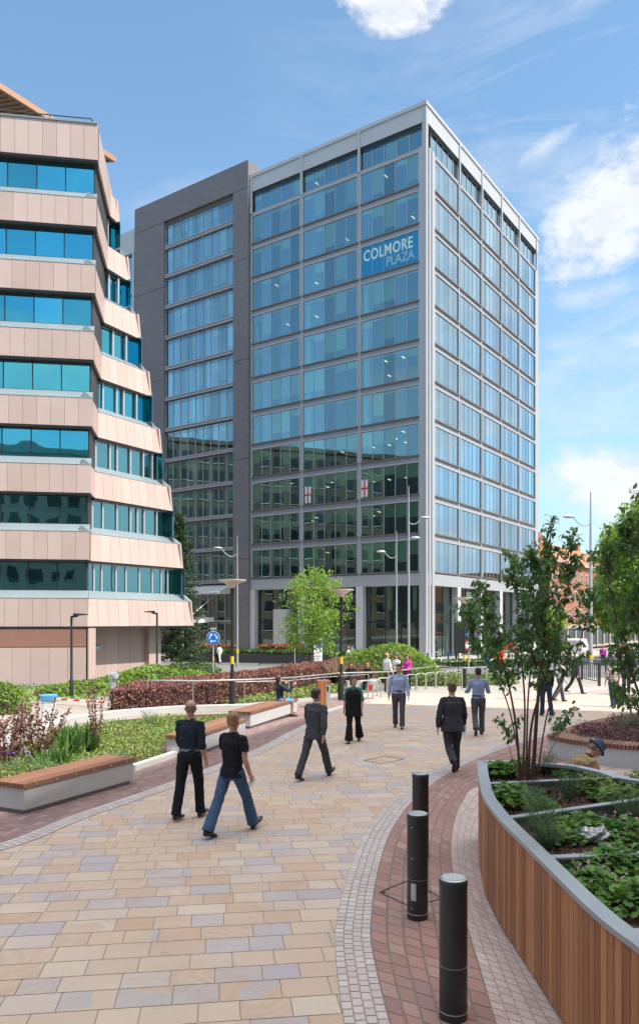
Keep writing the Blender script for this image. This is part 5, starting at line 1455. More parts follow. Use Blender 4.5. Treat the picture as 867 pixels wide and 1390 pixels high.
# orientation: outline runs near->far on the left, then right and back; inside is on the right-hand side
pr_ = resample(cl, .092); s = MB(); r = random.Random(9)
for i in range(len(pr_)-1):
    a, b = pr_[i]-po, pr_[i+1]-po; t = (b-a).normalized(); nn = Vector((t.y, -t.x)); g_ = .0035 if i % 14 else .008
    a2, b2 = a+t*g_, b-t*g_
    jt = r.uniform(0, .002)
    pts = [(a2+nn*jt), (b2+nn*jt), (b2+nn*.022), (a2+nn*.022)]
    zz = [(q.x, q.y) for q in pts]
    s.hexa([(x, y, .03) for x, y in zz][::-1]+[(x, y, 1.025) for x, y in zz][::-1], 0, r.random())
s.build('timber_cladding', M['wood_v'], planter)
ins1 = [q-po for q in inset(outline, .024)]; ins2 = [q-po for q in inset(outline, .06)]
s = MB(); n = len(ins1)
for i in range(n):
    j = (i+1) % n; a, b, c_, d_ = ins1[i], ins1[j], ins2[j], ins2[i]
    s.hexa([(d_.x,d_.y,0),(c_.x,c_.y,0),(b.x,b.y,0),(a.x,a.y,0),(d_.x,d_.y,1.0),(c_.x,c_.y,1.0),(b.x,b.y,1.0),(a.x,a.y,1.0)])
s.build('inner_wall', M['dark_metal'], planter)
rimA = [q-po for q in inset(outline, -.012)]; rimB = [q-po for q in inset(outline, .118)]
s = MB()
for i in range(n):
    j = (i+1) % n; a, b, c_, d_ = rimA[i], rimA[j], rimB[j], rimB[i]
    s.hexa([(d_.x,d_.y,1.03),(c_.x,c_.y,1.03),(b.x,b.y,1.03),(a.x,a.y,1.03),(d_.x,d_.y,PZT),(c_.x,c_.y,PZT),(b.x,b.y,PZT),(a.x,a.y,PZT)])
m_rim = mat('weathered_galvanised_rim', (.40,.42,.44), .42, .5, .15, 4, bump=.08, bscale=60)
s.build('steel_rim', m_rim, planter)
for (x0,y0,x1,y1) in ((663,1063,900,1052),(692,1109,900,1080),(741,1163,900,1156),(846,1265,900,1262)):
    a = G(x0,y0,PZT)[:2]; b = G(x1,y1,PZT)[:2]; a = Vector(a)-po; b = Vector(b)-po; b = b+(b-a).normalized()*1.2
    s = MB(); s.bar((a.x,a.y,PZT-.012), (b.x,b.y,PZT-.012), .085, .02); s.bar((a.x,a.y,PZT-.075), (b.x,b.y,PZT-.075), .012, .11)
    for k in range(5):
        q = a.lerp(b, .03+k*.2); 
    s.build('dividing_bar', m_rim, planter)
s = MB(); s.poly([(q.x, q.y, .90) for q in [w-po for w in inset(outline, .055)]][::-1])
so_ = s.build('soil', M['soil'], planter)
# mulch chips
ip = [(w.x, w.y) for w in inset(outline, .14)]
L_chip = leafmat('bark_chip', (.05,.022,.015), (.16,.085,.055), .9, 0.0)
cover('bark_mulch', ip, 16000, L_chip, .035, 'brown bark mulch lying in the raised planter', 'mulch', .905, T=LEAF_CARD, hgt=.015, up=.0)
def pz(px, py, z=.92): return G(px, py, z)
G_ro = 'feathery blue-green herbs in the raised planter'
for (px, py, r, h, lab) in [(737,1146,.26,.62,'tallest feathery herb bush, beside the steel rim in the third bay'), (772,1085,.24,.50,'feathery herb bush right of the tree stems'), (722,1110,.18,.42,'feathery herb bush at the foot of the tree stems'), (853,1112,.26,.42,'feathery herb bush by the right edge, middle bay'),
                             (742,1050,.16,.36,'feathery herb bush in the farthest bay'), (745,1152,.16,.30,'short feathery herb bush against the third steel bar')]:
    p = pz(px, py); bush(lab, p.x, p.y, .91, r, h, 2600, L_rose, .030, T=NEEDLE, name='herb_bush', cat='plant', group=G_ro, stems=60, bark='stem_green', up=1.0, stemr=.0025, lo=.05, spiky=.55)
def clump(label, px, py, r, h, n, leaf, size, nf=0, group=None, name='flowering_plant'):
    p = pz(px, py); root = empty(name, (p.x, p.y, .91), 0, label, 'plant', group)
    a = rng.uniform(0, 2*math.pi, n); q = r*np.sqrt(rng.random(n)); z = h*(1-(q/r)**2*.7)*rng.uniform(.45, 1.0, n)
    P = np.stack([q*np.cos(a), q*np.sin(a), z], 1); out = np.stack([np.cos(a), np.sin(a), np.zeros(n)], 1)
    nor = nrm(out*.5*(q/r)[:, None]+rng.normal(size=P.shape)*.30+np.array([0,0,1])); yd = nrm(out+rdir(n)*.7)
    scatter('leaves', LEAF_LOBED, P, yd, nor, size*rng.uniform(.65,1.25,n), np.clip(rng.normal(.5,.25,n), 0, 1), leaf, root)
    mb = MB()
    for i in range(0, n, 3): mb.tube([(P[i,0]*.5, P[i,1]*.5, 0), tuple(P[i])], .0025, 4)
    mb.build('stalks', mat('green_stalk', (.10,.14,.05), .6), root)
    if nf:
        a = rng.uniform(0, 2*math.pi, nf); q = r*np.sqrt(rng.random(nf)); P = np.stack([q*np.cos(a), q*np.sin(a), h*(1.05-.4*(q/r)**2)+rng.uniform(-.03,.04,nf)], 1)
        scatter('flowers', PETAL5, P, rdir(nf), nrm(rng.normal(size=P.shape)*.4+np.array([0,-.4,1])), .034*rng.uniform(.7,1.3,nf), rng.random(nf), L_pink, root)
    return root
G_ge = 'geraniums in the raised planter'
for (px, py, r, h, n, nf, lab) in [(678,1052,.24,.20,170,16,'geranium with pink flowers in the far left tip of the raised planter'), (712,1048,.28,.20,190,6,'leafy geranium behind the tree stems'), (768,1052,.22,.14,90,5,'small geranium in the far bay, before the man in the hat'),
        (693,1092,.26,.26,240,2,'bright green geranium left of the tree foot'), (735,1100,.18,.16,90,3,'sparse geranium between the herb bushes'), (795,1130,.34,.20,200,3,'geranium behind the plastic bag'), (849,1140,.26,.22,170,34,'geranium thick with pink flowers beside the plastic bag'),
        (800,1192,.24,.16,150,40,'pink flowering geranium against the steel rim, front bay'), (805,1212,.24,.18,190,26,'leafy geranium with few pink flowers in the front bay'), (842,1188,.30,.26,260,8,'tallest leafy geranium of the front bay'), (858,1232,.26,.20,200,4,'geranium in the corner where the rim leaves the picture'), (765,1140,.2,.14,100,2,'small geranium beside the tall herb bush'),
        (820,1085,.2,.14,90,2,'small geranium under the lime plants'), (905,1200,.3,.22,180,8,'geranium just outside the right edge')]:
    clump(lab, px, py, r, h, n, L_ger, .085, nf, G_ge)
for (px, py, r, h, n, lab) in [(806,1075,.30,.24,300,'lime green mantle plant in the second bay'), (848,1092,.30,.26,300,'lime green mantle plant by the right edge'), (700,1050,.16,.24,110,'lime green tuft at the far tip'), (875,1070,.3,.25,220,'lime green mantle plant cut by the right edge')]:
    clump(lab, px, py, r, h, n, L_mantle, .06, 0, 'lime green plants in the raised planter', 'mantle_plant')
# plastic bag
p = pz(808, 1142); s = MB(); s.ell((0,0,.055), (.17,.11,.065), 34, k=20)
bag = s.build('plastic_bag', glassmat('thin_clear_plastic', (.9,.9,.9), (.80,.83,.84), 1, .10, .8, .12, .004, 9, body=(.6,.62,.63), body_mix=.35), None, smooth=True, ang=25)
for v in bag.data.vertices:
    c = v.co; n_ = math.sin(c.x*61+c.y*23)*math.sin(c.z*77+c.x*19+c.y*40)*.030+abs(math.sin(c.x*131+c.z*90+c.y*160))*.022-.01; l = max(c.length, .01); c += c/l*n_
    if c.x > .05: c.z *= 1.0+ (c.x-.05)*1.0
bag.location = (p.x, p.y, .915); tag(bag, 'crumpled clear plastic bag lying among the pink geraniums', 'bag')

# --- small multi-stem trees
def pxd(px, py, d): return np.array([(px-CX)/F*d, d, EYE-(py-HY)*d/F])
def spline3(P, n=14):
    P = [np.array(p) for p in P]; P = [2*P[0]-P[1]]+P+[2*P[-1]-P[-2]]; out = []
    for i in range(1, len(P)-2):
        for t in np.linspace(0, 1, n, endpoint=False):
            a, b, c, d = P[i-1:i+3]; out.append(.5*((2*b)+(c-a)*t+(2*a-5*b+4*c-d)*t*t+(3*b-a-3*c+d)*t**3))
    out.append(P[-2]); return out
def stemmed_tree(label, base, stems, leaf_from, twigs, leaf=.105, group=None, per=9, crown_lo=None):
    root = empty('multi_stem_tree', tuple(base), 0, label, 'tree', group); b0 = np.array(base)
    P = []; Y = []; tw = MB()
    for si, (pts, r0, dens) in enumerate(stems):
        C = spline3(pts, 10); n = len(C); mb = MB()
        mb.tube([tuple(c-b0) for c in C], [r0*.68*(1-.82*i/(n-1)) for i in range(n)], 8)
        mb.build('trunk', M['bark'], root, smooth=True)
        for k in range(int(twigs*dens)):
            t = leaf_from+(1-leaf_from)*rng.random()**.85; i = min(int(t*(n-1)), n-2); c = C[i]-b0
            a = rng.uniform(0, 2*math.pi); up = rng.uniform(.2, 1.3); d = nrm(np.array([math.cos(a), math.sin(a), up])); L = rng.uniform(.14, .46)*(1.15-.65*t)
            tip = c+d*L; m_ = c+d*L*.5+np.array([0,0,.03]); tw.tube([tuple(c), tuple(m_), tuple(tip)], [.005,.0035,.002], 4)
            for j in range(rng.integers(per-3, per+4)):
                u = rng.uniform(.15, 1.05); q = c+(tip-c)*u+rng.normal(size=3)*.012
                P.append(q); Y.append(nrm(d*.35+rng.normal(size=3)*.55+np.array([0,0,-.75])))
        # tip tuft
        for j in range(12): P.append(C[-1]-b0+rng.normal(size=3)*.03-np.array([0,0,.12*rng.random()])); Y.append(nrm(rng.normal(size=3)*.6+np.array([0,0,-.1])))
    tw.build('twigs', M['bark'], root)
    P = np.array(P); Y = np.array(Y); nr = nrm(rng.normal(size=P.shape)*.7+np.array([.2,-.5,.6]))
    scatter('leaves', LEAF_LONG, P, Y, nr, leaf*rng.uniform(.55, 1.15, len(P)), rng.beta(1.6,2.0,len(P)), L_dark, root, wid=1.0); return root
d = 9.35
b1 = pxd(715, 1074, d)
st = [([pxd(722,1074,d), pxd(729,960,d), pxd(737,880,d), pxd(744,780,d), pxd(748,702,d)], .040, 1.6),
      ([pxd(706,1072,d), pxd(700,985,d-.05), pxd(684,905,d-.1), pxd(664,850,d-.15), pxd(652,788,d-.15)], .026, 1.15),
      ([pxd(709,1070,d), pxd(712,960,d+.1), pxd(706,880,d+.15), pxd(700,800,d+.2), pxd(697,752,d+.2)], .022, 1.1),
      ([pxd(716,1072,d), pxd(722,980,d+.1), pxd(746,900,d+.2), pxd(770,800,d+.25), pxd(777,722,d+.25)], .026, 1.3),
      ([pxd(726,1072,d), pxd(745,960,d-.1), pxd(776,900,d-.1), pxd(796,840,d-.15), pxd(803,802,d-.15)], .016, .7),
      ([pxd(712,1072,d), pxd(690,960,d+.2), pxd(662,900,d+.2), pxd(641,860,d+.25), pxd(634,822,d+.25)], .016, .8),
      ([pxd(714,1072,d), pxd(716,960,d-.2), pxd(722,880,d-.25), pxd(724,800,d-.25), pxd(722,748,d-.25)], .020, 1.1),
      ([pxd(705,1070,d), pxd(690,1010,d-.1), pxd(686,985,d-.15), pxd(682,972,d-.2)], .007, .10), ([pxd(722,1070,d), pxd(752,1010,d-.1), pxd(765,985,d-.1), pxd(778,958,d-.1)], .007, .16)]
stemmed_tree('dark-leaved multi-stem young tree in the raised planter, left of the other', b1, st, .38, 56, .082, 'small multi-stem trees in the raised planter', per=10)
d = 7.6; b2 = pxd(925, 1112, d)
st = [([pxd(925,1112,d), pxd(890,1010,d), pxd(866,940,d), pxd(846,880,d), pxd(828,800,d), pxd(822,735,d)], .028, 1.5),
      ([pxd(930,1112,d), pxd(902,1000,d), pxd(880,900,d), pxd(862,800,d), pxd(850,690,d)], .030, 1.6),
      ([pxd(935,1112,d), pxd(915,1000,d), pxd(900,900,d+.1), pxd(885,790,d+.1), pxd(872,672,d+.1)], .034, 1.7),
      ([pxd(928,1112,d), pxd(905,1040,d), pxd(872,975,d-.1), pxd(853,950,d-.1), pxd(842,935,d-.1)], .012, .55),
      ([pxd(940,1112,d), pxd(940,1000,d), pxd(930,850,d+.1), pxd(915,700,d+.1)], .034, 1.5)]
stemmed_tree('dark-leaved multi-stem young tree at the right edge, leaning into the picture', b2, st, .45, 36, .082, 'small multi-stem trees in the raised planter', per=10)

# --- round bench planter on the right
tip = Vector(G(744,997,.48)[:2]); fr_ = [tip, Vector(G(772,1003.5,.48)[:2]), Vector(G(820,1009,.48)[:2]), Vector(G(867,1013,.48)[:2]), Vector(G(930,1016,.48)[:2])]
bkp = [tip, Vector(G(770,988,.48)[:2]), Vector(G(815,976,.48)[:2]), Vector(G(867,968,.48)[:2]), Vector(G(930,962,.48)[:2])]
rp0 = empty('bench_planter', (tip.x, tip.y, 0), 0, 'low planter with slatted timber bench rim curving round heather on the right', 'planter')
fc = [q-tip for q in catmull(fr_, 6)]; bc = [q-tip for q in catmull(bkp, 6)]
poly = fc + bc[::-1][:-1]
area = sum(poly[i].x*poly[(i+1)%len(poly)].y-poly[(i+1)%len(poly)].x*poly[i].y for i in range(len(poly)))
if area < 0: poly = poly[::-1]
zg = lambda q: gz(q[1]+tip.y)
s = MB(); s.prism([(p.x, p.y) for p in poly], lambda q: zg(q), lambda q: .38+0*zg(q)); s.build('concrete_base', M['concrete'], rp0)
s = MB(); r = random.Random(2)
for C, sg in ((fc, -1), (bc, 1)):
    Q = resample([p for p in C], .075)
    for i in range(len(Q)-1):
        t = (Q[i+1]-Q[i]).normalized(); nn = Vector((-t.y, t.x))*(1 if sg < 0 else -1); c = Q[i]
        w = .52
        s.hexa([(c.x-nn.x*.03,c.y-nn.y*.03,.385),(c.x-nn.x*.03+t.x*.055,c.y-nn.y*.03+t.y*.055,.385),(c.x+nn.x*w+t.x*.05,c.y+nn.y*w+t.y*.05,.385+.001*(i%3)),(c.x+nn.x*w,c.y+nn.y*w,.385+.001*(i%3)),
                (c.x-nn.x*.03,c.y-nn.y*.03,.48),(c.x-nn.x*.03+t.x*.055,c.y-nn.y*.03+t.y*.055,.48),(c.x+nn.x*w+t.x*.05,c.y+nn.y*w+t.y*.05,.48+(.002 if sg>0 else 0)),(c.x+nn.x*w,c.y+nn.y*w,.48+(.002 if sg>0 else 0))], 0, r.random())
s.build('slatted_rim', M['wood_bench'], rp0)
s = MB()
ip2 = [Vector(p)*1.0 for p in poly]; cxy = sum(ip2, Vector((0,0)))/len(ip2)
si = [p.lerp(cxy, .28) for p in ip2]; s.prism([(p.x, p.y) for p in si], .2, .47); s.build('soil', M['soil'], rp0)
wp = [(p.x+tip.x, p.y+tip.y) for p in si]
cover('heather', wp, 9000, L_heath, .05, 'purple heather filling the round bench planter', 'heather', .40, T=NEEDLE if False else LEAF_OVAL, hgt=.30, seed=8)
for (px, py, lab) in [(845,990,'grey-green tufted plant rising from the heather'), (862,985,'second grey-green tuft nearer the right edge of the heather')]:
    p = G(px, py, .5); bush(lab, p.x, p.y, .47, .3, .45, 900, L_rose, .05, T=NEEDLE, name='herb_bush', cat='plant', group='tufts in the heather', stems=30, bark='bark_grey', up=1.0, stemr=.003, lo=.05)

# --- bigger trees
def big_tree(label, x, y, h, cr, leaf, lsize, nleaf, z0=None, trunk_h=.32, tr=.16, cat='tree', name='tree', group=None, crown_base=.28, squash=1.0, seed=0, T=LEAF_OVAL, nb=26):
    zb_ = gz(y) if z0 is None else z0
    root = empty(name, (x, y, zb_), 0, label, cat, group); r = np.random.default_rng(seed+50)
    mb = MB(); top = np.array([r.normal()*.1*cr, r.normal()*.1*cr, h*.9])
    mb.tube([(0,0,0), tuple(top*.3), tuple(top*.65+r.normal(size=3)*.04*cr), tuple(top)], [tr*1.2, tr*.85, tr*.5, tr*.12], 9)
    centers = []
    for k in range(nb):
        t = crown_base+(1-crown_base)*(k+.5)/nb; a = k*2.4+r.normal()*.3
        prof = math.sin(math.pi*min(.93, max(.10, (t-crown_base)/(1-crown_base)*.80+.12)))**.8
        R_ = cr*prof*r.uniform(.45, 1.0); c0 = np.array([0,0,h*max(.18, t-.10)]); e = np.array([math.cos(a)*R_, math.sin(a)*R_*squash, h*t*.97])
        mb.tube([tuple(c0), tuple(c0*.5+e*.5+np.array([0,0,-.02*h])), tuple(e)], [tr*.32, tr*.2, tr*.05], 5)
        centers.append(e); 
        for q in range(2): centers.append(e*.65+c0*.35+r.normal(size=3)*cr*.14)
    mb.build('trunk', M['bark_grey'], root, smooth=True)
    centers.append(top+np.array([0,0,h*.05])); C = np.array(centers); n = nleaf//len(C)
    rad = cr*.27*r.uniform(.6, 1.25, len(C))
    d = nrm(r.normal(size=(len(C), n, 3))); rr_ = r.random((len(C), n, 1))**.45
    P = (C[:, None, :]+d*rr_*rad[:, None, None]*np.array([1.15,1.15,.75])).reshape(-1, 3)
    nr = nrm(d.reshape(-1, 3)*.7+r.normal(size=P.shape)*.5+np.array([0,0,.5])); yd = nrm(r.normal(size=P.shape)+np.array([0,0,-.2]))
    cn = np.repeat(r.normal(size=len(C))*.16, n)
    scatter('crown', T, P, yd, nr, lsize*r.uniform(.6,1.3,len(P)), np.clip(.5+cn+r.normal(size=len(P))*.2, 0, 1), leaf, root); return root
p = at(425, 52); big_tree('young bright green tree in front of the tower lobby', p.x, p.y, 6.9, 2.75, L_young, .17, 5600, tr=.08, crown_base=.28, seed=1, name='young_tree', nb=40)
p = at(800, 86); big_tree('street tree with light green crown before the brick building, left of the pair', p.x+3.2, p.y, 12.5, 4.3, L_young, .34, 9000, seed=2, group='street trees by the brick building')
p = at(868, 74); big_tree('large light green street tree by the right edge before the brick building', p.x, p.y, 15.0, 5.4, L_young, .36, 14000, seed=3, group='street trees by the brick building')
p = at(745, 92); big_tree('small street tree showing between the birch leaves beside the tower', p.x, p.y, 6.0, 2.6, L_young, .3, 3500, seed=4, group='street trees by the brick building')
p = at(930, 66); big_tree('broad street tree just outside the right edge', p.x, p.y, 13, 5.0, L_young, .36, 9000, seed=5, group='street trees by the brick building')
def conifer(label, x, y, h, cr, seed):
    root = empty('conifer', (x, y, gz(y)), 0, label, 'tree'); r = np.random.default_rng(seed); mb = MB()
    mb.tube([(0,0,0),(0,0,h)], [.22,.03], 8); P = []; Y = []
    for k in range(150):
        t = .06+.93*k/150; L = cr*(1-t)**.75*r.uniform(.65,1.1)+.15; a = k*2.4; d = np.array([math.cos(a), math.sin(a), -.12+.35*t]); b = np.array([0,0,h*t]); e = b+d*L
        mb.tube([tuple(b), tuple(e)], [.03,.008], 4)
        n = int(80*L/cr)+20; u = r.uniform(.15,1.05,(n,1)); P.append(b+(e-b)*u+r.normal(size=(n,3))*np.array([.13,.13,.10])); Y.append(nrm(d+r.normal(size=(n,3))*.5))
    mb.build('trunk', M['bark_grey'], root); P = np.concatenate(P); Y = np.concatenate(Y)
    scatter('needles', LEAF_CARD, P, Y, nrm(r.normal(size=P.shape)+np.array([0,0,.8])), .22*r.uniform(.6,1.3,len(P)), r.random(len(P)), L_pine, root, wid=.45); return root
p = at(243, 62); conifer('dark conifer rising behind the end of the granite building', p.x, p.y, 12.4, 2.6, 3)
# ================================================================ FAR BUILDINGS, VEHICLES
def rbrick():
    m, nt, out = newmat('orange_red_brick'); N = NT(nt); ob = N.obj()
    br = nt.nodes.new('ShaderNodeTexBrick'); sp_ = nt.nodes.new('ShaderNodeSeparateXYZ'); N.link(ob, sp_.inputs[0])
    cb = nt.nodes.new('ShaderNodeCombineXYZ'); N.link(N.math('ADD', sp_.outputs[0], sp_.outputs[1]), cb.inputs[0]); N.link(sp_.outputs[2], cb.inputs[1]); N.link(cb.outputs[0], br.inputs[0])
    br.inputs['Scale'].default_value = 1; br.inputs['Brick Width'].default_value = .45; br.inputs['Row Height'].default_value = .15; br.inputs['Mortar Size'].default_value = .012
    br.inputs['Color1'].default_value = (.46,.17,.09,1); br.inputs['Color2'].default_value = (.36,.12,.07,1); br.inputs['Mortar'].default_value = (.38,.28,.22,1)
    N.link(N.bsdf(br.outputs[0], .85), out.inputs[0]); return m
m_rb = rbrick(); m_tl = mat('terracotta_roof_tiles', (.40,.17,.10), .8, 0, .2, .6, bump=.3, bscale=8, tonevar=.2)
m_shop = mat('cream_shopfront', (.52,.46,.36), .7, 0, .1, .5)
def brick_block(v0, L, H, label, z0, roofh=3.6, setb=0.0):
    p = loc(v0, -setb); root = empty('brick_building', (p.x, p.y, z0), RZ, label, 'building', 'red brick buildings down the street')
    w = MB(); w.box(0, L, 0, 12, 4.0, H); w.build('wall', m_rb, root)
    w = MB(); w.box(0, L, .25, 12, 0, 4.0); w.box(-.1, L+.1, -.15, .3, 3.5, 4.1); 
    n = int(L/4.2)
    for i in range(n+1): w.box(i*L/n-.25, i*L/n+.25, -.02, .3, 0, 3.5)
    w.build('shopfront_frame', m_shop, root)
    w = MB(); w.box(.3, L-.3, .15, .22, .5, 3.2); w.build('shop_glass', m_dglass, root)
    w = MB(); w.box(-.4, L+.4, -.5, 12.4, H, H+.35); w.build('cornice', m_shop, root)
    w = MB(); w.hexa([(-.4,-.4,H+.35),(L+.4,-.4,H+.35),(L+.4,12.4,H+.35),(-.4,12.4,H+.35),(2.5,4,H+.35+roofh),(L-2.5,4,H+.35+roofh),(L-2.5,8,H+.35+roofh),(2.5,8,H+.35+roofh)])
    rf = w.build('roof', m_tl, root)
    w = MB(); 
    for x in (L*.22, L*.72): w.box(x, x+1.6, 5.2, 6.4, H+2, H+roofh+2.2)
    w.build('chimney', m_rb, rf)
    nw = int(L/2.9); sill = M['white']
    for k in range(int((H-4.4)/3.1)):
        for i in range(nw):
            x = (i+.5)*L/nw; z = 5.0+k*3.1
            f = MB(); f.box(x-.55, x+.55, -.06, .02, z, z+1.75); o = f.build('window', M['white'], root)
            g_ = MB()
            for a_ in (-1, 0):
                for b_ in (0, 1): g_.box(x+a_*.48+.03, x+(a_+1)*.48-.03, -.08, -.055, z+.08+b_*.82, z+.82+b_*.82)
            g_.build('pane', m_dglass, o)
    return root
brick_block(44, 46, 14.2, 'four-storey red brick building with terracotta roof and cream shopfronts behind the birch leaves', gz(130)+.2, setb=-.5)
brick_block(96, 60, 12.5, 'red brick building further down the street, beyond the street trees', gz(160)+.6, setb=-2)
p = at(890, 118)
b = plain_block((p.x, p.y), (.9,-.43), 40, 14, 10.5, m_rb, m_dglass, 'low red brick block closing the street on the right', fh=3.3, bw=3.0)
# parked car and van seen between the leaves
def glassy_car(label, px, d, rz, col, van=False, cat='car', name='parked_car'):
    p = at(px, d); root = empty(name, (p.x, p.y, gz(p.y)), rz, label, cat)
    L, W_, H = (4.9,1.9,2.1) if van else (4.2,1.75,1.45)
    prof = [(-L/2,.35),(-L/2,.8),(-L/2+.1,1.0),(-L/2+.5,H-.1),(-L/2+.9,H),(L/2-2.0,H),(L/2-1.2,1.02),(L/2-.15,.85),(L/2,.6),(L/2,.35)] if not van else [(-L/2,.35),(-L/2,H-.15),(-L/2+.2,H),(L/2-1.4,H),(L/2-.7,1.15),(L/2-.1,1.0),(L/2,.6),(L/2,.35)]
    b = MB(); n = len(prof)
    s0 = [(x, -W_/2+(.0 if z < .95 else .14*(z-.9)/(H-.9)), z) for x, z in prof]; s1 = [(x, W_/2-(.0 if z < .95 else .14*(z-.9)/(H-.9)), z) for x, z in prof]
    b.poly(s0); b.poly(s1[::-1])
    for i in range(n): j = (i+1) % n; b.quad(s1[i], s1[j], s0[j], s0[i])
    b.build('body', mat(name+'_paint', col, .25, .1, .04, spec=.8), root, bevel=.04)
    g_ = MB()
    for sy in (-1, 1):
        y = sy*(W_/2-.06); g_.poly([(-L/2+.55,y*1.02,1.0),(L/2-1.35,y*1.02,1.0),(L/2-1.95,sy*(W_/2-.125),H-.12),(-L/2+.8,sy*(W_/2-.125),H-.12)][::sy])
    g_.poly([(-L/2-.01+.12,-W_/2+.2,1.05),(-L/2-.01+.12,W_/2-.2,1.05),(-L/2+.42,W_/2-.25,H-.18),(-L/2+.42,-W_/2+.25,H-.18)][::-1])
    g_.build('windows', m_dglass, root)
    for sx in (-1, 1):
        for sy in (-1, 1):
            w = MB(); x = sx*L*.31; y = sy*(W_/2-.1); w.tube([(x,y-.1,.32),(x,y+.1,.32)], .32, 18); o = w.build('wheel', M['black'], root)
            w = MB(); w.tube([(x,y-.105,.32),(x,y+.105,.32)], .19, 14); w.build('rim', M['galv'], o)
    for sy in (-1, 1):
        w = MB(); w.box(-L/2-.02, -L/2+.05, sy*(W_/2-.3)-.12, sy*(W_/2-.3)+.12, .72, .9); w.build('tail_light', M['red'], root)
        w = MB(); w.box(L/2-.06, L/2+.015, sy*(W_/2-.32)-.14, sy*(W_/2-.32)+.14, .62, .78); w.build('headlight', M['white'], root)
    return root
glassy_car('red car parked by the shopfronts, right of the white mast', 846, 92, R(70), (.42,.02,.02))
glassy_car('silver car parked in the street at the right edge', 872, 84, R(62), (.45,.47,.5))
glassy_car('white van parked beyond the black railing', 785, 100, R(60), (.7,.7,.7), True, 'van', 'parked_van')
# pedestrian bicycle leaning by the tower
def bicycle(px, d, rz, label):
    p = at(px, d); root = empty('bicycle', (p.x,p.y,gz(p.y)), rz, label, 'bicycle')
    for x in (-.5, .55):
        w = MB(); pts = [(x+.33*math.cos(a), 0, .34+.33*math.sin(a)) for a in np.linspace(0, 2*math.pi, 21)]; w.tube(pts, .018, 6, cap=False)
        for a in np.linspace(0, math.pi, 6, endpoint=False): w.bar((x-.32*math.cos(a),0,.34-.32*math.sin(a)), (x+.32*math.cos(a),0,.34+.32*math.sin(a)), .004, .004, up=(0,1,0))
        w.build('wheel', M['black'], root)
    w = MB()
    for a, b in (((-.5,0,.34),(-.12,0,.75)),((-.12,0,.75),(.38,0,.78)),((-.05,0,.32),(-.14,0,.88)),((-.05,0,.32),(.38,0,.72)),((-.5,0,.34),(-.05,0,.32)),((.55,0,.34),(.36,0,.95))): w.tube([a,b], .017, 6)
    w.build('frame', M['blue_sign'], root); w = MB(); w.tube([(.36,-.25,.97),(.36,.25,.97)], .014, 6); w.build('handlebar', M['dark_metal'], root); w = MB(); w.ell((-.15,0,.92),(.13,.07,.035)); w.build('saddle', M['black'], root)
    return root
bicycle(607, 71, R(25), 'blue bicycle standing against the glass of the tower')
# ================================================================ PEOPLE
def skinmat(name, c): return mat(name, c, .55, 0, .08, 8)
SK = skinmat('fair_skin', (.50,.27,.19)); SK2 = skinmat('brown_skin', (.22,.11,.07))
def V3(*a): return Vector(a)
def rotx(v, a): c, s = math.cos(a), math.sin(a); return Vector((v.x, v.y*c-v.z*s, v.y*s+v.z*c))
class Fig:
    """pose: joints in a local frame, facing +y, right hand at +x; lengths for a 1.75 m body"""
    def __init__(s, h=1.75, lean=4, hipL=0, kneeL=0, hipR=0, kneeR=0, armL=0, elL=15, armR=0, elR=15, outL=8, outR=8, turn=0, headturn=0, headtilt=0, squat=None, fem=False, build=1.0, twist=0, footL=None, footR=None):
        k = h/1.75; s.k = k; s.h = h; s.fem = fem; s.bw = build; s.headturn = headturn; s.headtilt = headtilt
        sw = .185 if not fem else .165; hw = .095
        J = {}
        ln = R(lean); up = Vector((0, math.sin(ln), math.cos(ln)))
        def leg(side, hip, knee, foot):
            h0 = Vector((side*hw, 0, 0)); a = R(hip); kn = h0+Vector((side*.005, math.sin(a), -math.cos(a)))*.43
            b = R(hip-knee); an = kn+Vector((0, math.sin(b), -math.cos(b)))*.42
            return h0, kn, an, b
        L = leg(-1, hipL, kneeL, footL); Rr = leg(1, hipR, kneeR, footR)
        zmin = min(L[2].z-.085*abs(math.cos(L[3])) - (.10*max(0, -math.sin(L[3]))), Rr[2].z-.085*abs(math.cos(Rr[3])) - (.10*max(0, -math.sin(Rr[3]))))
        if squat is not None: zmin = squat
        base = Vector((0, 0, -zmin))
        J['pel'] = base.copy()
        for nm, Q in (('L', L), ('R', Rr)):
            J['hip'+nm] = Q[0]+base; J['kn'+nm] = Q[1]+base; J['an'+nm] = Q[2]+base; J['sh'+nm+'a'] = Q[3]
        J['foot'] = {'L': footL, 'R': footR}
        J['waist'] = base+up*.14; J['chest'] = base+up*.36; J['neck'] = base+up*.535; J['up'] = up
        J['shL'] = base+up*.460+Vector((-sw, 0, 0)); J['shR'] = base+up*.460+Vector((sw, 0, 0))
        if twist:
            t = R(twist)
            for q in ('shL', 'shR'): v = J[q]-J['neck']; J[q] = J['neck']+Vector((v.x*math.cos(t)-v.y*math.sin(t), v.x*math.sin(t)+v.y*math.cos(t), v.z))
        for nm, side, a, e, o in (('L', -1, armL, elL, outL), ('R', 1, armR, elR, outR)):
            a_, e_, o_ = R(a), R(a+e), R(o)
            d1 = Vector((side*math.sin(o_), math.sin(a_)*math.cos(o_), -math.cos(a_)*math.cos(o_))); d2 = Vector((side*math.sin(o_)*.4, math.sin(e_), -math.cos(e_))).normalized()
            J['el'+nm] = J['sh'+nm]+d1*.285; J['wr'+nm] = J['el'+nm]+d2*.25; J['hd'+nm] = d2
        hd = J['neck']+up*.02
        tilt = R(headtilt)+ln*.4; hu = Vector((0, math.sin(tilt), math.cos(tilt))); J['hu'] = hu
        J['head'] = J['neck']+up*.035+hu*.120
        s.J = J
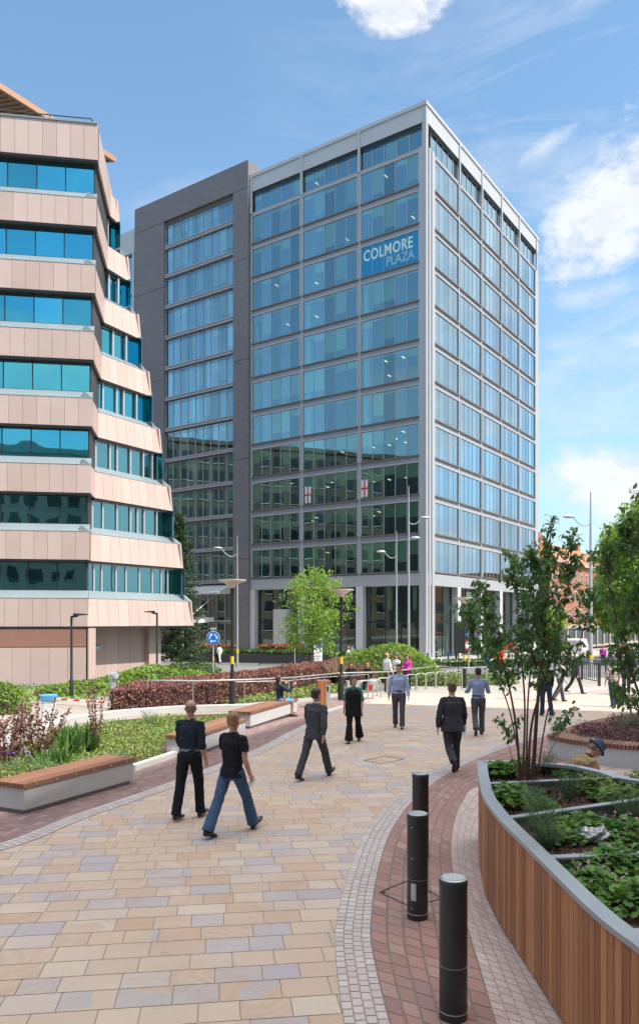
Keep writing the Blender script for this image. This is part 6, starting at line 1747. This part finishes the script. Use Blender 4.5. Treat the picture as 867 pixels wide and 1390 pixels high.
def loft(mb, secs, n=20, m=0, cap=True):
    """secs: (centre, half-width vector, half-depth vector)"""
    base = len(mb.v); K = len(secs)
    for c, a, b in secs:
        for k in range(n):
            th = 2*math.pi*k/n; ct, st = math.cos(th), math.sin(th)
            e = .82; ct2 = math.copysign(abs(ct)**e, ct); st2 = math.copysign(abs(st)**e, st)
            mb.v.append(tuple(c+a*ct2+b*st2))
    for i in range(K-1):
        for k in range(n):
            k2 = (k+1) % n; mb.face((base+i*n+k, base+i*n+k2, base+(i+1)*n+k2, base+(i+1)*n+k), m)
    if cap:
        mb.face([base+k for k in range(n)][::-1], m); mb.face([base+(K-1)*n+k for k in range(n)], m)
def remesh(mb, name, m, parent, vox, smooth=2, disp=0.0, k=1.0):
    me0 = mb.mesh(name, m); o = bpy.data.objects.new(name, me0); COL.objects.link(o)
    r = o.modifiers.new('r', 'REMESH'); r.mode = 'VOXEL'; r.voxel_size = vox
    if smooth:
        s = o.modifiers.new('s', 'SMOOTH'); s.factor = .5; s.iterations = smooth
    if disp:      # cloth folds
        t = bpy.data.textures.new('folds', 'CLOUDS'); t.noise_scale = .085; t.noise_depth = 3
        d = o.modifiers.new('d', 'DISPLACE'); d.texture = t; d.strength = disp; d.mid_level = .5; d.texture_coords = 'LOCAL'
    dg = bpy.context.evaluated_depsgraph_get(); dg.update()
    me = bpy.data.meshes.new_from_object(o.evaluated_get(dg))
    bpy.data.objects.remove(o); me.name = name
    me.polygons.foreach_set('use_smooth', [True]*len(me.polygons))
    q = bpy.data.objects.new(name, me); COL.objects.link(q); q.parent = parent; q.scale = (k, k, k)
    return q
def person(label, pos, face, fig, top, bottom, shoes, hair, vox=.012, skin=None, sleeve='long', jacket=False, skirt=None, bald=False, hat=None, hairlen='short', belt=None, tie=None, vest=None, inner=None, flare=1.0, group=None, z=None, collar=None, untuck=0.0, hand_curl=25, hem=None, heels=False):
    skin = skin or SK; J = fig.J; k = fig.k; bw = fig.bw; fem = fig.fem
    root = empty('person', (pos[0], pos[1], gz(pos[1]) if z is None else z), face, label, 'person', group)
    X = Vector((1,0,0)); up = J['up']; fwd = Vector((0, up.z, -up.y)).normalized() if True else None
    fwd = X.cross(up)*-1 if X.cross(up).y < 0 else X.cross(up)
    # ---------------- body
    b = MB()
    sx = Vector((J['shR']-J['shL'])).normalized()
    loft(b, [(J['pel']-up*.06, X*.13*bw, fwd*.09*bw), (J['pel']+up*.05, X*.145*bw, fwd*.10*bw), (J['waist'], X*.125*bw, fwd*.09*bw), (J['chest'], sx*.145*bw, fwd*.10*bw), (J['neck']-up*.10, sx*.12*bw, fwd*.08*bw), (J['neck']-up*.03, sx*.07, fwd*.055)], 16)
    hc = J['head']; hu = J['hu']; ht = R(fig.headturn)
    hf = Vector((0, hu.z, -hu.y)); hf = hf.normalized()
    hx = Vector((1,0,0)); hx, hf = hx*math.cos(ht)+hf*math.sin(ht), hf*math.cos(ht)-hx*math.sin(ht)
    b.tube([J['neck']-up*.05, J['neck']+up*.05, hc-hu*.03-hf*.01], [.062*(.85 if fem else 1), .055*(.85 if fem else 1), .055], 14)
    # head: skull, jaw
    def hsec(dz, w, d, off): return (hc+hu*dz+hf*off, hx*w, hf*d)
    loft(b, [hsec(-.118,.026,.030,.038), hsec(-.105,.042,.048,.030), hsec(-.075,.058,.070,.016), hsec(-.035,.067,.086,.004), hsec(.0,.073,.094,-.002), hsec(.045,.076,.098,-.008), hsec(.085,.066,.084,-.012), hsec(.112,.042,.055,-.014), hsec(.124,.014,.018,-.014)], 18)
    b.tube([hc+hf*.088+hu*.018, hc+hf*.104-hu*.012, hc+hf*.113-hu*.030, hc+hf*.092-hu*.036], [.008,.011,.015,.011], 8)      # nose
    b.tube([hc+hf*.084+hx*-.045+hu*.033, hc+hf*.093+hu*.030, hc+hf*.084+hx*.045+hu*.033], [.006,.008,.006], 6)            # brow
    b.tube([hc+hf*.086+hx*-.022-hu*.064, hc+hf*.095-hu*.063, hc+hf*.086+hx*.022-hu*.064], [.005,.008,.005], 6)            # lips
    for sd in (-1, 1):
        b.tube([hc+hx*sd*.070+hu*.020-hf*.012, hc+hx*sd*.082+hu*.0-hf*.018, hc+hx*sd*.072-hu*.032-hf*.008], [.010,.017,.008], 8)
    hs = 1.0
    for nm, sd in (('L', -1), ('R', 1)):
        sh, el, wr, hd = J['sh'+nm], J['el'+nm], J['wr'+nm], J['hd'+nm]; th = .9 if fem else 1.0
        b.tube([J['neck']-up*.085+sx*sd*.05, sh-up*.012, sh.lerp(el, .3), el.lerp(sh, .08), el, el.lerp(wr, .25), wr.lerp(el, .1), wr], [.055*th,.052*th,.046*th,.039*th,.037*th,.040*th,.029*th,.025*th], 12)
        # hand: palm, four fingers, thumb
        pa = hd; side = Vector((sd,0,0)); pn = pa.cross(Vector((0,1,0)));  # palm faces the thigh
        wdir = Vector((0, -hd.z, hd.y)); wdir = wdir.normalized() if wdir.length > .1 else Vector((0,1,0))   # across the palm, thumb side forward
        if wdir.y < 0: wdir = -wdir
        inn = -side
        p0 = wr-pa*.01; p1 = wr+pa*.085
        base = len(b.v)
        loft(b, [(p0, wdir*.024, inn*.019), (wr+pa*.03, wdir*.036, inn*.018), (p1, wdir*.040, inn*.015)], 12)
        curl = R(hand_curl)
        for fi, (o_, ln_) in enumerate(((.030,.070),(.0105,.080),(-.0095,.074),(-.029,.058))):
            q = wr+pa*.078+wdir*o_; pts = [q-pa*.01]; ang = 0
            for sg, f_ in enumerate((.42,.33,.25)):
                ang += curl*(.5 if sg == 0 else .8); q = q+(pa*math.cos(ang)+inn*math.sin(ang))*ln_*f_; pts.append(q.copy())
            b.tube(pts, [.0085,.0085,.0078,.0062], 7)
        q = wr+pa*.022+wdir*.030; b.tube([q, q+pa*.028+wdir*.018+inn*.004, q+pa*.055+wdir*.022+inn*.010, q+pa*.074+wdir*.018+inn*.014], [.013,.011,.0095,.007], 7)
        # legs
        hp, kn, an = J['hip'+nm], J['kn'+nm], J['an'+nm]
        b.tube([hp+up*.03, hp.lerp(kn,.3), kn.lerp(hp,.1), kn, kn.lerp(an,.28), an.lerp(kn,.12), an], [.070*bw,.070*bw,.055,.050,.050,.035,.034], 12)
        sa = J['sh'+nm+'a']; ft = Vector((0, math.cos(sa), math.sin(sa)))
        tdir = Vector((0, 1, 0)) if J['foot'][nm] is None else Vector((0, math.cos(R(J['foot'][nm])), math.sin(R(J['foot'][nm]))))
        b.tube([an+(an-kn).normalized()*.03, an+(an-kn).normalized()*.045+tdir*.13], [.030,.022], 8)
    remesh(b, 'body', skin, root, vox if vox > .009 else .0065, 1 if vox < .02 else 0, 0, k)
    # ---------------- eyes
    e = MB()
    for sd in (-1, 1): e.ell(tuple(hc+hf*.086+hx*sd*.031+hu*.012), (.011,.011,.008), 8, k=6)
    eo = e.build('eyes', M['eye'], root, smooth=True); eo.scale = (k,k,k)
    # ---------------- shirt / jacket
    g = MB(); t = .012 if not jacket else .020; low = -.13 if jacket else (-.02-untuck)
    if hem is not None: low = -hem
    cw = 1.06 if jacket else 1.0
    loft(g, [(J['pel']+up*low, X*(.150+t)*bw*cw*(1.12 if (jacket or untuck or hem) else .96), fwd*(.105+t)*bw*(1.28 if (jacket or untuck) else .95)), (J['pel']+up*.06, X*(.145+t)*bw*cw, fwd*(.105+t)*bw), (J['waist'], X*(.132+t)*bw*(.92 if fem else 1), fwd*(.098+t)*bw), (J['chest']-up*.06, sx*(.142+t)*bw, fwd*(.108+t)*bw), (J['chest']+up*.04, sx*(.158+t)*bw*(.92 if fem else 1), fwd*(.108+t)*bw), (J['neck']-up*.085, sx*(.125+t), fwd*(.082+t)), (J['neck']-up*.035, sx*(.084+t*.5), fwd*(.062+t)), (J['neck']+up*.012, sx*.060, fwd*.058)], 20)
    for nm, sd in (('L', -1), ('R', 1)):
        sh, el, wr = J['sh'+nm], J['el'+nm], J['wr'+nm]
        P = [J['neck']-up*.060+sx*sd*.055, J['neck']-up*.072+sx*sd*.115, sh-up*.004-sx*sd*.010, sh.lerp(el,.28), el.lerp(sh,.08)]; rr_ = [.040+t,.046+t,.052+t,.049+t,.043+t]
        if sleeve == 'long': P += [el, el.lerp(wr,.3), wr.lerp(el,.05)]; rr_ += [.041+t,.042+t,.030+t]
        elif sleeve == 'elbow': P = P[:4]+[el.lerp(sh,.05), el.lerp(wr,.12)]; rr_ = [.040+t,.046+t,.052+t,.050+t,.045+t,.044+t]
        elif sleeve == 'rolled': P += [el, el.lerp(wr,.28)]; rr_ += [.043+t,.045+t]
        elif sleeve == 'short': P = P[:3]+[sh.lerp(el,.3), sh.lerp(el,.62)]; rr_ = [.040+t,.046+t,.054+t,.055+t,.052+t]
        if sleeve != 'none': g.tube(P, rr_, 14)
    remesh(g, 'jacket' if jacket else 'shirt', top, root, max(vox, .009), 2, .034 if vox < .02 else 0, k)
    if collar:
        c = MB(); c.tube([J['neck']-up*.02, J['neck']+up*.028], [(.066,.062),(.060,.056)], 16); q = c.build('collar', collar, root, smooth=True); q.scale = (k,k,k)
    if vest:
        g = MB(); t2 = t+.030
        loft(g, [(J['pel']+up*-.22, X*(.165+t2)*bw, fwd*(.12+t2)*bw), (J['pel']+up*.06, X*(.150+t2)*bw, fwd*(.108+t2)*bw), (J['waist'], X*(.135+t2)*bw, fwd*(.10+t2)*bw), (J['chest'], sx*(.150+t2)*bw, fwd*(.112+t2)*bw), (J['neck']-up*.085, sx*(.122+t2), fwd*(.085+t2)), (J['neck']-up*.03, sx*.085, fwd*.07)], 20)
        remesh(g, 'vest', vest, root, max(vox,.009), 2, .012, k)
        if inner:
            c = MB(); c.hexa([J['waist']+fwd*.152+X*a+up*z_ for (a, z_) in ((-.035,.0),(.035,.0))]+[J['waist']+fwd*.12+X*.035, J['waist']+fwd*.12-X*.035]+[J['neck']+fwd*.104+X*a-up*.03 for a in (-.035,.035)]+[J['neck']+fwd*.055+X*.035-up*.02, J['neck']+fwd*.055-X*.035-up*.02]); q = c.build('blouse_front', inner, root); q.scale = (k,k,k)
    if tie:
        c = MB(); c.hexa([J['waist']+fwd*(.105+.016)*bw+X*a for a in (-.028,.028)]+[J['waist']+fwd*.1*bw+X*.028, J['waist']+fwd*.1*bw-X*.028]+[J['neck']+fwd*.072+X*a for a in (-.014,.014)]+[J['neck']+fwd*.05+X*.014, J['neck']+fwd*.05-X*.014]); q = c.build('shirt_front', tie, root); q.scale = (k,k,k)
    # ---------------- trousers or skirt
    g = MB(); t = .012
    if skirt:
        mid = J['knL'].lerp(J['knR'], .5)
        hpm = J['pel']
        kx = max(.15, abs(J['knR'].x-J['knL'].x)/2+.09)
        loft(g, [(hpm+up*.10, X*.140, fwd*.105), (hpm, X*.170*bw, fwd*.125), (hpm.lerp(mid,.5), X*.165, Vector((0,.1,.1)).normalized()*.11), (hpm.lerp(mid,.92), X*kx*.95, Vector((0,.1,.1)).normalized()*.095)], 20)
    else:
        loft(g, [(J['pel']-up*.125, X*.10*bw, fwd*.075*bw), (J['pel']-up*.085, X*.145*bw, fwd*.105*bw), (J['pel']-up*.03, X*(.146+t)*bw, fwd*(.108+t)*bw), (J['pel']+up*.05, X*(.145+t)*bw, fwd*(.10+t)*bw), (J['pel']+up*.09, X*(.134+t)*bw, fwd*(.094+t)*bw)], 18)
        for nm in 'LR':
            hp, kn, an = J['hip'+nm], J['kn'+nm], J['an'+nm]
            g.tube([hp+up*.02, hp.lerp(kn,.3), kn.lerp(hp,.12), kn.lerp(an,.06), kn.lerp(an,.35), kn.lerp(an,.75), an+(an-kn).normalized()*.02], [(.082+t)*bw,(.079+t)*bw,.064+t,.062+t,.060+t*flare,.052+t*flare*1.6,.052+t*flare*2.0], 16)
    remesh(g, 'skirt' if skirt else 'trousers', bottom, root, max(vox, .009), 3, .018 if vox < .02 else 0, k)
    if belt:
        c = MB(); c.tube([J['pel']+up*.070, J['pel']+up*.105], [((.151+t)*bw,(.110+t)*bw)]*2, 24, ref=(1,0,0)); q = c.build('belt', belt, root, smooth=True); q.scale = (k,k,k)
    # ---------------- shoes
    for nm in 'LR':
        kn, an = J['kn'+nm], J['an'+nm]; dn = (an-kn).normalized(); fa_ = J['foot'][nm]
        # the sole follows the shin: bent back when the heel is lifted
        if fa_ is None:
            sh_ = J['sh'+nm+'a']; fa_ = math.degrees(sh_)*.0
        tdir = Vector((0, math.cos(R(fa_)), math.sin(R(fa_)))); ud = Vector((0, -tdir.z, tdir.y))
        c = MB(); o = an-ud*.012
        loft(c, [(o-tdir*.062-ud*.035, X*.022, ud*.032), (o-tdir*.045-ud*.028, X*.034, ud*.045), (o+tdir*.01-ud*.026, X*.036, ud*.048), (o+tdir*.075-ud*.040, X*.042, ud*.034), (o+tdir*.14-ud*.048, X*.044, ud*.026), (o+tdir*.185-ud*.052, X*.034, ud*.020), (o+tdir*.205-ud*.055, X*.014, ud*.012)], 14)
        q = c.build('shoe', shoes, root, smooth=True, ang=80); q.scale = (k,k,k)
    # ---------------- hair / hat
    if hat is None:
        c = MB()
        if bald:
            loft(c, [hsec(-.050,.070,.070,-.030), hsec(-.01,.0765,.080,-.026), hsec(.035,.080,.084,-.026), hsec(.052,.078,.080,-.026)], 18, cap=True)
        elif hairlen == 'short':
            loft(c, [hsec(-.062,.056,.050,-.048), hsec(-.03,.074,.070,-.036), hsec(.0,.080,.080,-.028), hsec(.045,.084,.094,-.018), hsec(.085,.078,.094,-.012), hsec(.118,.056,.070,-.012), hsec(.136,.022,.030,-.012)], 18)
        else:
            dl = .16 if hairlen == 'long' else .105
            loft(c, [hsec(-dl-.03,.05,.03,-.062), hsec(-dl,.082,.048,-.052), hsec(-.05,.092,.066,-.040), hsec(.0,.092,.084,-.028), hsec(.045,.092,.100,-.020), hsec(.09,.082,.100,-.012), hsec(.122,.058,.074,-.012), hsec(.140,.022,.030,-.012)], 18)
        remesh(c, 'hair', hair, root, max(vox*.8, .007), 1, .016 if vox < .02 else .006, k)
    else:
        c = MB(); c.tube([hc+hu*.022-hf*.008, hc+hu*.028-hf*.008, hc+hu*.060-hf*.010, hc+hu*.112-hf*.012, hc+hu*.140-hf*.012, hc+hu*.146-hf*.012], [(.132,.150),(.126,.144),(.094,.112),(.084,.100),(.066,.080),(.02,.03)], 24, ref=tuple(hx))
        q = c.build('bucket_hat', hat, root, smooth=True, ang=50); q.scale = (k,k,k)
        c = MB(); loft(c, [hsec(-.062,.056,.050,-.048), hsec(-.03,.074,.070,-.034), hsec(.02,.078,.080,-.024)], 16); q = c.build('hair', hair, root, smooth=True); q.scale = (k,k,k)
    root['_k'] = k
    return root
M['eye'] = mat('dark_eye', (.05,.035,.03), .2)
def cloth(name, c, r=.85, var=.12, scale=7, sheen=False): return mat(name, c, r, 0, var, scale, bump=.25, bscale=220, bdist=.002, spec=.2)
C_black = cloth('black_cotton', (.012,.013,.017)); C_blk2 = cloth('black_wool', (.014,.014,.016)); C_navy = cloth('dark_blue_black_shirt', (.018,.024,.036))
C_denim = cloth('blue_denim', (.055,.105,.19), .9, .3, 5); C_ddenim = cloth('dark_denim', (.03,.045,.08), .9, .2, 5)
C_grey = cloth('charcoal_suit', (.060,.062,.072)); C_dsuit = cloth('dark_grey_suit', (.042,.042,.050)); C_greyt = cloth('grey_trousers', (.075,.078,.088))
C_lblue = cloth('pale_blue_shirt', (.33,.40,.56)); C_bshirt = cloth('grey_blue_shirt', (.25,.31,.46)); C_white = cloth('white_shirt', (.70,.70,.70)); C_teal = cloth('teal_patterned_blouse', (.05,.16,.15), .85, .7, 30)
C_pink = cloth('magenta_top', (.55,.05,.32)); C_tan = cloth('tan_jacket', (.32,.21,.11)); C_blueskirt = cloth('turquoise_skirt', (.06,.30,.52)); C_lilac = cloth('lilac_shirt', (.36,.32,.56)); C_blackdress = C_black
def checkmat():
    m, nt, out = newmat('brown_checked_shirt'); N = NT(nt); ob = N.obj(); sp_ = nt.nodes.new('ShaderNodeSeparateXYZ'); N.link(ob, sp_.inputs[0])
    a = N.math('GREATER_THAN', N.math('FRACT', N.math('MULTIPLY', N.math('ADD', sp_.outputs[0], sp_.outputs[1]), 9)), .62)
    b = N.math('GREATER_THAN', N.math('FRACT', N.math('MULTIPLY', sp_.outputs[2], 9)), .62)
    N.link(N.bsdf(N.mixc(N.math('MULTIPLY', N.math('ADD', a, b), .5), (.50,.42,.40), (.16,.06,.06)), .85), out.inputs[0]); return m
C_check = checkmat()
H_dk = mat('dark_brown_hair', (.035,.022,.015), .5, 0, .3, 30, bump=.4, bscale=150); H_lt = mat('ginger_blond_hair', (.26,.135,.06), .5, 0, .25, 30, bump=.4, bscale=150); H_gr = mat('cropped_grey_hair', (.20,.13,.11), .6, 0, .2, 30)
H_au = mat('auburn_hair', (.14,.04,.02), .5, 0, .3, 30, bump=.4, bscale=120); H_bk = mat('black_hair', (.015,.012,.012), .45, 0, .3, 30); H_bl = mat('fair_hair', (.35,.22,.10), .5, 0, .2, 30)
S_blk = mat('black_leather_shoe', (.015,.014,.013), .3, 0, .1, 10); S_brn = mat('brown_shoe', (.18,.09,.05), .5, 0, .1, 10)
def at_feet(px, py): p = G(px, py); return (p.x, p.y)
AWAY = 0.0; 
# 1: bald man in black, from behind, mid-stride
P = person('balding man in black shirt and black trousers walking away, left of the pair', at_feet(257,1112), R(-22), Fig(1.80, 3, hipL=-12, kneeL=4, hipR=15, kneeR=10, armL=14, elL=12, armR=-8, elR=28, headturn=35, footL=0, footR=10, build=1.03),
    C_navy, C_black, S_blk, H_gr, vox=.009, sleeve='rolled', bald=True, belt=mat('grey_belt', (.16,.17,.19), .5), hand_curl=40)
# 2: fair man in black polo and jeans
P = person('fair-haired man in black polo shirt and blue jeans, right of the pair', at_feet(315,1132), R(-33), Fig(1.77, 3, hipL=-25, kneeL=6, hipR=27, kneeR=6, armL=14, elL=12, armR=-4, elR=28, outR=8, outL=8, headturn=15, footR=28, footL=-14),
    C_black, C_denim, S_blk, H_lt, vox=.009, sleeve='short', untuck=.06, flare=1.5, hand_curl=50)
ph = MB(); 
# phone and papers are things of their own
def held(name, label, cat, root, hand, fig, size, m, off=(0,0,0), rot=(0,0,0)):
    k = fig.k; J = fig.J; q = (J['wr'+hand]+J['hd'+hand]*.10)*k+Vector(off)
    a = root.rotation_euler.z; w = Vector((q.x*math.cos(a)-q.y*math.sin(a), q.x*math.sin(a)+q.y*math.cos(a), q.z))+root.location
    mb = MB(); mb.box(-size[0]/2,size[0]/2,-size[1]/2,size[1]/2,-size[2]/2,size[2]/2); o = mb.build(name, m, bevel=.002); o.location = w; o.rotation_euler = (rot[0], rot[1], rot[2]+a); return tag(o, label, cat)
f2 = Fig(1.77, 3, hipL=-25, kneeL=6, hipR=27, kneeR=6, armL=14, elL=12, armR=-4, elR=28, outR=8, outL=8, footR=28, footL=-14)
held('paper', 'folded white paper in the right hand of the man in jeans', 'paper', P, 'R', f2, (.004,.16,.09), M['white'], (-.012,0,-.01), (R(30),0,0))
# 3: man in charcoal suit walking to the right
f3 = Fig(1.80, 5, hipL=-22, kneeL=24, hipR=24, kneeR=2, armL=26, elL=14, armR=-22, elR=16, outL=12, outR=12, footL=-38, footR=8)
P = person('dark-haired man in charcoal suit striding towards the benches', at_feet(427,1057), R(-32), Fig(1.78, 5, hipL=-25, kneeL=8, hipR=27, kneeR=5, armL=22, elL=14, armR=-26, elR=12, outL=12, outR=14, footR=26, footL=-16, headturn=-6), C_grey, C_grey, S_blk, H_dk, vox=.010, jacket=True, collar=C_white)
# 4: woman in black with teal sleeves, walking towards us
P = person('auburn-haired woman in long black vest over a teal blouse', at_feet(480,1008), R(168), Fig(1.66, 2, hipL=-14, kneeL=18, hipR=14, kneeR=3, armL=2, elL=30, armR=-4, elR=20, outL=12, outR=12, fem=True, build=1.12, headturn=25, footL=-18), C_teal, C_blk2, S_blk, H_au, vox=.011, sleeve='elbow', vest=C_blk2, inner=C_teal, hairlen='bob', flare=2.6, untuck=.05)
# 5: man in pale blue shirt facing us
P = person('man in pale blue shirt and charcoal trousers walking towards the camera', at_feet(541,989), R(172), Fig(1.80, 1, hipL=12, kneeL=6, hipR=-10, kneeR=8, armL=4, elL=18, armR=-6, elR=14, outL=12, outR=12, build=1.12, headturn=-20), C_lblue, C_greyt, S_blk, H_dk, vox=.011, belt=C_blk2, collar=C_lblue)
# 6: man in dark suit from behind with paper
f6 = Fig(1.78, 4, hipL=8, kneeL=6, hipR=-6, kneeR=46, armL=-8, elL=10, armR=4, elR=26, outL=15, outR=13, build=1.12, footR=-62)
P = person('stocky man in dark grey suit seen from behind near the black bollards', at_feet(614,1049), R(6), Fig(1.80, 4, hipR=10, kneeR=6, hipL=-8, kneeL=52, armL=-8, elL=10, armR=4, elR=26, outL=15, outR=13, build=1.14, footL=-72), C_dsuit, C_dsuit, S_blk, mat('brown_hair', (.10,.055,.03), .5, 0, .3, 30), vox=.010, jacket=True, collar=C_white)
held('paper', 'folded white papers in the right hand of the stocky man in the suit', 'paper', P, 'R', f6, (.006,.15,.22), M['white'], (.03,.02,-.03), (R(15),R(8),0))
# 7: man in grey blue shirt from behind
P = person('man in grey-blue shirt and grey trousers walking away, hands before him', at_feet(649,998), R(-6), Fig(1.78, 3, hipL=-8, kneeL=40, hipR=10, kneeR=5, armL=10, elL=75, armR=10, elR=75, outL=16, outR=16, build=1.05, footL=-55), C_bshirt, C_greyt, S_blk, H_bk, vox=.012, belt=C_blk2)
# 8-10: standing group at the stands
gname = 'three people chatting by the bicycle stands'
P = person('balding man in white shirt and brown trousers at the left of the chatting three', at_feet(525,939.5), R(-60), Fig(1.78, 0, armL=4, elL=20, armR=4, elR=22, build=1.08), C_white, cloth('brown_trousers', (.09,.065,.05)), S_blk, H_gr, vox=.018, bald=True, group=gname, sleeve='long')
P = person('dark-haired man in white shirt in the middle of the chatting three', at_feet(538,936), R(130), Fig(1.68, 0, armL=20, elL=60, armR=20, elR=60), C_white, C_blk2, S_blk, H_bk, vox=.018, group=gname)
P = person('woman in magenta top at the right of the chatting three', at_feet(553,937), R(150), Fig(1.66, 0, armL=15, elL=80, armR=15, elR=80, fem=True), C_pink, C_blk2, S_blk, mat('auburn_brown_hair', (.09,.03,.02), .5), vox=.018, hairlen='long', group=gname, hem=.10)
def small_seat(x, y, h, label, rz=0):   # low wall the sitters use
    pass
# 11: woman in blue skirt on the last bench, back to us
seat_fig = dict(hipL=82, kneeL=84, hipR=82, kneeR=84)
pb = Vector(B3b[:2]); pa_ = Vector(B3a[:2]); dr = (pb-pa_).normalized(); nb_ = Vector((-dr.y, dr.x))
pos = pa_.lerp(pb, .80)+nb_*.30
fs = Fig(1.66, -2, armL=60, elL=80, armR=55, elR=85, outL=25, outR=25, fem=True, squat=-.50, headtilt=-8, **seat_fig)
P = person('woman in dark jacket and turquoise skirt sitting on the last bench, hands raised', (pos.x, pos.y), R(-62), fs, cloth('navy_cardigan', (.025,.04,.06)), C_blueskirt, S_blk, H_dk, vox=.013, skirt=True, hairlen='bob', z=.03)
# 12: seated pair behind the lamp, on the wall below the round hedge
wl = MB(); a = at(470, 36.5); b = at(512, 36.8); wl.bar((a.x,a.y,gz(a.y)+.21),(b.x,b.y,gz(b.y)+.21),.45,.42); tag(wl.build('low_wall', M['concrete']), 'short low wall by the round hedge where two people sit', 'wall')
p = at(499, 36.6); P = person('fair-haired woman in dark jacket sitting on the short wall with a red bag', (p.x, p.y), R(165), Fig(1.66, 6, armL=40, elL=70, armR=40, elR=70, fem=True, squat=-.52, **seat_fig), C_blk2, C_blk2, S_blk, mat('copper_hair', (.38,.15,.06), .5), vox=.018, hairlen='bob', z=gz(36.6))
p = at(475, 36.9); P = person('dark-haired person in black sitting on the short wall behind the lamp post', (p.x, p.y), R(190), Fig(1.7, 10, armL=30, elL=60, armR=30, elR=60, squat=-.52, **seat_fig), C_black, C_black, S_blk, H_bk, vox=.018, hairlen='bob', z=gz(36.9))
p = at(503, 36.0); bg_ = MB(); bg_.box(-.13,.13,-.07,.07,0,.26); bg_.tube([(-.07,0,.26),(-.05,0,.38),(.05,0,.38),(.07,0,.26)], .01, 6); bo = bg_.build('red_bag', M['red'], bevel=.015); bo.location = (p.x, p.y, gz(p.y)+.004); tag(bo, 'red carrier bag at the feet of the fair-haired seated woman', 'bag')
# 13: checked shirt man and others on the right
P = person('young man in checked shirt and jeans walking away in the sun', at_feet(832,960), R(8), Fig(1.74, 2, hipL=-6, kneeL=10, hipR=8, kneeR=5, armL=-4, elL=14, armR=6, elR=12, outL=14, outR=14, build=.98), C_check, C_ddenim, S_brn, H_dk, vox=.014, sleeve='elbow', untuck=.1)
P = person('man in dark jacket and lilac shirt walking towards us at the right edge', at_feet(850,944), R(160), Fig(1.78, 2, hipL=-14, kneeL=16, hipR=16, kneeR=4, armL=10, elL=20, armR=-10, elR=20), C_dsuit, C_dsuit, S_blk, H_bk, vox=.016, jacket=True, tie=C_lilac)
P = person('grey-haired man in dark suit walking right behind the birch stems', at_feet(781,942), R(-80), Fig(1.78, 3, hipL=-20, kneeL=20, hipR=20, kneeR=4, armL=14, elL=16, armR=-14, elR=16), C_dsuit, C_dsuit, S_blk, mat('white_hair', (.55,.52,.48), .6), vox=.016, jacket=True, tie=C_white)
P = person('person in pale top and grey trousers behind the birch stems', at_feet(760,953), R(-70), Fig(1.72, 3, hipL=18, kneeL=6, hipR=-18, kneeR=18, armL=12, elL=30, armR=-8, elR=30), C_white, C_greyt, S_blk, mat('light_grey_hair', (.4,.38,.35), .6), vox=.016)
P = person('person in dark top and blue jeans half hidden by the birch stems', at_feet(741,972), R(5), Fig(1.78, 2, hipL=8, kneeL=5, hipR=-8, kneeR=12, armL=5, elL=20, armR=5, elR=20), C_navy, C_ddenim, S_blk, H_dk, vox=.014)
p = at(619, 77); P = person('man in white top standing with a bag by the tower glass', (p.x, p.y), R(100), Fig(1.75, 2, armL=10, elL=60, armR=10, elR=60), C_white, C_blk2, S_blk, H_au, vox=.025)
# 14: man in blue bucket hat squatting behind the planter
fh_ = Fig(1.75, 42, hipL=112, kneeL=128, hipR=100, kneeR=118, armL=40, elL=80, armR=35, elR=85, outL=12, outR=12, squat=-.30, headtilt=22, build=1.12)
ph_ = G(808, 1036, 1.0)
P = person('man in blue bucket hat and tan jacket crouching behind the raised planter', (ph_.x-.30, 11.0), R(-78), Fig(1.78, 32, hipL=80, kneeL=84, hipR=72, kneeR=78, armL=12, elL=35, armR=12, elR=35, squat=-.58, headtilt=42, build=1.2), C_tan, C_greyt, S_brn, H_gr, vox=.010, hat=mat('blue_denim_hat', (.035,.07,.14), .85, 0, .2, 20, bump=.3, bscale=150), collar=C_blk2, jacket=True, z=.0)
# crowd along the far street
far = [(700,52,C_dsuit,C_dsuit,H_dk,'first far walker, dark suit, left of the birch trunk'),(722,66,C_white,C_blk2,H_bk,'far walker in white shirt behind the birch leaves'),(758,62,C_navy,C_ddenim,H_dk,'far walker in navy top between the birch stems'),
       (800,60,C_lblue,C_greyt,H_dk,'far walker in pale blue top left of the mast foot'),(818,64,C_pink,C_ddenim,H_bl,'far walker in pink top right of the mast'),(828,72,C_white,C_denim,H_dk,'far walker in white by the parked red car'),(858,56,C_blueskirt,C_ddenim,H_bl,'far walker in turquoise top at the right edge'),(772,70,C_tan,C_ddenim,H_bk,'far walker in tan jacket before the shopfronts'),(298,70,C_white,C_white,H_bk,'far pair member in white by the clipped hedge'),(293,70.4,C_dsuit,C_blk2,H_dk,'far pair member in dark suit by the clipped hedge'),(473,58,C_white,C_blk2,H_bl,'far walker in white behind the triangular sign')]
for i, (px, d, t, b, h, lab) in enumerate(far):
    p = at(px, d); s = 1 if i % 2 else -1
    person(lab, (p.x, p.y), R(90*s+i*17), Fig(1.74, 2, hipL=14*s, kneeL=8, hipR=-14*s, kneeR=10, armL=-10*s, elL=18, armR=10*s, elR=18), t, b, S_blk, h, vox=.028, group='distant walkers on the sunlit street side')
